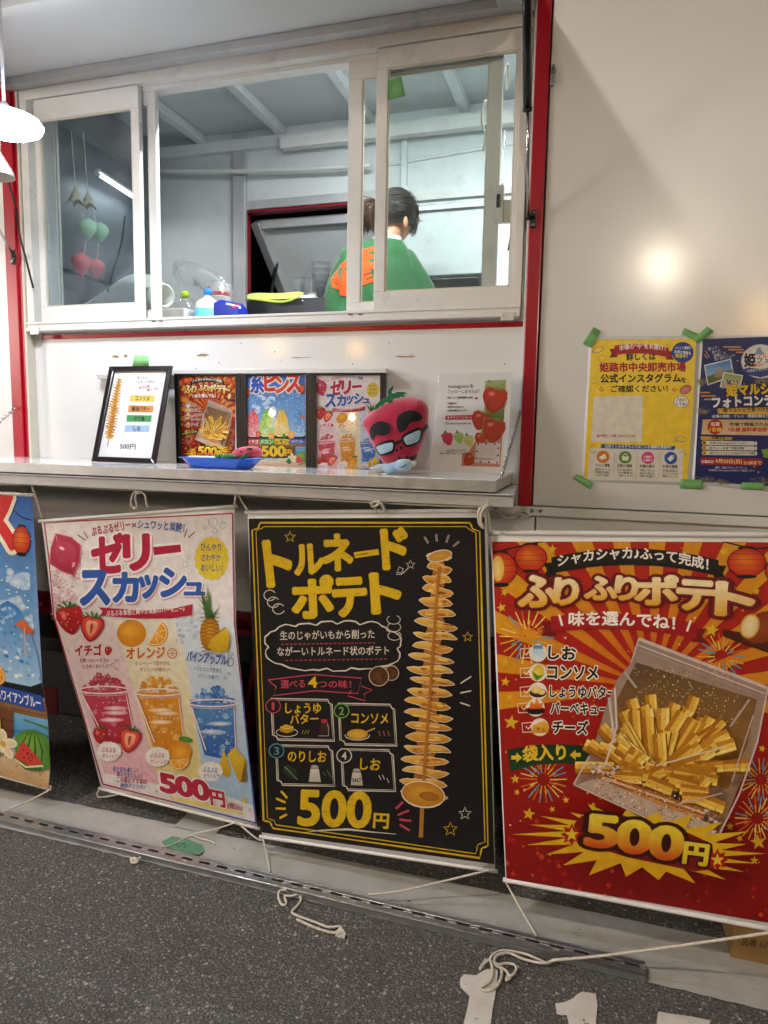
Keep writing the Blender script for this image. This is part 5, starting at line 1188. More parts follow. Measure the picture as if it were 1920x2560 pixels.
# ======== blue shaved ice banner, cut by the left edge of the picture
def ice_art(A):
    """poster coordinates 0..100 across, 0..141 down"""
    A.rect(0, 0, 100, 141, '#2f6cc0', '#bcd8ec')
    A.poly([(0, 0), (100, 0), (100, 66), (60, 70), (0, 66)], '#2a5cb0', '#7ab0de')
    for _ in range(16):
        x, y = random.uniform(4, 98), random.uniform(6, 62)
        for k in range(5): A.ell(x + random.uniform(-6, 6), y + random.uniform(-2.5, 2.5), random.uniform(2, 5), random.uniform(1.5, 3.2), '#9fc2e6', '#e6f0f8', n=10)
    for _ in range(150):
        x, y = random.uniform(0, 100), random.uniform(20, 60); A.ell(x, y, .5, .5, '#e8f2fa', n=5)
    for k in range(16):
        x, y = random.uniform(3, 97), random.uniform(30, 60); A.star(x, y, 1.6, '#e4eefa', n=6, k=.3)
    A.title([('糸', 8, 27, 30, 27, 26, '#2a50b0'), ('ピ', 32, 24, 52, 24, 25), ('ン', 51, 27, 72, 27, 23, '#d84a2a'), ('ス', 70, 26, 92, 26, 26)], '#d42a28', .05, [(.115, '#f2e8d0')])
    A.line([(91, 8), (95, 11), (100, 12)], .5, '#202830'); lantern(A, 95, 22, 4.4, 6.6); lantern(A, 2, 26, 4.4, 6.6)
    # ice heaps
    for x, c1, c2, c3 in ((11, '#d8384a', '#e87a80', '#f0b0b0'), (34, '#6fb02c', '#9cd048', '#cfe69a'), (60, '#e6b41c', '#f0cc48', '#f6e29a'), (88, '#2f7cc8', '#5aa0dc', '#a8d0ee')):
        A.ell(x, 92, 15, 6.5, '#14161a', '#22262c')
        A.poly([(x - 13.5, 90), (x - 12, 76), (x - 8, 62), (x - 3.5, 54), (x, 52), (x + 4, 54), (x + 9, 63), (x + 12, 76), (x + 13.5, 90), (x + 6, 93), (x - 6, 93)], c1, c3)
        for _ in range(90):
            v = random.random(); w = 3 + 9.5 * v; A.ell(x + random.uniform(-w, w), 54 + 36 * v, random.uniform(.5, 1.5), random.uniform(.5, 1.2), random.choice([c1, c2, c3, '#eaf2f6' if v > .6 else c2]), n=5)
        A.ell(x, 95, 14, 4.5, '#16181c', '#2a2e34', a0=0, a1=180)
    strawberry(A, 20, 90, 5, 10, True); orange_slice(A, 42, 92, 5.5); orange_slice(A, 76, 90, 6); A.poly([(60, 92), (64, 87), (68, 93), (64, 95)], '#4a9030')
    A.poly([(90, 63), (95, 60), (101, 66), (96, 67)], '#e07a4a', '#d0502a'); A.line([(95, 64), (94, 78)], .5, '#e8c8a0')
    # shelf plank, name tags, price board, beach
    A.poly([(0, 98), (100, 99), (100, 108), (0, 107)], '#b08a62', '#8a6038')
    for y in (100, 103, 106): A.line([(0, y), (50, y + .6), (100, y)], .35, '#6a4626')
    A.rect(0, 108, 100, 120, '#7ab8e0', '#3f8cc8'); A.poly([(0, 118), (100, 116), (100, 128), (0, 128)], '#2f88c4', '#7cc0dc'); A.poly([(0, 124), (40, 128), (70, 124), (100, 128), (100, 141), (0, 141)], '#e8d8b8', '#c89c68')
    for _ in range(120): x, y = random.uniform(0, 100), random.uniform(129, 141); A.ell(x, y, random.uniform(.3, .9), .3, random.choice(['#b88a58', '#dcc094', '#a87848']), n=5)
    for k in range(4): A.line([(0, 121 + k * 2), (30, 120.4 + k * 2), (60, 121.4 + k * 2), (100, 120 + k * 2)], .5, '#e4f0f4')
    for t, x0, x1, c_, tc_ in (('イチゴ', 1, 21, '#cc3a48', '#f6eaea'), ('メロン', 22, 46, '#4f9a38', '#e8f4e0'), ('レモン', 48, 71, '#e0c01c', '#201c10'), ('ハワイアンブルー', 74, 99, '#2c50a8', '#eef2fa')):
        A.poly([(x0, 95.5), (x1, 96.5), (x1, 104.5), (x0, 103.5)], c_); A.text(t, x0 + 1.5, 102.6, x1 - 1.5, 103, 5.4, tc_, .03)
    A.poly([(17, 107), (83, 107), (82, 125), (18, 124)], '#7a4c2c', '#5c3620')
    for y in (112, 117): A.line([(17, y), (83, y + .6)], .4, '#4a2a16')
    A.text('500', 26, 122, 65, 122, 15, '#e8c41c', .05, edge=[(.11, '#3a2412')]); A.text('円', 66, 121.5, 76, 121.5, 9, '#e8c41c', .04, edge=[(.11, '#3a2412')])
    A.line([(24, 104), (24, 109)], .8, '#c8a070'); A.line([(76, 104), (76, 109)], .8, '#c8a070')
    for k in range(12): a_ = math.radians(150 - k * 8); A.line([(101, 112), (101 + 15 * math.cos(a_), 113 - 5 * math.sin(a_) + k * .7)], .8, '#4a8a3c')
    A.ell(93, 124, 10.5, 9.5, '#4f8a2c', '#86b44c', off=(-3, -3))
    for k in (-7, -3.5, 0, 3.5, 7): A.line([(93 + k * .3, 115), (93 + k * 1.05, 124), (93 + k * .6, 132)], 1., '#2a5a1c', taper=True)
    A.poly([(82, 131), (87, 121), (97, 130), (95, 134), (88, 135)], '#3a7030'); A.poly([(82.6, 130), (87, 121), (96.4, 129.6), (90, 132.6)], '#d8443c'); A.line([(82.4, 131), (88, 133.6), (96.6, 130.8)], 1., '#e8e0a0')
    for _ in range(8): A.ell(random.uniform(85, 92), random.uniform(125, 130), .35, .6, '#301010', n=5)
    for k in range(5):
        a_ = math.radians(k * 72 - 90); A.ell(77 + 4 * math.cos(a_), 125 + 4 * math.sin(a_), 3.6, 2.4, '#f2ead8', '#f0d890', rot=k * 72 - 90)
    A.ell(77, 125, 1.4, 1.4, '#e0b040'); A.poly([(66, 130), (72, 124), (76, 130), (72, 134)], '#2f6a30')
zi = W(60, 1240, .34).z
def gI(x, z): t = (zi - z) / .85; return .345 - .012 * t - .055 * max(t - .2, 0) + .009 * math.sin(6 * x + 2 * t)
Il = [(-415, 1208), (-405, 1480), (-380, 1835)]; Ir = [(80, 1238), (75, 1484), (89, 1609), (106, 1720), (119, 1791), (126, 1930), (121, 1972)]
tI = banner('blue shaved ice banner with watermelon on a beach, at the left picture edge', Il, Ir, gI)
def MI(u, v):
    t = min(max(v / 141, 0), 1); u = min(u, 100); a_ = polyat(Il, t); b_ = polyat(Ir, t); return lerp2(a_, b_, u / 100)
A = Art(lambda x, y, l: on_sheet(x, y, gI, l + .0005), MI, step=20, dz=.0002)
ice_art(A); A.build(tI)
# ------------------------------------------------------------------ posters, frames and toys on the counter
def plane_board(label, name, cat, corners, p0, p1, thick, m, group=None):
    """board leaning on the wall: corners TL TR BR BL in photo px, p0 at the foot, p1 at the top"""
    zb = W(*corners[3], p0).z; zt = W(*corners[0], p1).z
    def g(x, z): return p0 + (p1 - p0) * (z - zb) / (zt - zb)
    foot = on_sheet(*lerp2(corners[3], corners[2], .5), g); t = thing(name, label, cat, foot, group)
    return t, g
def quad_sheet(name, c, g, m, parent, thick, lift=0.):
    pts = [on_sheet(*q, g, lift) for q in c]
    return MB().prism(pts, (0, thick, 0)).build(name, m, parent, .0006)
def ring_frame(parent, outer, inner, g, lift, thick, m, name='frame_bar', bevel=.002):
    for i in range(4):
        j = (i + 1) % 4; q = [on_sheet(*p, g, lift) for p in (outer[i], outer[j], inner[j], inner[i])]
        MB().prism(q, (0, thick, 0)).build(name, m, parent, bevel)

# framed flavour list, leaning
c4 = [(273, 916), (429, 914), (387, 1159), (228, 1154)]
tF, gF = plane_board('dark framed spiral potato menu sheet leaning at the left of the counter', 'menu_frame', 'menu frame', c4, .20, .06, .015, None)
inn = [(283, 928), (416, 926), (378, 1146), (241, 1141)]
quad_sheet('backing', c4, gF, 'wood_frame', tF, .010, 0.)
quad_sheet('paper_sheet', inn, gF, 'paper', tF, .0006, .0008)
ring_frame(tF, c4, inn, gF, .012, .0115, 'wood_frame', bevel=.003)
A = Art(lambda x, y, l: on_sheet(x, y, gF, l + .0012), affine(0, 780, .48222))
spiral_potato(A, ((618, 350), (565, 650)), [16, 22, 28, 31, 33, 30, 24], 22, (557, 696), edge=False)
A.text('生ジャガ', 712, 348, 764, 348, 15, '#2a2422', .015); A.text('トルネードポテト', 705, 368, 808, 370, 15, '#2a2422', .015)
A.text('好きな味', 720, 402, 778, 392, 15, '#d03a48', .02); A.text('選んでね', 762, 412, 820, 402, 14, '#d03a48', .02)
for t, x0, x1, y, c_ in (('コンソメ', 672, 804, 448, '#e8c860'), ('醤油バター', 664, 796, 502, '#d88a3a'), ('のり塩', 655, 787, 552, '#4f9a5a'), ('しお', 645, 776, 604, '#a8c4e0')):
    A.poly([(x0 + 3, y - 18), (x1, y - 16), (x1 - 4, y + 18), (x0, y + 17)], c_); w_ = 15 * len(t); cx = (x0 + x1) / 2; A.text(t, cx - w_ * .62, y + 10, cx + w_ * .62, y + 11, 22, '#241f1e', .03)
A.text('500円', 622, 710, 702, 712, 27, '#2a2624', .018)
A.build(tF, 'print_paper')
quad_sheet('cover_pane', inn, gF, 'lamination', tF, .0004, .0035)

# board with three black framed posters
b4 = [(433, 935), (963, 922), (955, 1190), (441, 1172)]
tB, gB = plane_board('three black poster frames side by side on a pale backing board', 'poster_board', 'poster board', b4, .055, .030, .01, None)
hd = [(236, 925), (962, 922), (962, 933), (236, 941)]
q = [W(x, y, .012) for x, y in ((236, 924), (965, 920), (965, 933), (236, 939))]; MB().prism(q, (0, .045, 0)).build('head_rail', 'frame_white', tB, .002)
q = [W(x, y, .010) for x, y in ((242, 933), (300, 936), (300, 950), (242, 947))]; MB().prism(q, (0, .040, 0)).build('rail_bracket', 'alu_matt', tB, .002)
def framed(outer, inner, fn, src, art_kind, keep):
    f = ring_holder = quad_sheet('poster_frame', outer, gB, 'frame_black', tB, .006, .0)
    for i in range(4):
        j = (i + 1) % 4; qq = [on_sheet(*p, gB, .010) for p in (outer[i], outer[j], inner[j], inner[i])]; MB().prism(qq, (0, .0098, 0)).build('frame_bar', 'frame_black', f, .002)
    quad_sheet('paper_sheet', inner, gB, 'paper', f, .0006, .0012)
    A = Art(lambda x, y, l: on_sheet(x, y, gB, l + .0016), src, dz=.00006); fn(A)
    A.build(f, 'print_paper', keep=keep)
    quad_sheet('cover_pane', inner, gB, 'lamination', f, .0004, .0075)
def box_keep(c): return [(c[0], (-1, 0)), (c[1], (1, 0)), (c[0] if c[0][1] > c[1][1] else c[1], (0, -1)), (c[2] if c[2][1] < c[3][1] else c[3], (0, 1))]
S1 = lambda x, y: (420 + x * .20494, 900 + y * .20494); S2 = lambda x, y: (760 + x * .20494, 900 + y * .20494)
i1 = [S1(125, 198), S1(820, 192), S1(838, 1268), S1(155, 1262)]
hR = homog([(55, 146), (1600, 156), (1600, 2130), (130, 1884)], [S1(125, 196), S1(838, 196), S1(838, 1320), S1(150, 1310)])
framed([S1(72, 165), S1(880, 160), S1(895, 1300), S1(102, 1290)], i1, red_art, hR, 'red', box_keep(i1))
i2 = [S1(950, 192), S2(18, 180), S2(22, 1318), S1(962, 1310)]
hI = homog([(0, 0), (100, 0), (100, 141), (0, 141)], [S1(950, 180), S2(10, 172), S2(24, 1330), S1(962, 1330)])
framed([S1(882, 160), S2(76, 156), S2(80, 1345), S1(898, 1320)], i2, ice_art, hI, 'ice', box_keep(i2))
i3 = [S2(142, 188), S2(925, 182), S2(920, 1330), S2(146, 1325)]
def unbend(x, y):                                # photo shape of the blown banner back to a flat sheet
    ls = [(272, 262), (300, 480), (330, 832), (420, 1140), (520, 1480), (632, 1868)]; rs = [(1428, 205), (1432, 480), (1440, 880), (1480, 1240), (1522, 1640), (1572, 2108)]
    best = None
    lo, hi = -.1, 1.1
    for _ in range(26):
        t = (lo + hi) / 2
        tt = min(max(t, 0), 1); a_, b_ = polyat(ls, tt), polyat(rs, tt); a_ = (a_[0], a_[1] + (t - tt) * 1700); b_ = (b_[0], b_[1] + (t - tt) * 1700)
        u = (x - a_[0]) / (b_[0] - a_[0]); yy = a_[1] + (b_[1] - a_[1]) * u
        if yy < y: lo = t
        else: hi = t
    return (u, t)
hJ = homog([(0, 0), (1, 0), (1, 1), (0, 1)], [S2(135, 180), S2(935, 172), S2(930, 1490), S2(140, 1480)])
framed([S2(78, 156), S2(1000, 104 + 50), S2(985, 1352), S2(84, 1346)], i3, jelly_art, compose(unbend, hJ), 'jelly', box_keep(i3))

# sheet about the strawberry farm in a clear stand
IM = affine(1060, 910, .17632)
s4 = [IM(213, 145), IM(1252, 118), IM(1168, 1560), IM(85, 1530)]
tS, gS = plane_board('white sheet with ripe strawberries in a clear stand at the right of the counter', 'strawberry_sheet', 'info sheet', s4, .13, .05, .002, None)
quad_sheet('paper_sheet', s4, gS, 'paper', tS, .0006, 0.)
cov = [IM(205, 140), IM(1262, 112), IM(1180, 1566), IM(78, 1538)]
quad_sheet('clear_stand', cov, gS, 'lamination', tS, .0012, .0035)
A = Art(lambda x, y, l: on_sheet(x, y, gS, l + .0004), IM, dz=.00006)
A.poly([(870, 235), (1165, 222), (1080, 1462), (520, 1440), (600, 1300), (850, 900), (860, 500)], '#a8b878', '#c87a68')
A.poly([(870, 235), (1165, 222), (1130, 800), (900, 780), (850, 520)], '#b8c488', '#5a7a38')
A.poly([(540, 1270), (1090, 1120), (1080, 1460), (530, 1445)], '#d06050', '#d89080')
for _ in range(40):
    x, y = random.uniform(880, 1140), random.uniform(250, 780); A.line([(x, y), (x + random.uniform(-60, 60), y + random.uniform(-80, 40))], random.uniform(6, 16), random.choice(['#4f7a2a', '#6a9038', '#2f5220', '#8aa850']))
for x, y, r, ro in ((800, 1060, 90, 10), (800, 800, 140, 15), (1000, 510, 185, 8), (985, 940, 175, 8), (640, 1360, 90, 40)):
    prof = [(0, -.85), (.5, -.95), (.88, -.7), (.95, -.2), (.75, .35), (.4, .8), (.08, 1.02), (-.12, 1.0), (-.45, .75), (-.78, .3), (-.95, -.2), (-.85, -.72), (-.45, -.95)]
    cr, sr = math.cos(math.radians(ro)), math.sin(math.radians(ro)); T = lambda p: (x + (p[0] * cr - p[1] * sr) * r, y + (p[0] * sr + p[1] * cr) * r)
    A.poly([T(p) for p in prof], '#c43020', '#b02418')
    for a_ in range(-7, 8):
        for b2 in range(-7, 9):
            p = (a_ * .12 + (b2 % 2) * .06, b2 * .115)
            if abs(p[0]) < .8 - max(p[1], 0) * .75: A.ell(*T(p), r * .022, r * .032, '#e89a58', n=5)
    A.ell(*T((-.3, -.45)), r * .28, r * .2, '#dc5a48', '#eea090', n=10)
    for k in range(7):
        a_ = math.radians(-170 + k * 27); A.poly([T((-.2 + .06 * k, -.82)), T((.85 * math.cos(a_), -.85 + .4 * math.sin(a_))), T((-.05 + .06 * k, -.78))], '#8aa048')
A.line([(1170, 540), (1060, 780), (860, 760), (810, 980)], 14, '#8a9a58')
A.text('Instagramを', 348, 352, 706, 348, 62, '#2c2826', .012); A.text('フォローしませんか？', 340, 420, 790, 414, 54, '#2c2826', .005)
A.text('完熟いちごの最新情報をお届け', 330, 494, 698, 490, 30, '#1c1a1a', .03); A.ell(742, 486, 20, 18, '#c02838')
A.text('・収穫状況', 322, 574, 462, 572, 28, '#1c1a1a', .03); A.text('・販売日のお知らせ', 318, 624, 562, 622, 28, '#1c1a1a', .03); A.text('・お得な情報もあるかも', 314, 676, 608, 672, 28, '#1c1a1a', .03)
A.poly([(308, 732), (690, 722), (682, 790), (300, 790)], '#c8303c'); A.text('▶今すぐフォロー！', 336, 778, 670, 776, 38, '#f6eeee', .02)
A.ring(322, 840, 22, 20, 4, '#2a2624'); A.ring(322, 840, 10, 9, 3, '#2a2624'); A.text('KOBAYASHI.FARM.1583', 352, 858, 662, 856, 26, '#2c2826', .02)
A.text('パック販売またはいちご狩りの', 315, 1230, 608, 1228, 20, '#1c1a1a', .02); A.text('お問合せはこちらから↓↓↓', 312, 1254, 602, 1252, 20, '#1c1a1a', .02); A.text('080-4399-1583 (いちごのみ)', 222, 1282, 680, 1284, 24, '#1c1a1a', .02)
A.poly([(738, 1118), (1086, 1122), (1068, 1418), (715, 1400)], '#e4dcd8')
for x, y in ((766, 1135), (880, 1130), (1000, 1135), (1056, 1194), (1046, 1296), (1034, 1398), (920, 1392), (800, 1390), (742, 1336), (750, 1238)): A.ell(x, y, 15, 14, '#b02838')
A.text('KOBAYASHI.FARM.1583', 776, 1356, 1008, 1360, 20, '#a04048', .02)
# soft toys printed on the sheet: plain coloured berries
for x, y, r, c_ in ((328, 1060, 90, '#d0405a'), (490, 1045, 78, '#a8c878'), (630, 1090, 84, '#d8d080')):
    A.poly([(x - r, y - r * .6), (x - r * .3, y - r), (x + r * .7, y - r * .9), (x + r, y - r * .3), (x + r * .6, y + r), (x + r * .1, y + r * 1.05), (x - r * .6, y + r * .5)], c_); A.poly([(x - r * .6, y - r * .8), (x - r * .3, y - r * 1.5), (x, y - r * .95), (x + r * .5, y - r)], '#4a8a4a')
A.build(tS, 'print_paper')

# ---- felt strawberry cushion with glasses
def cushion(parent, outline, p, T, m, name, dirv=(0, -1, 0), center=None, rings=7):
    pts = [W(x, y, p) for x, y in outline]; mb = MB(); c = W(*center, p) if center else None
    return pillow(mb, pts, dirv, T, c, rings).build(name, m, parent)
def smooth_loop(pts, n=4):
    q = [Vector((x, y, 0)) for x, y in pts]; out = []
    for i in range(len(q)):
        p0, p1, p2, p3 = q[i - 1], q[i], q[(i + 1) % len(q)], q[(i + 2) % len(q)]
        for k in range(n):
            t = k / n; v = .5 * ((2 * p1) + (p2 - p0) * t + (2 * p0 - 5 * p1 + 4 * p2 - p3) * t * t + (3 * p1 - p0 - 3 * p2 + p3) * t ** 3); out.append((v.x, v.y))
    return out
sb = smooth_loop([S2(*p) for p in ((1040, 500), (1230, 455), (1390, 460), (1490, 530), (1515, 650), (1490, 860), (1430, 1050), (1330, 1260), (1200, 1300), (1010, 1280), (930, 1180), (850, 1050), (780, 900), (725, 800), (735, 720), (830, 630), (940, 560))])
pS = .20
st = thing('strawberry_cushion', 'big pink felt strawberry cushion with black eyebrows and glasses on the counter', 'plush toy', W(*S2(1130, 1290), pS))
berry = cushion(st, sb, pS, .055, 'plush_pink', 'berry_body', center=S2(1130, 880))
bv = BVHTree.FromObject(berry, bpy.context.evaluated_depsgraph_get()) if False else None
_bm = bmesh.new(); _bm.from_mesh(berry.data); BV = BVHTree.FromBMesh(_bm); _bm.free()
def on_bvh(BV, p_def):
    def f(x, y, l):
        v = ray(x, y); h = BV.ray_cast(CAM, v)
        if h[0] is None: return W(x, y, p_def) if p_def is not None else None
        return h[0] - v * (l + .0008)
    return f
def felt_patch(parent, outline, BV, pdef, m, name, lift=.002, step=3.0, thick=True):
    """flat felt piece laid over a puffed body"""
    bm = bmesh.new(); bm.faces.new([bm.verts.new((x, y, 0)) for x, y in outline])
    bmesh.ops.triangulate(bm, faces=bm.faces[:])
    xs = [p[0] for p in outline]; ys = [p[1] for p in outline]
    for ax, a_, b_ in ((0, min(xs), max(xs)), (1, min(ys), max(ys))):
        k = math.floor(a_ / step) + 1
        while k * step < b_:
            bmesh.ops.bisect_plane(bm, geom=bm.verts[:] + bm.edges[:] + bm.faces[:], plane_co=(k * step,) * 2 + (0,), plane_no=(1, 0, 0) if ax == 0 else (0, 1, 0)); k += 1
    f = on_bvh(BV, pdef)
    for v in bm.verts: v.co = f(v.co.x, v.co.y, lift)
    me = bpy.data.meshes.new(name); bm.to_mesh(me); bm.free()
    for q in me.polygons: q.use_smooth = True
    o = bpy.data.objects.new(name, me); COL.objects.link(o); me.materials.append(MATS[m]); attach(o, parent)
    md = o.modifiers.new('thickness', 'SOLIDIFY'); md.thickness = .0025; md.offset = 0
    return o
FP = lambda pts, m, name, lift=.002, loop=True: felt_patch(st, smooth_loop([S2(*p) for p in pts]) if loop else [S2(*p) for p in pts], BV, pS, m, name, lift)
FP([(1130, 800), (1140, 700), (1200, 640), (1300, 612), (1400, 640), (1446, 700), (1400, 745), (1320, 755), (1270, 810), (1220, 870), (1160, 875)], 'felt_black', 'eyebrow')
FP([(800, 860), (850, 780), (940, 745), (1030, 780), (1055, 850), (1030, 905), (950, 925), (880, 910), (850, 965), (815, 960)], 'felt_black', 'eyebrow')
gl_ = FP([(870, 1080), (880, 1040), (960, 1000), (1060, 970), (1105, 1000), (1110, 1090), (1070, 1140), (960, 1165), (910, 1150)], 'felt_black', 'glasses_rim')
FP([(1190, 960), (1210, 910), (1300, 860), (1400, 822), (1440, 850), (1445, 930), (1400, 1010), (1290, 1058), (1230, 1050)], 'felt_black', 'glasses_rim')
FP([(1095, 1000), (1150, 985), (1205, 950), (1215, 985), (1160, 1020), (1105, 1050)], 'felt_black', 'glasses_bridge', loop=False)
FP([(1430, 850), (1505, 780), (1510, 820), (1440, 910)], 'felt_black', 'glasses_arm', loop=False)
FP([(885, 1062), (960, 1028), (1060, 1008), (1085, 1030), (1080, 1090), (1040, 1118), (950, 1145), (920, 1130)], 'felt_lens', 'glasses_lens', .005)
FP([(1218, 965), (1240, 930), (1320, 890), (1405, 858), (1418, 890), (1405, 960), (1370, 1000), (1280, 1032), (1245, 1025)], 'felt_lens', 'glasses_lens', .005)
for x, y, r in ((1186, 1070, 20), (1134, 1103, 17)): FP([(x + r * math.cos(k * PI / 4), y + r * math.sin(k * PI / 4)) for k in range(8)], 'felt_black', 'nostril')
FP([(1145, 1180), (1170, 1160), (1220, 1140), (1262, 1170), (1280, 1200), (1200, 1210), (1150, 1205)], 'felt_black', 'mouth'); FP([(1165, 1178), (1200, 1160), (1236, 1150), (1246, 1180), (1200, 1192)], 'plush_pink', 'lips', .005)
FP([(1280, 1190), (1375, 1155), (1370, 1200), (1330, 1240), (1290, 1230)], 'felt_black', 'beard', loop=False)
FP([(970, 1180), (1010, 1240), (1200, 1250), (1180, 1290), (1020, 1278), (950, 1220)], 'felt_black', 'beard', loop=False) if False else None
for _ in range(40):
    x, y = random.uniform(800, 1480), random.uniform(500, 1240); p = S2(x, y); v = ray(*p); h = BV.ray_cast(CAM, v)
    if h[0] is not None: MB().ball(h[0] + Vector((0, -.0005, 0)), .0012, .0012, .003, 6, 4).build('seed', 'red_dark', st)
leaf = [S2(*p) for p in ((845, 610), (870, 550), (930, 490), (1010, 450), (1030, 420), (1012, 400), (1030, 350), (1092, 308), (1080, 350), (1062, 390), (1080, 410), (1140, 385), (1220, 385), (1262, 418), (1210, 415), (1230, 455), (1180, 440), (1150, 455), (1090, 470), (1050, 540), (1020, 510), (990, 515), (940, 575), (940, 540), (900, 590))]
mb = MB(); pts = [W(x, y, pS + .035) for x, y in leaf]; tri = geometry.tessellate_polygon([[Vector((x, y, 0)) for x, y in leaf]])
for s_ in (0, .006):
    mb.add([p + Vector((0, s_, 0)) for p in pts], [tuple(t) for t in tri])
n_ = len(pts); mb.add(pts + [p + Vector((0, .006, 0)) for p in pts], [(i, (i + 1) % n_, (i + 1) % n_ + n_, i + n_) for i in range(n_)]); mb.build('leaf_cap', 'felt_green', st, .002)

# felt bird lying in front of it
bt = thing('felt_bird', 'small pale blue and grey felt bird lying before the strawberry cushion', 'plush toy', W(*S2(1100, 1380), .27))
cushion(bt, smooth_loop([S2(*p) for p in ((790, 1325), (880, 1280), (1000, 1262), (1040, 1290), (1030, 1330), (970, 1365), (880, 1345))]), .265, .014, 'felt_grey', 'tail', rings=5)
cushion(bt, smooth_loop([S2(*p) for p in ((960, 1290), (1060, 1255), (1140, 1240), (1160, 1300), (1150, 1345), (1080, 1385), (990, 1370))]), .27, .02, 'felt_bluegrey', 'body', rings=5)
cushion(bt, smooth_loop([S2(*p) for p in ((1110, 1280), (1140, 1225), (1220, 1205), (1300, 1225), (1320, 1290), (1280, 1345), (1190, 1350), (1130, 1330))]), .275, .026, 'felt_bluegrey', 'head', rings=5)
cushion(bt, smooth_loop([S2(*p) for p in ((1150, 1250), (1200, 1212), (1280, 1225), (1305, 1262), (1220, 1265), (1170, 1290))]), .292, .008, 'felt_grey', 'wing', rings=4)
cushion(bt, smooth_loop([S2(*p) for p in ((1300, 1250), (1340, 1228), (1370, 1240), (1360, 1285), (1320, 1300))]), .27, .012, 'felt_cream', 'beak', rings=4)
cushion(bt, smooth_loop([S2(*p) for p in ((900, 1395), (960, 1380), (1020, 1378), (1010, 1396), (940, 1402))]), .275, .004, 'felt_cream', 'foot', rings=4)
MB().tube([W(*S2(x, y), .305) for x, y in ((1180, 1310), (1215, 1300), (1250, 1275))], .0015, 6).build('eye_stitch', 'felt_black', bt)

# blue tray with a small strawberry doll
tz = ZS + .001; ta, tb_ = W(*S1(190, 1320), .30), W(*S1(1000, 1320), .30)
tcx, tcy = (ta.x + tb_.x) / 2, -.27; ta_l = (tb_.x - ta.x) / 2
ty = thing('blue_tray', 'light blue plastic food tray on the counter before the posters', 'tray', (tcx, tcy, tz))
def trayring(k, z): 
    a_, b_ = ta_l * k, .052 * k; c_ = .03 * k; return [Vector((tcx + x, tcy + y, tz + z)) for x, y in ((-a_ + c_, -b_), (a_ - c_, -b_), (a_, -b_ + c_), (a_, b_ - c_), (a_ - c_, b_), (-a_ + c_, b_), (-a_, b_ - c_), (-a_, -b_ + c_))]
mb = MB(); R_ = [trayring(.80, 0), trayring(.86, .002), trayring(1.10, .030), trayring(1.17, .031), trayring(1.17, .029), trayring(1.08, .027), trayring(.84, .004), trayring(.78, .003)]
for i in range(len(R_) - 1):
    vs = R_[i] + R_[i + 1]; mb.add(vs, [(k, (k + 1) % 8, (k + 1) % 8 + 8, k + 8) for k in range(8)])
mb.add(R_[0], [tuple(range(8))]); mb.add(R_[-1], [tuple(range(8))]); mb.build('tray_shell', 'tray_blue', ty, .001)
MB().box(tcx - ta_l * .9, tcx + ta_l * .1, tcy - .02, tcy + .03, tz + .031, tz + .034).build('paper_liner', 'paper')
bpy.data.objects['paper_liner'].name = 'paper_card'; tag(bpy.data.objects['paper_card'], 'white paper card lying across the blue tray', 'card')
dl = thing('strawberry_doll', 'little pink strawberry doll with green leaves lying in the blue tray', 'plush toy', W(*S1(900, 1210), .27))
cushion(dl, smooth_loop([S1(*p) for p in ((790, 1150), (850, 1085), (950, 1055), (1080, 1060), (1140, 1110), (1130, 1170), (1040, 1200), (930, 1200), (850, 1215))]), .27, .03, 'plush_pink_light', 'body', rings=6)
cushion(dl, smooth_loop([S1(*p) for p in ((580, 1170), (640, 1145), (680, 1160), (690, 1200), (640, 1222), (590, 1210))]), .285, .012, 'felt_green', 'leaf', rings=5)
cushion(dl, smooth_loop([S1(*p) for p in ((660, 1170), (740, 1140), (830, 1165), (835, 1205), (760, 1225), (680, 1210))]), .30, .014, 'felt_green', 'leaf', rings=5)
cushion(dl, smooth_loop([S1(*p) for p in ((870, 1215), (930, 1150), (980, 1120), (975, 1160), (930, 1210))]), .305, .006, 'felt_green', 'leaf', rings=4)
for pts, lf in ((((950, 1085), (1000, 1070), (1040, 1085), (1010, 1098)), .3), (((860, 1120), (900, 1105), (930, 1115), (890, 1130)), .297), (((820, 1105), (850, 1090), (880, 1082), (850, 1110)), .292)): cushion(dl, smooth_loop([S1(*p) for p in pts]), lf, .003, 'felt_black', 'face_patch', rings=3)

# ------------------------------------------------------------------ flyers taped to the right panel
YM = affine(1380, 780, .32550)
gW = lambda x, z: .0012 + .0006 * math.sin(9 * x + 6 * z)
tY = thing('yellow_flyer', 'yellow laminated market flyer taped to the white panel', 'flyer', W(1600, 1200))
y4 = [YM(305, 212), YM(1105, 205), YM(1010, 1310), YM(240, 1270)]
y4 = [YM(307, 212), YM(1108, 205), YM(1035, 1308), YM(245, 1272)]
sheet('laminate', [YM(285, 190), YM(215 + 10, 1300)], [YM(1135, 180), YM(1075, 1330)], lambda x, z: gW(x, z), 'plastic_white', tY, 12, 10, .0004)
A = Art(lambda x, y, l: on_sheet(x, y, lambda a_, b_: gW(a_, b_), l + .0004), YM, dz=.0001, step=20)
A.poly([(305, 212), (1108, 205), (1085, 700), (1040, 1308), (245, 1272), (280, 640)], '#f6d43a', '#f0c830')
for _ in range(9):
    x, y = random.uniform(330, 1080), random.uniform(230, 620); A.ell(x, y, random.uniform(30, 80), random.uniform(20, 50), '#f6d43a', random.choice(['#f8e06a', '#eec430']), n=12)
A.poly([(290, 1045), (1010, 1050), (1000, 1305), (270, 1285)], '#dcd6c6')
ribbon(A, 480, 258, 898, 276, 74, '#b01c2c', arch=22, tail=40, tcol='#84101e'); A.text('市場の“今”をお届け！', 516, 298, 872, 298, 42, '#f4ecec', .025, arch=16)
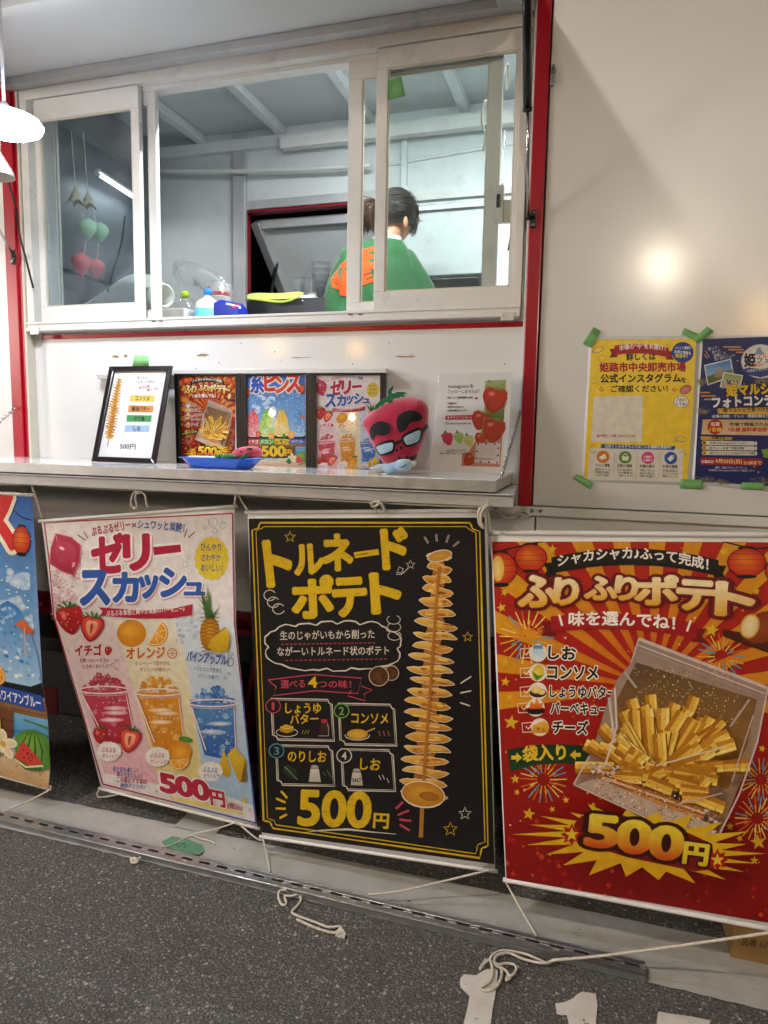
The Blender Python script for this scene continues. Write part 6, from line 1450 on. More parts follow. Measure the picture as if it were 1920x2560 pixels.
A.ell(1004, 310, 84, 80, '#1f3c8c'); A.text('イベント情報や', 945, 288, 1068, 288, 24, '#f0f0f4', .02); A.text('お得な情報も', 938, 316, 1066, 330, 26, '#f0f0f4', .02); A.text('発信中！', 944, 350, 1040, 356, 30, '#e8d84a', .03)
A.text('詳しくは', 572, 372, 796, 368, 56, '#241c1a', .035); A.text('姫路市中央卸売市場', 368, 460, 1026, 456, 70, '#b01c30', .04); A.text('公式インスタグラム', 374, 544, 988, 540, 66, '#241c1a', .04); A.text('を', 990, 542, 1032, 542, 40, '#241c1a', .03); A.text('ご確認ください！', 455, 616, 888, 614, 52, '#241c1a', .03)
for p in (((360, 590), (388, 612)), ((372, 572), (398, 604)), ((918, 606), (940, 578)), ((932, 610), (962, 590))): A.line(p, 7, '#c03a2a')
A.poly([(318, 650), (700, 640), (690, 1000), (302, 996)], '#e2dac8'); A.text('@HIMEJI_CWM_UNKYOU1967', 344, 966, 642, 970, 28, '#b03a48', .02)
A.ell(992, 690, 58, 46, '#f0ece6'); A.ring(992, 690, 58, 46, 4, '#b04838'); A.poly([(975, 730), (990, 728), (982, 745)], '#f0ece6'); A.text('フォロー', 956, 684, 1032, 690, 24, '#241c1a', .02); A.text('してね！', 952, 714, 1034, 722, 24, '#241c1a', .02)
A.ell(1026, 596, 46, 32, '#c86a60', '#d89088', rot=-25); A.ring(1026, 596, 46, 32, 4, '#8a3a30', rot=-25)
for x, y in ((355, 290), (990, 975)): A.ring(x, y, 40, 20, 4, '#2f6a8c', rot=-20 if x < 500 else 5); A.line([(x - 30, y + 12), (x - 48, y + 26), (x - 46, y - 2)], 4, '#2f6a8c')
A.ring(384, 358, 30, 26, 4, '#d87a2a'); A.ring(322, 528, 26, 22, 3, '#a8b030'); A.ring(318, 1052, 26, 30, 4, '#c04a3a', a0=40, a1=300); A.line([(980, 1085), (1000, 1066), (1036, 1100), (1010, 1092)], 4, '#2f8aa0')
A.poly([(372, 1014), (948, 1030), (940, 1060), (370, 1046), (380, 1030)], '#1f4a8c'); A.text('公式インスタグラムではこんな情報を発信中！', 406, 1042, 916, 1052, 24, '#f0f0f4', .02)
for x, y, c_, t1, t2 in ((392, 1112, '#d87a1c', 'イベント情報', ('各種イベントや', '料理教室の情報を', 'いち早くお届け！')), (563, 1116, '#5a8a2a', '市場の旬情報', ('おすすめの食材や', '旬の情報を', 'ご紹介します！')), (736, 1120, '#d0487a', '市場の様子', ('市場のにぎわいや', '毎日の様子を', '写真でお届け！')), (912, 1122, '#1f5aa8', 'お得な情報', ('お得な商品や', 'キャンペーンなどの', '情報もチェック！'))):
    A.ell(x, y, 49, 48, c_, n=26)
    if c_ == '#d87a1c': A.poly([(x - 30, y + 2), (x + 16, y - 24), (x + 26, y + 14), (x - 26, y + 18)], '#f4ece0'); A.line([(x - 10, y + 16), (x - 4, y + 30)], 8, '#f4ece0')
    if c_ == '#5a8a2a': A.poly([(x - 28, y - 6), (x + 28, y - 6), (x + 20, y + 24), (x - 20, y + 24)], '#f4ece0'); A.line([(x - 18, y - 6), (x - 8, y - 26), (x + 8, y - 26), (x + 18, y - 6)], 5, '#f4ece0'); [A.line([(x + k, y), (x + k * .8, y + 18)], 3, c_) for k in (-12, 0, 12)]
    if c_ == '#d0487a': A.line([(x - 28, y - 12), (x + 28, y - 12), (x + 28, y + 22), (x - 28, y + 22)], 5, '#f4ece0', closed=True); A.ring(x, y + 5, 12, 12, 5, '#f4ece0')
    if c_ == '#1f5aa8': A.poly([(x - 26, y + 6), (x + 2, y - 22), (x + 26, y - 20), (x + 24, y + 2), (x - 4, y + 28)], '#f4ece0'); A.ell(x + 14, y - 10, 5, 5, c_)
    A.text(t1, x - 62, y + 76, x + 52, y + 80, 26, '#241c1a', .025)
    for k, t in enumerate(t2): A.text(t, x - 62, y + 104 + k * 22, x + 54, y + 108 + k * 22, 18, '#3a3230', .015)
for x in (475, 648, 822): A.line([(x + 6, 1070), (x - 4, 1270)], 2.5, '#a09880')
A.build(tY, 'print_paper')

UM = affine(1700, 820, .18982)
tU = thing('blue_flyer', 'dark blue laminated photo contest flyer at the right picture edge', 'flyer', W(1850, 1200))
UR = lambda px, py: (px, py)
sheet('laminate', [UM(300, 100), UM(150, 2050)], [(2010, 838), (1985, 1236)], lambda x, z: gW(x, z) + .0004, 'plastic_white', tU, 12, 10, .0004)
A = Art(lambda x, y, l: on_sheet(x, y, lambda a_, b_: gW(a_, b_) + .0004, l + .0004), UM, dz=.0001, step=20)
A.poly([(302, 145), (1580, 100), (1450, 2100), (190, 2018), (240, 1100)], '#16235e', '#142060')
for x, y, w_, h_ in ((300, 720, 120, 70), (330, 1080, 180, 110), (1080, 700, 160, 60), (330, 2000, 220, 60), (1050, 2010, 220, 90), (560, 2030, 160, 40)):
    for _ in range(20): A.ring(x + random.uniform(-.5, .5) * w_, y + random.uniform(-.5, .5) * h_, random.uniform(10, 34), random.uniform(8, 26), 3.5, random.choice(['#8a8068', '#6a6458', '#a89868']), n=10)
for x, y, w_ in ((570, 250, 230), (640, 285, 200), (740, 320, 120), (265, 850, 130), (280, 895, 190), (318, 940, 110)): A.line([(x, y), (x + w_, y)], 18, '#c8924a')
for _ in range(40): A.star(random.uniform(230, 1150), random.uniform(420, 1960), random.uniform(8, 20), '#d8b878', n=4, k=.3)
for k, (t, x, y, w_) in enumerate((('撮って、', 372, 300, 140), ('食べて、', 424, 344, 130), ('体験して、', 446, 388, 180), ('思い出をシェア！', 456, 432, 270))): A.text(t, x, y, x + w_, y - w_ * .18, 44, '#d8d8e0', .0)
for p in (((335, 300), (385, 385)), ((318, 350), (360, 400))): A.line(p, 10, '#d8a86a')
ph = [(315, 488), (672, 402), (710, 590), (610, 640), (545, 720), (362, 756)]
A.poly([(315, 488), (672, 402), (712, 640), (362, 756)], '#dcdcd8'); A.poly([(330, 502), (662, 420), (695, 625), (372, 738)], '#3f78c0', '#9cc0dc'); A.poly([(355, 640), (460, 600), (600, 560), (690, 540), (696, 626), (372, 738)], '#6a7a30', '#4a5a20')
A.poly([(440, 640), (470, 560), (500, 520), (540, 510), (560, 560), (580, 640), (500, 660)], '#a89a88', '#8a7a68')
A.poly([(575, 578), (832, 622), (790, 800), (522, 780)], '#dcdcd8'); A.poly([(588, 595), (818, 634), (780, 780), (540, 765)], '#7a9a40', '#c8b8a8')
for _ in range(40): A.ell(random.uniform(560, 790), random.uniform(690, 770), 10, 16, random.choice(['#3a3a4a', '#c8a890', '#8a3a3a', '#4a6aa0', '#e0d8d0']), n=6)
A.ell(1060, 440, 256, 226, '#c8ccd4'); A.ell(1060, 440, 240, 210, '#d8d4cc', '#e4e0d4'); A.poly([(800, 560), (900, 520), (1060, 540), (1330, 500), (1280, 600), (1060, 650), (900, 620)], '#2a3f88')
A.poly([(990, 330), (1010, 280), (1030, 256), (1060, 256), (1070, 300), (1110, 330), (1100, 350), (1000, 350)], '#7a98b8'); A.text('姫', 852, 510, 995, 505, 170, '#1c1c28', .05); A.text('マルシェ', 1010, 400, 1300, 395, 66, '#c87a4a', .02); A.text('フェス', 1010, 458, 1290, 450, 56, '#2a3a78', .02); A.text('2026', 958, 500, 1100, 498, 38, '#c87a3a', .01); A.text('全館盛りあまちへ', 880, 582, 1180, 556, 36, '#d8d0a8', .01)
A.text('姫マルシェ', 618, 900, 1330, 860, 150, '#e0b81c', .05, edge=[(.08, '#2a1c10')]); A.text('フォトコンテスト', 430, 1050, 1500, 1000, 130, '#e8e6e0', .05)
A.poly([(490, 1060), (1160, 1045), (1400, 1040), (1400, 1130), (1100, 1140), (500, 1128)], '#c89a3a', '#d8b04a'); A.text('姫マルシェで見つけた最高の瞬間', 572, 1112, 1480, 1096, 60, '#241c18', .03); A.text('会場の笑顔・グルメ・職業体験など、', 424, 1184, 1190, 1180, 42, '#d8dce8', .02)
A.poly([(300, 1205), (1500, 1210), (1480, 1420), (282, 1400)], '#c8a878', '#d8bc90'); seal(A, 462, 1302, 100, '#b02418', 22, .04); A.text('当選', 408, 1292, 520, 1290, 52, '#f4ecd8', .02); A.text('1名様', 392, 1362, 548, 1364, 52, '#e8c83a', .03)
A.text('市場で開催される料理教室に', 655, 1292, 1480, 1290, 48, '#1c1614', .03); A.text('1名様 無料参加券プレゼント', 638, 1366, 1480, 1364, 56, '#c02828', .04)
A.poly([(270, 1425), (680, 1440), (690, 1470), (275, 1475)], '#c8a028'); A.text('応募方法', 424, 1462, 594, 1464, 34, '#241c14', .03)
for k, (y, t, x1) in enumerate(((1512, '市場公式Instagramをフォロー', 890), (1578, '姫マルシェ会場で写真を撮影', 846), (1644, '#姫マルシェフォトコン2026 を付けて投稿', 976))):
    A.line([(320, y), (980, y + 8)], 54, '#d8d4c8'); A.ell(1000, y + 8, 16, 27, '#d8d4c8'); A.ell(318, y, 32, 32, '#d0a83a'); A.text(str(k + 1), 308, y + 16, 328, y + 16, 32, '#241c14', .02); A.text(t, 388, y + 18, x1, y + 22, 32, '#2a2420', .02)
A.poly([(245, 1740), (300, 1705), (1060, 1722), (1104, 1770), (1060, 1812), (290, 1800)], '#a81c24'); A.text('応募締切', 284, 1778, 440, 1782, 40, '#f0e8d8', .02); A.text('9月20日(日)', 468, 1788, 815, 1796, 62, '#e8d08a', .03); A.text('21:00まで', 838, 1798, 1070, 1800, 48, '#e8d08a', .03)
A.text('選考：姫路プロジェクトチーム', 462, 1852, 884, 1856, 30, '#c8cce0', .01); A.text('当選者にはInstagramのDMでご連絡します', 380, 1888, 980, 1896, 30, '#c8cce0', .01)
A.poly([(1075, 1600), (1180, 1590), (1180, 1720), (1100, 1700)], '#7a9a28')
A.build(tU, 'print_paper')

# strips of green masking tape
def tape(pts, p, label, cat='tape', group='strips of green masking tape', m='tape_green'):
    q = [W(x, y, p) for x, y in pts]; n = 7; up = [q[0].lerp(q[1], k / n) for k in range(n + 1)]; dn = [q[3].lerp(q[2], k / n) for k in range(n + 1)]
    ax = (q[1] - q[0]).normalized(); vs = []
    for k in range(n + 1):
        wv = Vector((0, -.0008 * math.sin(k * 1.9), 0)); vs += [up[k] + wv, dn[k] + wv]
    e = [random.uniform(-.002, .002) for _ in range(4)]
    vs[0] += ax * e[0]; vs[1] += ax * e[1]; vs[-2] += ax * e[2]; vs[-1] += ax * e[3]
    o = MB().add(vs, [(2 * k, 2 * k + 2, 2 * k + 3, 2 * k + 1) for k in range(n)], True).build('masking_tape', m)
    md = o.modifiers.new('thickness', 'SOLIDIFY'); md.thickness = .0003
    return tag(o, label, cat, group)
pT = .0062
tape([YM(315, 112), YM(380, 148), YM(300, 275), YM(232, 240)], pT, 'green tape strip on the top left corner of the yellow flyer')
tape([YM(1020, 122), YM(1150, 182), YM(1130, 235), YM(1000, 168)], pT, 'green tape strip slanting over the top right corner of the yellow flyer')
tape([YM(1085, 205), YM(1195, 108), YM(1240, 150), YM(1130, 235)], pT + .0006, 'green tape strip on the top left corner of the blue flyer')
tape([YM(185, 1242), YM(315, 1315), YM(292, 1362), YM(162, 1275)], pT, 'green tape strip on the lower left corner of the yellow flyer')
tape([YM(990, 1285), YM(1155, 1288), YM(1152, 1362), YM(988, 1355)], pT, 'green tape strip joining the lower corners of both flyers')
tape([YM(1462, 1308), YM(1632, 1312), YM(1630, 1368), YM(1452, 1362)], pT, 'green tape strip at the foot of the blue flyer')
tape([(336, 888), (372, 890), (372, 915), (330, 916)], .075, 'green and white tape holding the top of the dark menu frame')
q = tape([(967, 200), (1003, 191), (1011, 240), (970, 250)], -.006, 'square of green tape stuck inside the right window pane')
# ------------------------------------------------------------------ cords, rail and clutter at the foot of the truck
def cord(pts, label, r=.0028, cat='cord', n=5, name='cord', group=None):
    o = MB().tube(spline(pts, n), r, 6).build(name, 'string'); return tag(o, label, cat, group)
def B(px, py, p): return W(px, py, p)
gc = 'cords tying the banners'
cord([B(-40, 1210, .36), B(78, 1212, .36), B(180, 1218, .355), B(350, 1226, .355), B(480, 1231, .355), B(592, 1236, .36), B(760, 1247, .355), B(940, 1256, .355), B(1060, 1262, .355), B(1216, 1268, .36)], 'long pale cord strung below the whole counter edge', .0032)
cord([B(75, 1200, .365), B(80, 1215, .362), B(92, 1250, .355), B(106, 1298, .345)], 'short cord from the counter to the top left corner of the jelly squash banner', .003, group=gc)
cord([B(590, 1218, .365), B(594, 1234, .362), B(606, 1256, .35), B(620, 1278, .34)], 'short cord from the counter to the top left corner of the black banner', .003, group=gc)
cord([B(590, 1236, .362), B(588, 1250, .36), B(586, 1266, .345)], 'short cord holding the top right corner of the jelly squash banner', .003, group=gc)
cord([B(340, 1227, .357), B(330, 1240, .362), B(328, 1262, .362), B(337, 1272, .362), B(342, 1262, .362), B(338, 1245, .362), B(346, 1228, .36), B(362, 1238, .362), B(366, 1258, .362), B(371, 1268, .362)], 'loose tied bow of cord hanging above the jelly squash banner', .0033)
cord([B(352, 1206, .362), B(349, 1222, .36), B(338, 1228, .358), B(350, 1234, .362)], 'frayed cord end tied above the bow', .0033)
cord([B(925, 1258, .36), B(938, 1252, .366), B(950, 1250, .37), B(944, 1262, .372), B(930, 1266, .37), B(934, 1254, .374), B(952, 1258, .372), B(960, 1272, .366), B(964, 1278, .362)], 'small knot of cord above the middle of the black banner', .0042)
cord([B(934, 1266, .368), B(940, 1274, .366), B(944, 1284, .36)], 'short loose end below the knot over the black banner', .003)
cord([B(1219, 1252, .37), B(1214, 1262, .375), B(1200, 1272, .38), B(1196, 1290, .382), B(1199, 1310, .38), B(1210, 1321, .375)], 'double cord loop hanging over the top right corner of the black banner', .0036)
cord([B(1222, 1262, .375), B(1206, 1276, .384), B(1202, 1300, .384), B(1208, 1318, .38)], 'second strand of the loop over the black banner corner', .0034)
cord([B(1214, 1264, .37), B(1222, 1290, .365), B(1228, 1333, .345)], 'cord running down to the top left corner of the red fries banner', .0034, group=gc)
cord([B(1212, 1264, .365), B(1228, 1262, .34), B(1250, 1276, .25), B(1280, 1282, .16), B(1300, 1278, .08), B(1312, 1276, .04)], 'upper strand of slack cord leading back to the white moulding', .0036)
cord([B(1236, 1268, .33), B(1258, 1292, .24), B(1280, 1294, .14), B(1298, 1284, .07), B(1316, 1292, .04), B(1318, 1284, .035), B(1306, 1276, .035)], 'lower strand of slack cord knotted at the white moulding', .0038)
# small hooks under the counter edge
for px_, py_, l in ((76, 1198, 'tiny wire hook under the counter at the far left'), (590, 1214, 'tiny wire hook under the counter above the gap between two banners'), (1219, 1250, 'tiny wire hook under the counter near its right end')):
    c = B(px_, py_, .366); tag(MB().tube(spline([c + Vector((0, 0, .02)), c, c + Vector((.004, -.004, -.008)), c + Vector((.010, -.002, -.004)), c + Vector((.010, 0, .004))], 4), .0013, 6).build('wire_hook', 'steel'), l, 'hook', 'hooks under the counter edge')

# perforated steel angle lying on the asphalt
ra, rb = G(-160, 2000), G(1604, 2440)
ra = Vector((ra.x, -.405, 0)); rb = Vector((G(1612, 2442).x, -.452, 0)); rd = (rb - ra).normalized(); rn = Vector((-rd.y, rd.x, 0)); rl = (rb - ra).length
rail = thing('slotted_rail', 'galvanised slotted steel rail lying on the painted line', 'steel rail', (ra + rb) / 2)
zt_ = .026; w_ = .042
def RP(s_, n_, z): return ra + rd * s_ + rn * n_ + Vector((0, 0, z))
pitch = .062; sl = .036; sw = .010; ns = int(rl / pitch)
mb = MB(); y0, y1 = .013, .030                   # top flange with open slots
def quad(mb, s0, s1, n0, n1, z=zt_): mb.hexa([RP(s0, n0, z - .0022), RP(s1, n0, z - .0022), RP(s1, n1, z - .0022), RP(s0, n1, z - .0022), RP(s0, n0, z), RP(s1, n0, z), RP(s1, n1, z), RP(s0, n1, z)])
quad(mb, 0, rl, 0, y0 + .004); quad(mb, 0, rl, y0 + .004 + sw, w_)
for k in range(ns + 1):
    s0 = k * pitch + sl; s1 = min((k + 1) * pitch, rl)
    if s1 > s0: quad(mb, s0, s1, y0 + .0042, y0 + .0038 + sw)
mb.build('rail_flange', 'galvanised', rail, .0006, 1)
MB().hexa([RP(0, -.0022, .001), RP(rl, -.0022, .001), RP(rl, 0, .001), RP(0, 0, .001), RP(0, -.0022, zt_), RP(rl, -.0022, zt_), RP(rl, 0, zt_), RP(0, 0, zt_)]).build('rail_web', 'galvanised', rail, .0008)
MB().hexa([RP(0, w_, .001), RP(rl, w_, .001), RP(rl, w_ + .0022, .001), RP(0, w_ + .0022, .001), RP(0, w_, zt_), RP(rl, w_, zt_), RP(rl, w_ + .0022, zt_), RP(0, w_ + .0022, zt_)]).build('rail_web', 'galvanised', rail, .0008)
MB().hexa([RP(0, .001, .006), RP(rl, .001, .006), RP(rl, w_ - .001, .006), RP(0, w_ - .001, .006), RP(0, .001, .010), RP(rl, .001, .010), RP(rl, w_ - .001, .010), RP(0, w_ - .001, .010)]).build('rail_bed', 'black_paint', rail)
MB().tube([RP(0, -.001, zt_ - .003), RP(rl, -.001, zt_ - .003)], .0035, 8).build('rail_bead', 'galvanised', rail)
for k in range(2, ns, 3):                        # stamped marks beside every third slot
    q0 = RP(k * pitch + sl * .3, y0 - .002, zt_ + .0004)
    for i in range(3): MB().box(q0.x + i * .005, q0.x + i * .005 + .003, q0.y - .0035, q0.y - .0005, zt_ + .0001, zt_ + .0006).build('stamped_mark', 'plastic_white', rail)

# cords on the ground
def GR(px, py, z=.004): return G(px, py, z)
cord([B(655, 2088, .28), W(665, 2130, .31), W(676, 2182, .36)], 'cord from the lower left corner of the black banner down to the rail', .0026, group=gc)
cord([B(590, 2054, .22), B(640, 2095, .26), B(655, 2100, .27)], 'cord between the feet of the jelly squash and black banners', .0026, group=gc)
cord([W(1236, 2172, .285), W(1100, 2205, .33), W(1000, 2228, .37), W(920, 2236, .385)], 'taut cord from the lower right corner of the black banner to the rail', .003, group=gc)
cord([W(1264, 2204, .345), W(1300, 2270, .38), W(1342, 2340, .42)], 'taut cord from the lower left corner of the red fries banner to the rail', .003, group=gc)
cord([W(121, 1968, .27), W(126, 1964, .272), W(124, 1974, .274), W(80, 1998, .31), W(30, 2020, .36), W(-30, 2042, .39)], 'taut cord from the lower corner of the blue shaved ice banner to the rail', .003, group=gc)
cord([W(252, 1972, .17), W(243, 1982, .18), W(246, 1992, .18), W(262, 1992, .175), W(310, 1984, .19), W(330, 1984, .2)], 'loop of cord at the lower left corner of the jelly squash banner', .0028, group=gc)
cord([W(590, 2056, .24), GR(540, 2072, .05), GR(480, 2086, .012), GR(430, 2112, .012), GR(400, 2118, .01)], 'slack cord lying across the green tape behind the rail', .0024)
cord([GR(480, 2088, .012), GR(500, 2096, .012), GR(530, 2104, .012), GR(538, 2112, .012)], 'short frayed cord lying on the painted line', .0024)
kn = cord([GR(352, 2142, .02), GR(338, 2150, .012), GR(328, 2146, .012), GR(330, 2156, .012), GR(344, 2154, .014), GR(336, 2144, .018)], 'little knotted cord stub poking from under the rail', .004)
cord([GR(716, 2224, .03), GR(700, 2226, .012), GR(696, 2244, .006), GR(706, 2262, .006), GR(716, 2258, .006), GR(712, 2240, .010), GR(728, 2240, .012), GR(746, 2236, .012), GR(752, 2250, .006), GR(742, 2266, .006), GR(730, 2280, .006), GR(746, 2290, .006), GR(790, 2306, .006), GR(822, 2318, .006), GR(848, 2316, .008), GR(856, 2328, .008), GR(846, 2342, .006), GR(862, 2336, .01), GR(850, 2322, .013), GR(836, 2332, .006), GR(790, 2320, .006), GR(742, 2298, .006)], 'long looped cord lying on the asphalt in front of the rail', .0036)
cord([GR(845, 2336, .008), GR(860, 2344, .006), GR(852, 2330, .012), GR(840, 2340, .008), GR(856, 2322, .010)], 'frayed knot at the end of the long looped cord', .0035)
cord([W(1990, 2322, .42), GR(1700, 2364, .10), GR(1500, 2390, .045), GR(1390, 2400, .02), GR(1370, 2408, .008), GR(1350, 2400, .006), GR(1310, 2384, .006), GR(1260, 2376, .008), GR(1236, 2384, .010), GR(1226, 2400, .008), GR(1250, 2416, .008), GR(1254, 2440, .008), GR(1240, 2468, .008), GR(1216, 2476, .008), GR(1200, 2470, .008), GR(1222, 2454, .012), GR(1232, 2430, .012), GR(1224, 2400, .014), GR(1206, 2412, .012), GR(1200, 2422, .012), GR(1214, 2398, .014)], 'cord stretched from the right to a tangle above the painted digit', .0036)
cord([GR(1378, 2402, .012), GR(1390, 2398, .014), GR(1360, 2408, .012), GR(1310, 2398, .008), GR(1270, 2382, .010), GR(1240, 2390, .012), GR(1238, 2412, .010), GR(1262, 2424, .010), GR(1276, 2440, .010), GR(1290, 2426, .010), GR(1286, 2412, .012), GR(1262, 2408, .012), GR(1240, 2416, .014)], 'second strand of the cord tangle above the painted digit', .0034)
cord([GR(1270, 2438, .008), GR(1266, 2450, .008), GR(1276, 2444, .008)], 'frayed cord end beside the painted digit', .004)
# green tape label on the line
pts = [GR(404, 2104, .0095), GR(430, 2090, .0095), GR(470, 2098, .0095), GR(506, 2112, .0095), GR(512, 2126, .0095), GR(500, 2137, .0095), GR(460, 2134, .0095), GR(420, 2124, .0095)]
mb = MB().add(pts, [tuple(range(len(pts)))]); o = mb.build('ground_tape', 'ground_tape'); tag(o, 'patch of green tape with a scribble stuck on the painted line', 'tape')
sc_ = MB().tube(spline([GR(434, 2112, .0102), GR(440, 2106, .0102), GR(446, 2118, .0102), GR(452, 2112, .0102), GR(462, 2108, .0102), GR(460, 2118, .0102), GR(470, 2114, .0102)], 4), .0009, 5).build('scribble', 'black_rubber', o)
# cardboard box under the truck at the right
bx = G(1826, 2396); cbx = thing('cardboard_box', 'brown cardboard box with printed number under the truck at right', 'box', (bx.x + .2, -.0 - .10, 0))
by = bx.y
MB().box(bx.x, bx.x + .42, by, by + .30, .001, .30).build('box_body', 'cardboard', cbx, .003)
MB().box(bx.x - .001, bx.x + .42, by - .002, by + .151, .3005, .304).build('box_flap', 'cardboard', cbx, .001)
def gBx(x, z): return -by
A = Art(lambda x, y, l: on_sheet(x, y, gBx, l + .0004), affine(900, 2000, .61483), dz=.0001); A.text('品番 67', 1550, 590, 1655, 605, 30, '#4a3418', .02); A.build(cbx, 'print_paper')

# quick link hanging from a screw on the right panel
c = W(1383, 190, .006); hk = thing('quick_link', 'small steel quick link hanging on the right panel beside the red post', 'hook', c)
for k, dz_ in ((0, .014), (1, -.014)):
    MB().tube([c + Vector((.006 * math.cos(t), -.0025 * (1 + k), dz_ * .9 + .016 * math.sin(t))) for t in [2 * PI * i / 12 for i in range(13)]], .0022, 6, False).build('link', 'steel', hk)
MB().lathe((c.x, 0, c.z + .024), [(.005, 0), (.005, .008)], 10, (0, -1, 0)).build('screw', 'steel', hk)

# ------------------------------------------------------------------ things inside the truck
sx = sill
def inside(px, py, y): return W(px, py, -y)
# grey ducting hose
hs = thing('duct_hose', 'grey corrugated duct hose lying behind the left window', 'hose', inside(280, 770, .35))
path = spline([inside(120, 850, .62), inside(200, 808, .56), inside(275, 765, .48), inside(335, 726, .40), inside(380, 728, .31)], 34)
hb = MB().tube(path, [(.062, .062, .046, .046)[i % 4] for i in range(len(path))], 20); hb.sm = [False] * len(hb.sm); hb.build('hose_body', 'hose_grey', hs)
e0, e1 = inside(372, 745, .28), inside(440, 735, .22)
dv = (e1 - e0).normalized()
MB().lathe(e0, [(.040, 0), (.040, .05), (.044, .052), (.044, .058), (.041, .06), (.041, .075), (.045, .077), (.047, .105), (.040, .106), (.038, .04), (.02, .03)], 22, dv).build('hose_coupling', 'hose_grey', hs)
# hanging felt fruit strings
def hanging(px, y0, items, yd, label):
    c = inside(px[0], y0, yd); t = thing('felt_garland', label, 'ornament', inside(*items[-1][:2], yd), 'garlands behind the left pane')
    pts = [inside(px[0], y0, yd)] + [inside(x, y, yd) for x, y, r, m_, k in items]
    MB().tube(pts, .0016, 6).build('garland_cord', 'string', t)
    for x, y, r, m_, k in items:
        q = inside(x, y, yd); s_ = r * (q - CAM).length / FPX
        vs, fs = _berry(q, s_) if k == 'berry' else _flower(q, s_)
        MB().add(vs, fs, True).build('felt_fruit' if k == 'berry' else 'felt_flower', m_, t)
def _berry(c, r):
    vs, fs = [], []; n, m = 14, 10
    for j in range(m + 1):
        v = j / m; rr = math.sin(PI * v ** .8) * (1 - .25 * v); z = 1.1 - 2.2 * v
        for k in range(n): a_ = 2 * PI * k / n; vs.append(c + Vector((r * rr * math.cos(a_), r * rr * math.sin(a_), r * z)))
    for j in range(m):
        for k in range(n): fs.append((j * n + k, j * n + (k + 1) % n, (j + 1) * n + (k + 1) % n, (j + 1) * n + k))
    return vs, fs
def _flower(c, r):
    vs, fs = [], []; n = 15
    for j, (rr, z) in enumerate(((.08, 1.2), (.3, .7), (.6, .1), (1., -.8))):
        for k in range(n): a_ = 2 * PI * k / n; q = rr * (1 + .22 * math.cos(5 * a_) * (j == 3)); vs.append(c + Vector((r * q * math.cos(a_), r * q * math.sin(a_), r * (z + (.35 * math.cos(5 * a_ + PI) if j == 3 else 0)))))
    for j in range(3):
        for k in range(n): fs.append((j * n + k, j * n + (k + 1) % n, (j + 1) * n + (k + 1) % n, (j + 1) * n + k))
    return vs, fs
hanging((178, 300), 330, [(190, 490, 17, 'felt_beige', 'flower'), (220, 573, 22, 'felt_mint', 'berry'), (204, 662, 24, 'felt_coral', 'berry')], .22, 'hanging string with beige flower, green and larger red felt fruit behind left pane')
hanging((208, 300), 330, [(221, 500, 15, 'felt_beige', 'flower'), (250, 582, 21, 'felt_mint', 'berry'), (240, 672, 21, 'felt_coral', 'berry')], .26, 'second hanging string of felt fruit, right of the first behind left pane')
tag(MB().tube(spline([inside(312, 540, .3), inside(305, 600, .3), inside(288, 660, .3), inside(268, 730, .3)], 6), .003, 6).build('dark_cable', 'black_rubber'), 'dark cable hanging inside behind the left pane', 'cable')
# bottles, bag, carton
def bottle(cpx, yd, prof, caps, label, body='clear_film', extra=None):
    c = inside(*cpx, yd); c = Vector((c.x, c.y, sill + .001)); t = thing('bottle', label, 'bottle', c, 'bottles on the inner counter')
    MB().lathe(c, prof, 20).build('bottle_body', body, t)
    h = prof[-1][1]; MB().lathe(c + Vector((0, 0, h)), [(.0155, 0), (.0155, .02), (.013, .022)], 16).build('bottle_cap', caps, t)
    if extra: MB().lathe(c + Vector((0, 0, extra[0])), [(extra[2], 0), (extra[2] + .0008, .002), (extra[2] + .0008, extra[1])], 20).build('bottle_label', extra[3], t)
zc = lambda py, yd, px_=480: W(px_, py, -yd).z - sill
bottle((520, 770), .24, [(.046, 0), (.048, .01), (.048, zc(775, .24)), (.046, zc(762, .24)), (.035, zc(755, .24)), (.018, zc(748, .24)), (.012, zc(744, .24)), (.012, zc(743, .24) + .004)], 'cap_blue', 'bottle of pale syrup with blue cap on the inner counter', 'syrup', (.02, zc(777, .24) - .02, .049, 'label_cyan'))
bottle((462, 770), .27, [(.040, 0), (.042, .01), (.042, zc(775, .27)), (.038, zc(760, .27)), (.022, zc(752, .27)), (.013, zc(748, .27)), (.013, zc(746, .27) + .004)], 'cap_green', 'clear bottle with lime green cap beside the duct hose', 'clear_film', (.02, .07, .0425, 'label_white'))
c = inside(562, 780, .20); crt = thing('drink_carton', 'blue drink carton with red screw cap on the inner counter', 'carton', (c.x, c.y, sill))
zt2 = W(562, 762, -.22).z; zr2 = W(562, 750, -.22).z; xa, xb = W(544, 770, -.2).x, W(606, 770, -.2).x
MB().add([(xa, .17, sill), (xb, .17, sill), (xb, .24, sill), (xa, .24, sill), (xa, .17, zt2), (xb, .17, zt2 - .02), (xb, .24, zt2 - .02), (xa, .24, zt2), (xa + .012, .205, zr2), (xb, .205, zr2 - .02)], [(0, 3, 2, 1), (0, 1, 5, 4), (1, 2, 6, 5), (2, 3, 7, 6), (3, 0, 4, 7), (4, 5, 9, 8), (6, 7, 8, 9), (4, 8, 7), (5, 6, 9)]).build('carton_body', 'carton_blue', crt, .002)
q = W(588, 768, -.18); MB().lathe((q.x, .186, q.z - .004), [(.014, -.004), (.014, .012), (.011, .014)], 14, (0, -.7, .7)).build('screw_cap', 'label_red', crt)
MB().add([W(566, 756, -.175), W(602, 766, -.175), W(602, 772, -.172), W(564, 763, -.172)], [(0, 1, 2, 3)]).build('carton_label', 'label_white', crt)
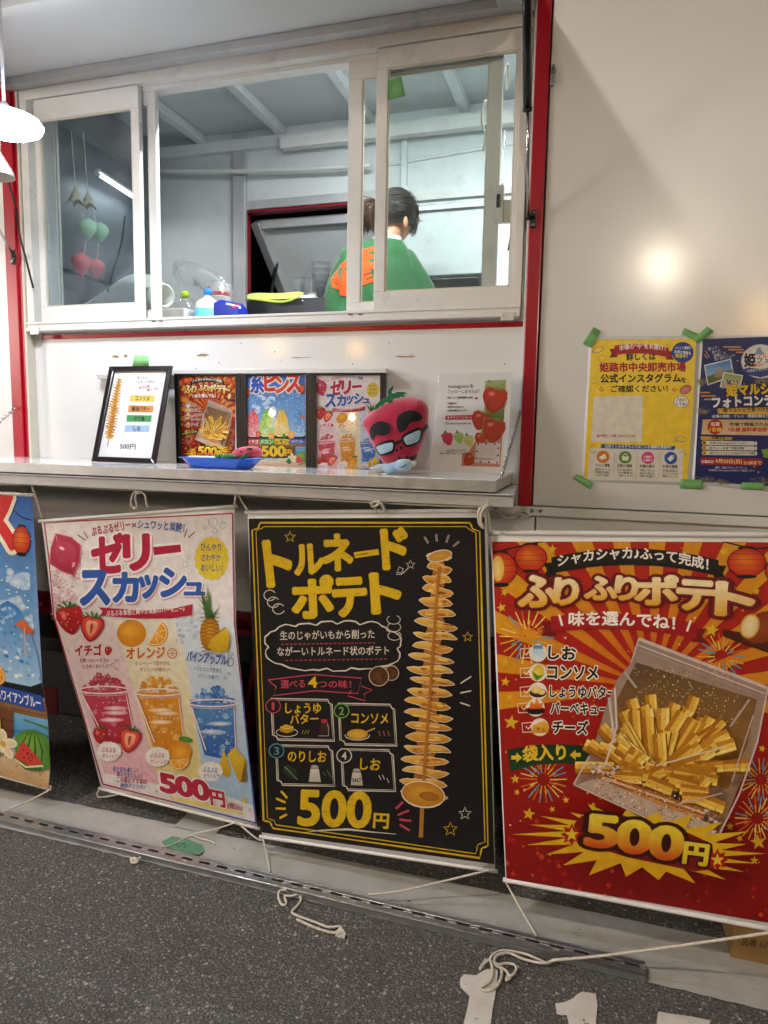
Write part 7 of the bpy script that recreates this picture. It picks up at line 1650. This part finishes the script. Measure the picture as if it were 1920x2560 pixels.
q = inside(420, 782, .22); o = MB().box(W(408, 780, -.22).x, W(476, 780, -.22).x, .18, .26, sill, W(440, 775, -.22).z).build('snack_pack', 'label_white', None, .004); tag(o, 'low white packet lying before the duct hose coupling', 'packet')
# crumpled clear plastic bag with paper cups
def crumple(cpts, yd, amp, m_, name, seed):
    random.seed(seed); pts = [inside(x, y, yd) for x, y in cpts]; c = sum(pts, Vector()) / len(pts); mb = MB(); pillow(mb, pts, (0, -1, 0), .05, c, 6)
    for i, v in enumerate(mb.v): mb.v[i] = v + Vector((random.uniform(-amp, amp), random.uniform(-amp, amp), random.uniform(-amp, amp)))
    mb.sm = [False] * len(mb.sm); return mb
o = crumple([(436, 690), (440, 655), (460, 650), (490, 665), (520, 670), (545, 690), (570, 708), (585, 735), (582, 775), (540, 790), (500, 785), (478, 760), (450, 720)], .33, .012, None, '', 5).build('plastic_bag', 'clear_film'); tag(o, 'crumpled clear plastic bag on the inner counter', 'plastic bag')
cc = inside(550, 770, .38); cc = Vector((cc.x, cc.y, sill)); pc = thing('paper_cup_stack', 'stack of red and white paper cups inside the clear bag', 'paper cups', cc)
zt3 = W(550, 712, -.38).z - sill
for k in range(4): MB().lathe(cc + Vector((0, 0, k * .016)), [(.030, 0), (.040, zt3 - .05), (.042, zt3 - .048)], 18).build('paper_cup', 'label_white' if k != 1 else 'label_red', pc)
MB().lathe(cc + Vector((0, 0, zt3 * .45)), [(.0385, 0), (.0415, .05)], 18).build('cup_print', 'label_red', pc)
# black crate with a towel, clear cups
yk = .62
kc = thing('black_crate', 'black plastic crate with a slot handle in the middle of the truck', 'crate', (W(730, 780, -yk).x, yk + .15, sill - .2))
x0_, x1_ = W(616, 760, -yk).x, W(850, 760, -yk).x; zk1 = W(730, 746, -yk).z
MB().box(x0_, x1_, yk, yk + .012, sill - .2, zk1).build('crate_front', 'counter_black', kc, .003)
MB().box(x0_, x0_ + .012, yk + .0125, yk + .32, sill - .2, zk1).build('crate_side', 'counter_black', kc, .003); MB().box(x1_ - .012, x1_, yk + .0125, yk + .32, sill - .2, zk1).build('crate_side', 'counter_black', kc, .003)
MB().box(x0_ + .0125, x1_ - .0125, yk + .0125, yk + .31, sill - .2, zk1 - .03).build('crate_lid', 'counter_black', kc, .003)
h = W(728, 757, -yk); MB().box(h.x - .055, h.x + .055, yk - .0012, yk - .0002, h.z - .012, h.z + .012).build('slot_handle', 'black_rubber', kc, .0005)
for px_ in (622, 758): q = W(px_, 752, -yk); MB().lathe((q.x, yk, q.z), [(.004, 0), (.003, .003)], 8, (0, -1, 0)).build('rivet', 'steel', kc)
MB().box(x0_ - .05, .3, yk + .04, IY - .01, sill - .26, sill - .202).build('work_table', 'alu_matt', truck, .003)
MB().box(x0_ - .05, x0_, yk + .04, IY - .01, FZ + .001, sill - .2605).build('table_leg_panel', 'alu_matt', truck, .003)
tw_ = [[(615, 738), (640, 733), (680, 736), (720, 734), (745, 730), (764, 734)], [(616, 747), (640, 742), (680, 744), (720, 744), (742, 741), (752, 738)], [(618, 749), (645, 750), (680, 756), (705, 758), (735, 750), (744, 742)]]
vs = []; fs = []
for j, row in enumerate(tw_):
    for (x, y) in row: vs.append(W(x, y, -(yk + .08 - .045 * j)) + Vector((0, 0, .004)))
for j in range(2):
    for k in range(5): fs.append((j * 6 + k, j * 6 + k + 1, j * 6 + k + 7, j * 6 + k + 6))
o = MB().add(vs, fs, True).build('towel', 'towel'); tag(o, 'yellow green towel draped over the black crate', 'towel')
md = o.modifiers.new('sub', 'SUBSURF'); md.levels = md.render_levels = 2; md2 = o.modifiers.new('thickness', 'SOLIDIFY'); md2.thickness = .006
q = W(750, 738, -(yk + .02)); o = MB().box(q.x - .03, q.x + .06, yk + .02, yk + .12, zk1 + .001, zk1 + .016).build('white_tray', 'plastic_white', None, .003); tag(o, 'white shallow lid beside the towel', 'lid')
def cups(px_, topy, r, n, label, yd=.82, fill=None):
    q = W(px_, 735, -yd); zb = zk1 - .02; zt4 = W(px_, topy, -yd).z; t = thing('clear_cups', label, 'cups', (q.x, q.y, zb), 'clear cups on the crate')
    hgt = (zt4 - zb); lip = hgt * (.14 if n > 1 else 0)
    for k in range(n): MB().lathe((q.x, q.y, zb + k * lip * .9), [(r * .75, 0), (r, hgt - lip * .9 * (n - 1) - .004), (r * 1.08, hgt - lip * .9 * (n - 1) - .003), (r * 1.08, hgt - lip * .9 * (n - 1))], 18).build('clear_cup', 'clear_film', t)
    if fill: MB().lathe((q.x, q.y, zb + .001), [(r * .70, 0), (r * .8, hgt * .55)], 18).build('cup_contents', 'plastic_white', t)
cups(748, 694, .025, 1, 'single clear plastic cup at the left on the crate'); cups(764, 693, .024, 1, 'clear plastic cup in the middle of the row on the crate', .84); cups(780, 700, .024, 1, 'clear plastic cup with white contents on the crate', .80, True); cups(802, 656, .042, 5, 'tall stack of clear plastic cups beside the person', .86)
# dark oven at the right, hanging cords
q0, q1 = W(1082, 720, -.85), W(1205, 724, -.85); zt5 = W(1150, 683, -.85).z
ov = thing('counter_oven', 'dark counter oven with scratched lid behind the person', 'oven', ((q0.x + q1.x) / 2, .95, sill - .2))
MB().box(q0.x - .1, q1.x, .85, 1.12, sill - .2, zt5).build('oven_body', 'counter_black', ov, .005); MB().box(q0.x - .09, q1.x - .02, .844, .849, sill - .17, zt5 - .02).build('oven_door', 'black_paint', ov, .002)
for k in range(2): tag(MB().tube(spline([W(1212 + k * 4, 250, -.07), W(1205 - k * 3, 300, -.07), W(1212 + k * 3, 340, -.07), W(1206 + k * 4, 378, -.07)], 6), .0022, 6).build('cord', 'string'), 'left strand of thin cord hanging behind the right pane' if not k else 'right strand of thin cord hanging behind the right pane', 'cord')
tag(MB().tube(spline([W(1270, 160, -.08), W(1264, 180, -.08), W(1272, 200, -.08), W(1266, 225, -.08), W(1268, 190, -.08), W(1272, 160, -.08)], 6), .002, 6).build('cord', 'string'), 'short twisted cord at the top right of the window', 'cord')
ch0 = W(1262, 330, -.25); ch = thing('ball_chain', 'thin ball chain hanging inside the right window', 'chain', W(1254, 460, -.25))
me = MB().ball((0, 0, 0), .0032, n=8, m=5).mesh('bead'); me.materials.append(MATS['steel'])
for k in range(34):
    c = W(1262, 330, -.25).lerp(W(1254, 470, -.25), k / 33); o = bpy.data.objects.new('bead', me); COL.objects.link(o); o.location = c; attach(o, ch); o.location = c
cl_ = [W(1284, 560, -.2), W(1276, 580, -.2), W(1268, 625, -.2), W(1290, 628, -.2)]
o = MB().prism(cl_, (0, .01, 0)).build('dark_cloth', 'trousers', None, .002); tag(o, 'dark cloth hanging at the right edge of the window', 'cloth')
# ------------------------------------------------------------------ person inside the truck, seen from behind, head bowed to the right
py_ = .78
def PW(px, y, yd=None): return W(px, y, -(py_ if yd is None else yd))
base = PW(955, 770); 
pr_ = thing('person', 'person in a green T-shirt with tied brown hair, back to the window', 'person', (base.x, py_, FZ))
hc = PW(990, 543, .80)                             # centre of the head
neck = PW(965, 600, .76); sh_c = PW(940, 640, .72)
sL, sR = PW(862, 642, .70), PW(1030, 642, .80)
hip = Vector((sh_c.x - .02, .70, FZ + .82)); 
# one continuous body grown with a skin modifier
V = []; Eg = []; Rr = []
def nv(p, r, parent=None):
    V.append(Vector(p)); Rr.append(r if isinstance(r, tuple) else (r, r)); i = len(V) - 1
    if parent is not None: Eg.append((parent, i))
    return i
pel = nv(hip, (.15, .11)); wa = nv(hip.lerp(sh_c, .45) + Vector((0, -.03, 0)), (.11, .085), pel); chs = nv(hip.lerp(sh_c, .8) + Vector((0, -.02, 0)), (.12, .085), wa)
n0 = nv(sh_c + Vector((.01, .02, .03)), (.07, .07), chs); n1 = nv(neck, .048, n0); hd1 = nv(hc + Vector((-.005, .0, -.055)), (.065, .07), n1); hd2 = nv(hc + Vector((.01, .01, .01)), (.082, .09), hd1); hd3 = nv(hc + Vector((.0, .0, .07)), (.06, .065), hd2)
for s_, s3 in ((sL, -1), (sR, 1)):
    a_ = nv(s_ + Vector((-s3 * .03, 0, -.03)), .046, chs)
    el = s_ + Vector((s3 * .05, .08, -.27)); b_ = nv(el, .038, a_)
    wr_ = el + Vector((-s3 * .08, .22, -.02)); c_ = nv(wr_, .028, b_); h_ = nv(wr_ + Vector((-s3 * .02, .06, -.01)), (.036, .02), c_)
    pm = wr_ + Vector((-s3 * .03, .09, -.015)); h2 = nv(pm, (.036, .018), h_)
    for k in range(4):
        f0 = nv(pm + Vector(((k - 1.5) * .018, .03, -.004)), .009, h2); f1 = nv(pm + Vector(((k - 1.5) * .019, .055 + .006 * (k in (1, 2)), -.016)), .008, f0); nv(pm + Vector(((k - 1.5) * .019, .070 + .008 * (k in (1, 2)), -.034)), .007, f1)
    t0 = nv(wr_ + Vector((-s3 * .05, .07, .0)), .010, h_); nv(t0 and wr_ + Vector((-s3 * .062, .10, -.006)), .008, t0)
for s3 in (-1, 1):
    th = nv(hip + Vector((s3 * .09, 0, -.10)), .085, pel); kn_ = nv(hip + Vector((s3 * .10, .01, -.44)), .058, th); an = nv(hip + Vector((s3 * .10, -.01, -.76)), .038, kn_); nv(hip + Vector((s3 * .11, .10, -.80)), (.042, .025), an)
me = bpy.data.meshes.new('body'); me.from_pydata(V, Eg, []); bo = bpy.data.objects.new('body', me); COL.objects.link(bo); me.materials.append(MATS['skin'])
md = bo.modifiers.new('skin', 'SKIN'); md.use_smooth_shade = True
for i, r in enumerate(Rr): me.skin_vertices[0].data[i].radius = r
me.skin_vertices[0].data[pel].use_root = True
sd = bo.modifiers.new('sub', 'SUBSURF'); sd.levels = sd.render_levels = 2
attach(bo, pr_)
# T-shirt: lofted round the trunk, loose sleeves
def loft(rings, name, m_, parent, caps=False, sub=1, n=28, wr=.0, seed=3):
    random.seed(seed); mb = MB(); vs = []; fs = []
    for c, ax, ay, rx, ry, sq in rings:
        for k in range(n):
            a_ = 2 * PI * k / n; ca, sa = math.cos(a_), math.sin(a_); e_ = sq
            x = math.copysign(abs(ca) ** e_, ca) * rx; y = math.copysign(abs(sa) ** e_, sa) * ry
            vs.append(Vector(c) + Vector(ax) * x + Vector(ay) * y + Vector((random.uniform(-wr, wr), random.uniform(-wr, wr), random.uniform(-wr, wr))))
    for i in range(len(rings) - 1):
        for k in range(n): fs.append((i * n + k, i * n + (k + 1) % n, (i + 1) * n + (k + 1) % n, (i + 1) * n + k))
    mb.add(vs, fs, True)
    if caps: mb.f.append(tuple(range(n))); mb.sm.append(True)
    if caps == 2: mb.f.append(tuple((len(rings) - 1) * n + k for k in range(n))); mb.sm.append(True)
    o = mb.build(name, m_, parent)
    if sub: q = o.modifiers.new('sub', 'SUBSURF'); q.levels = q.render_levels = sub
    if m_ == 'shirt':                               # folds in the cloth
        tx = bpy.data.textures.new('folds', 'CLOUDS'); tx.noise_scale = .085; tx.noise_depth = 2
        dp = o.modifiers.new('folds', 'DISPLACE'); dp.texture = tx; dp.strength = .026; dp.mid_level = .5; dp.texture_coords = 'GLOBAL'
    return o
ax = (sR - sL).normalized(); ay = Vector((-ax.y, ax.x, 0)).normalized()
cen = (sL + sR) / 2; W2 = (sR - sL).length / 2
up_ = Vector((0, 0, 1))
rings = [(neck + Vector((0, -.005, -.012)), ax, ay, .062, .062, .95), (neck.lerp(cen, .35) + up_ * .012, ax, ay, .085, .078, .95), (neck.lerp(cen, .62) + up_ * .02, ax, ay, W2 * .72, .092, .9), (cen + up_ * .0, ax, ay, W2 * 1.0, .108, .88), (cen - up_ * .06 + Vector((-.015, -.012, 0)), ax, ay, W2 * 1.18, .125, .86), (cen - up_ * .14 + Vector((-.03, -.02, 0)), ax, ay, W2 * 1.32, .135, .86), (cen - up_ * .26 + Vector((-.04, -.015, 0)), ax, ay, W2 * 1.45, .14, .88), (cen - up_ * .42 + Vector((-.04, 0, 0)), ax, ay, W2 * 1.45, .14, .9), (cen - up_ * .56 + Vector((-.03, 0, 0)), ax, ay, W2 * 1.4, .14, .9)]
shirt = loft(rings, 'shirt', 'shirt', pr_, sub=2, wr=.004)
for s_, s3 in ((sL, -1), (sR, 1)):
    d1 = Vector((s3 * .42, .26, -1)).normalized(); r_ax = d1.orthogonal().normalized(); r_ay = d1.cross(r_ax)
    s0 = s_ + Vector((-s3 * .035, .0, -.02))
    loft([(s0 - d1 * .05, r_ax, r_ay, .05, .05, 1), (s0, r_ax, r_ay, .070, .070, 1), (s0 + d1 * .08, r_ax, r_ay, .078, .076, 1), (s0 + d1 * .17, r_ax, r_ay, .080, .078, 1), (s0 + d1 * .27, r_ax, r_ay, .084, .082, 1)], 'sleeve', 'shirt', shirt, caps=True, sub=2, n=18, wr=.004)
loft([(neck + Vector((.0, -.004, -.03)), ax, ay, .074, .072, 1), (neck + Vector((.002, -.002, .0)), ax, ay, .066, .064, 1), (neck + Vector((.003, .002, .008)), ax, ay, .062, .060, 1)], 'collar', 'shirt_white', pr_, sub=1)
loft([(hip + up_ * .12, ax, ay, .17, .13, .9), (hip, ax, ay, .18, .14, .9), (hip - up_ * .12, ax, ay, .185, .14, .9)], 'trouser_waist', 'trousers', pr_, sub=1)
for s3 in (-1, 1): loft([(hip + Vector((s3 * .085, 0, -.08)), (1, 0, 0), (0, 1, 0), .105, .115, 1), (hip + Vector((s3 * .10, .01, -.44)), (1, 0, 0), (0, 1, 0), .08, .08, 1), (hip + Vector((s3 * .10, -.01, -.75)), (1, 0, 0), (0, 1, 0), .065, .07, 1)], 'trouser_leg', 'trousers', pr_, sub=1)
# ear, hair cap with strands, bun
ear = PW(1014, 555, .745); MB().ball(ear, .010, .018, .026).build('ear', 'skin', pr_)
MB().ball(hc + Vector((.055, .06, -.025)), .018, .022, .016).build('nose', 'skin', pr_)
def hair_cap():
    mb = MB(); vs = []; fs = []; n, m = 30, 16; random.seed(11)
    ph = [random.uniform(-1, 1) for _ in range(n)]
    for j in range(m + 1):
        v = j / m * .70
        for k in range(n):
            a_ = 2 * PI * k / n; d = Vector((math.sin(PI * v) * math.cos(a_), math.sin(PI * v) * math.sin(a_), math.cos(PI * v)))
            q = 1 + .025 * ph[k] + .015 * math.sin(9 * a_ + j * .6)
            vs.append(hc + Vector((.0, .005, .012)) + Vector((d.x * .093 * q, d.y * .105 * q, d.z * .100 * q)) + Vector((.0, 0, 0)))
    for j in range(m):
        for k in range(n): fs.append((j * n + k, j * n + (k + 1) % n, (j + 1) * n + (k + 1) % n, (j + 1) * n + k))
    return mb.add(vs, fs, True)
hair = hair_cap().build('hair', 'hair', pr_)
random.seed(21); mb = MB()
for k in range(420):                                # combed strands over the cap, swept towards the tie
    a_ = random.uniform(0, 2 * PI); v = random.uniform(.12, .62); d = Vector((math.sin(PI * v) * math.cos(a_), math.sin(PI * v) * math.sin(a_), math.cos(PI * v)))
    p0 = hc + Vector((0, .005, .012)) + Vector((d.x * .096, d.y * .108, d.z * .103)); tie = hc + Vector((-.075, -.07, .0))
    dm = (p0.lerp(tie, .45) - hc).normalized(); p1 = hc + Vector((0, .005, .012)) + Vector((dm.x * .099, dm.y * .111, dm.z * .106))
    mb.tube(spline([p0, p1, tie + Vector((random.uniform(-.015, .015),) * 3)], 4), [.0011] * 9, 3)
mb.build('hair_strands', 'hair', hair)['kind'] = 'stuff'
bc = PW(925, 528, .70); mb = MB(); random.seed(5)
for k in range(200):
    o_ = Vector((random.gauss(0, .016), random.gauss(0, .018), random.gauss(0, .008)))
    top_ = bc + Vector((.03, .03, .03)) + o_ * .5; mid = bc + Vector((-.014, -.01, .012)) + o_ * 1.2; end = bc + Vector((-.004 + random.gauss(0, .012), 0, -.065 + random.uniform(-.02, .015))) + o_ * .9
    mb.tube(spline([top_, mid, end], 4), [.002] * 8 + [.0006], 3)
mb.ball(bc + Vector((-.002, 0, .0)), .026, .026, .05); mb.build('ponytail', 'hair_brown', hair)['kind'] = 'stuff'
MB().ball(PW(962, 528, .69), .016, .012, .022).build('hair_tie', 'felt_black', hair)
mb = MB(); random.seed(9)
for k in range(34):                                 # loose strands at the cheek
    p0 = PW(1030 + random.uniform(-6, 10), 510, .80 + random.uniform(-.03, .03)); mb.tube(spline([p0, PW(1044 + random.uniform(-7, 5), 545 + random.uniform(-6, 10), .80), PW(1036 + random.uniform(-10, 8), 585 + random.uniform(-20, 12), .80)], 4), [.0016] * 8 + [.0005], 4)
mb.build('loose_strands', 'hair', hair)['kind'] = 'stuff'
# orange lettering on the shirt back
dg = bpy.context.evaluated_depsgraph_get(); dg.update()
_ob = shirt.evaluated_get(dg); _m = _ob.to_mesh(); _b = bmesh.new(); _b.from_mesh(_m); _b.transform(_ob.matrix_world); SBV = BVHTree.FromBMesh(_b); _b.free(); _ob.to_mesh_clear()
KP = affine(800, 440, .32550)
A = Art(on_bvh(SBV, None), KP, dz=.0006, step=6)
OR = '#e8501c'
A.poly([(92, 765), (120, 690), (165, 610), (200, 578), (235, 566), (228, 640), (232, 700), (200, 690), (178, 725), (165, 700), (140, 730), (128, 760)], OR)
A.poly([(262, 560), (300, 548), (345, 560), (405, 538), (418, 575), (372, 585), (372, 600), (410, 600), (412, 630), (374, 640), (380, 668), (440, 650), (465, 672), (492, 648), (505, 655), (490, 700), (420, 715), (330, 718), (262, 700), (288, 640)], OR)
A.text('B', 95, 850, 162, 880, 118, OR, .05, sh=-.1); A.text('L', 165, 905, 240, 912, 165, OR, .08); A.text('U', 245, 850, 320, 850, 110, OR, .08); A.text('E', 330, 832, 405, 806, 84, OR, .07)
A.build(shirt, 'print_felt')
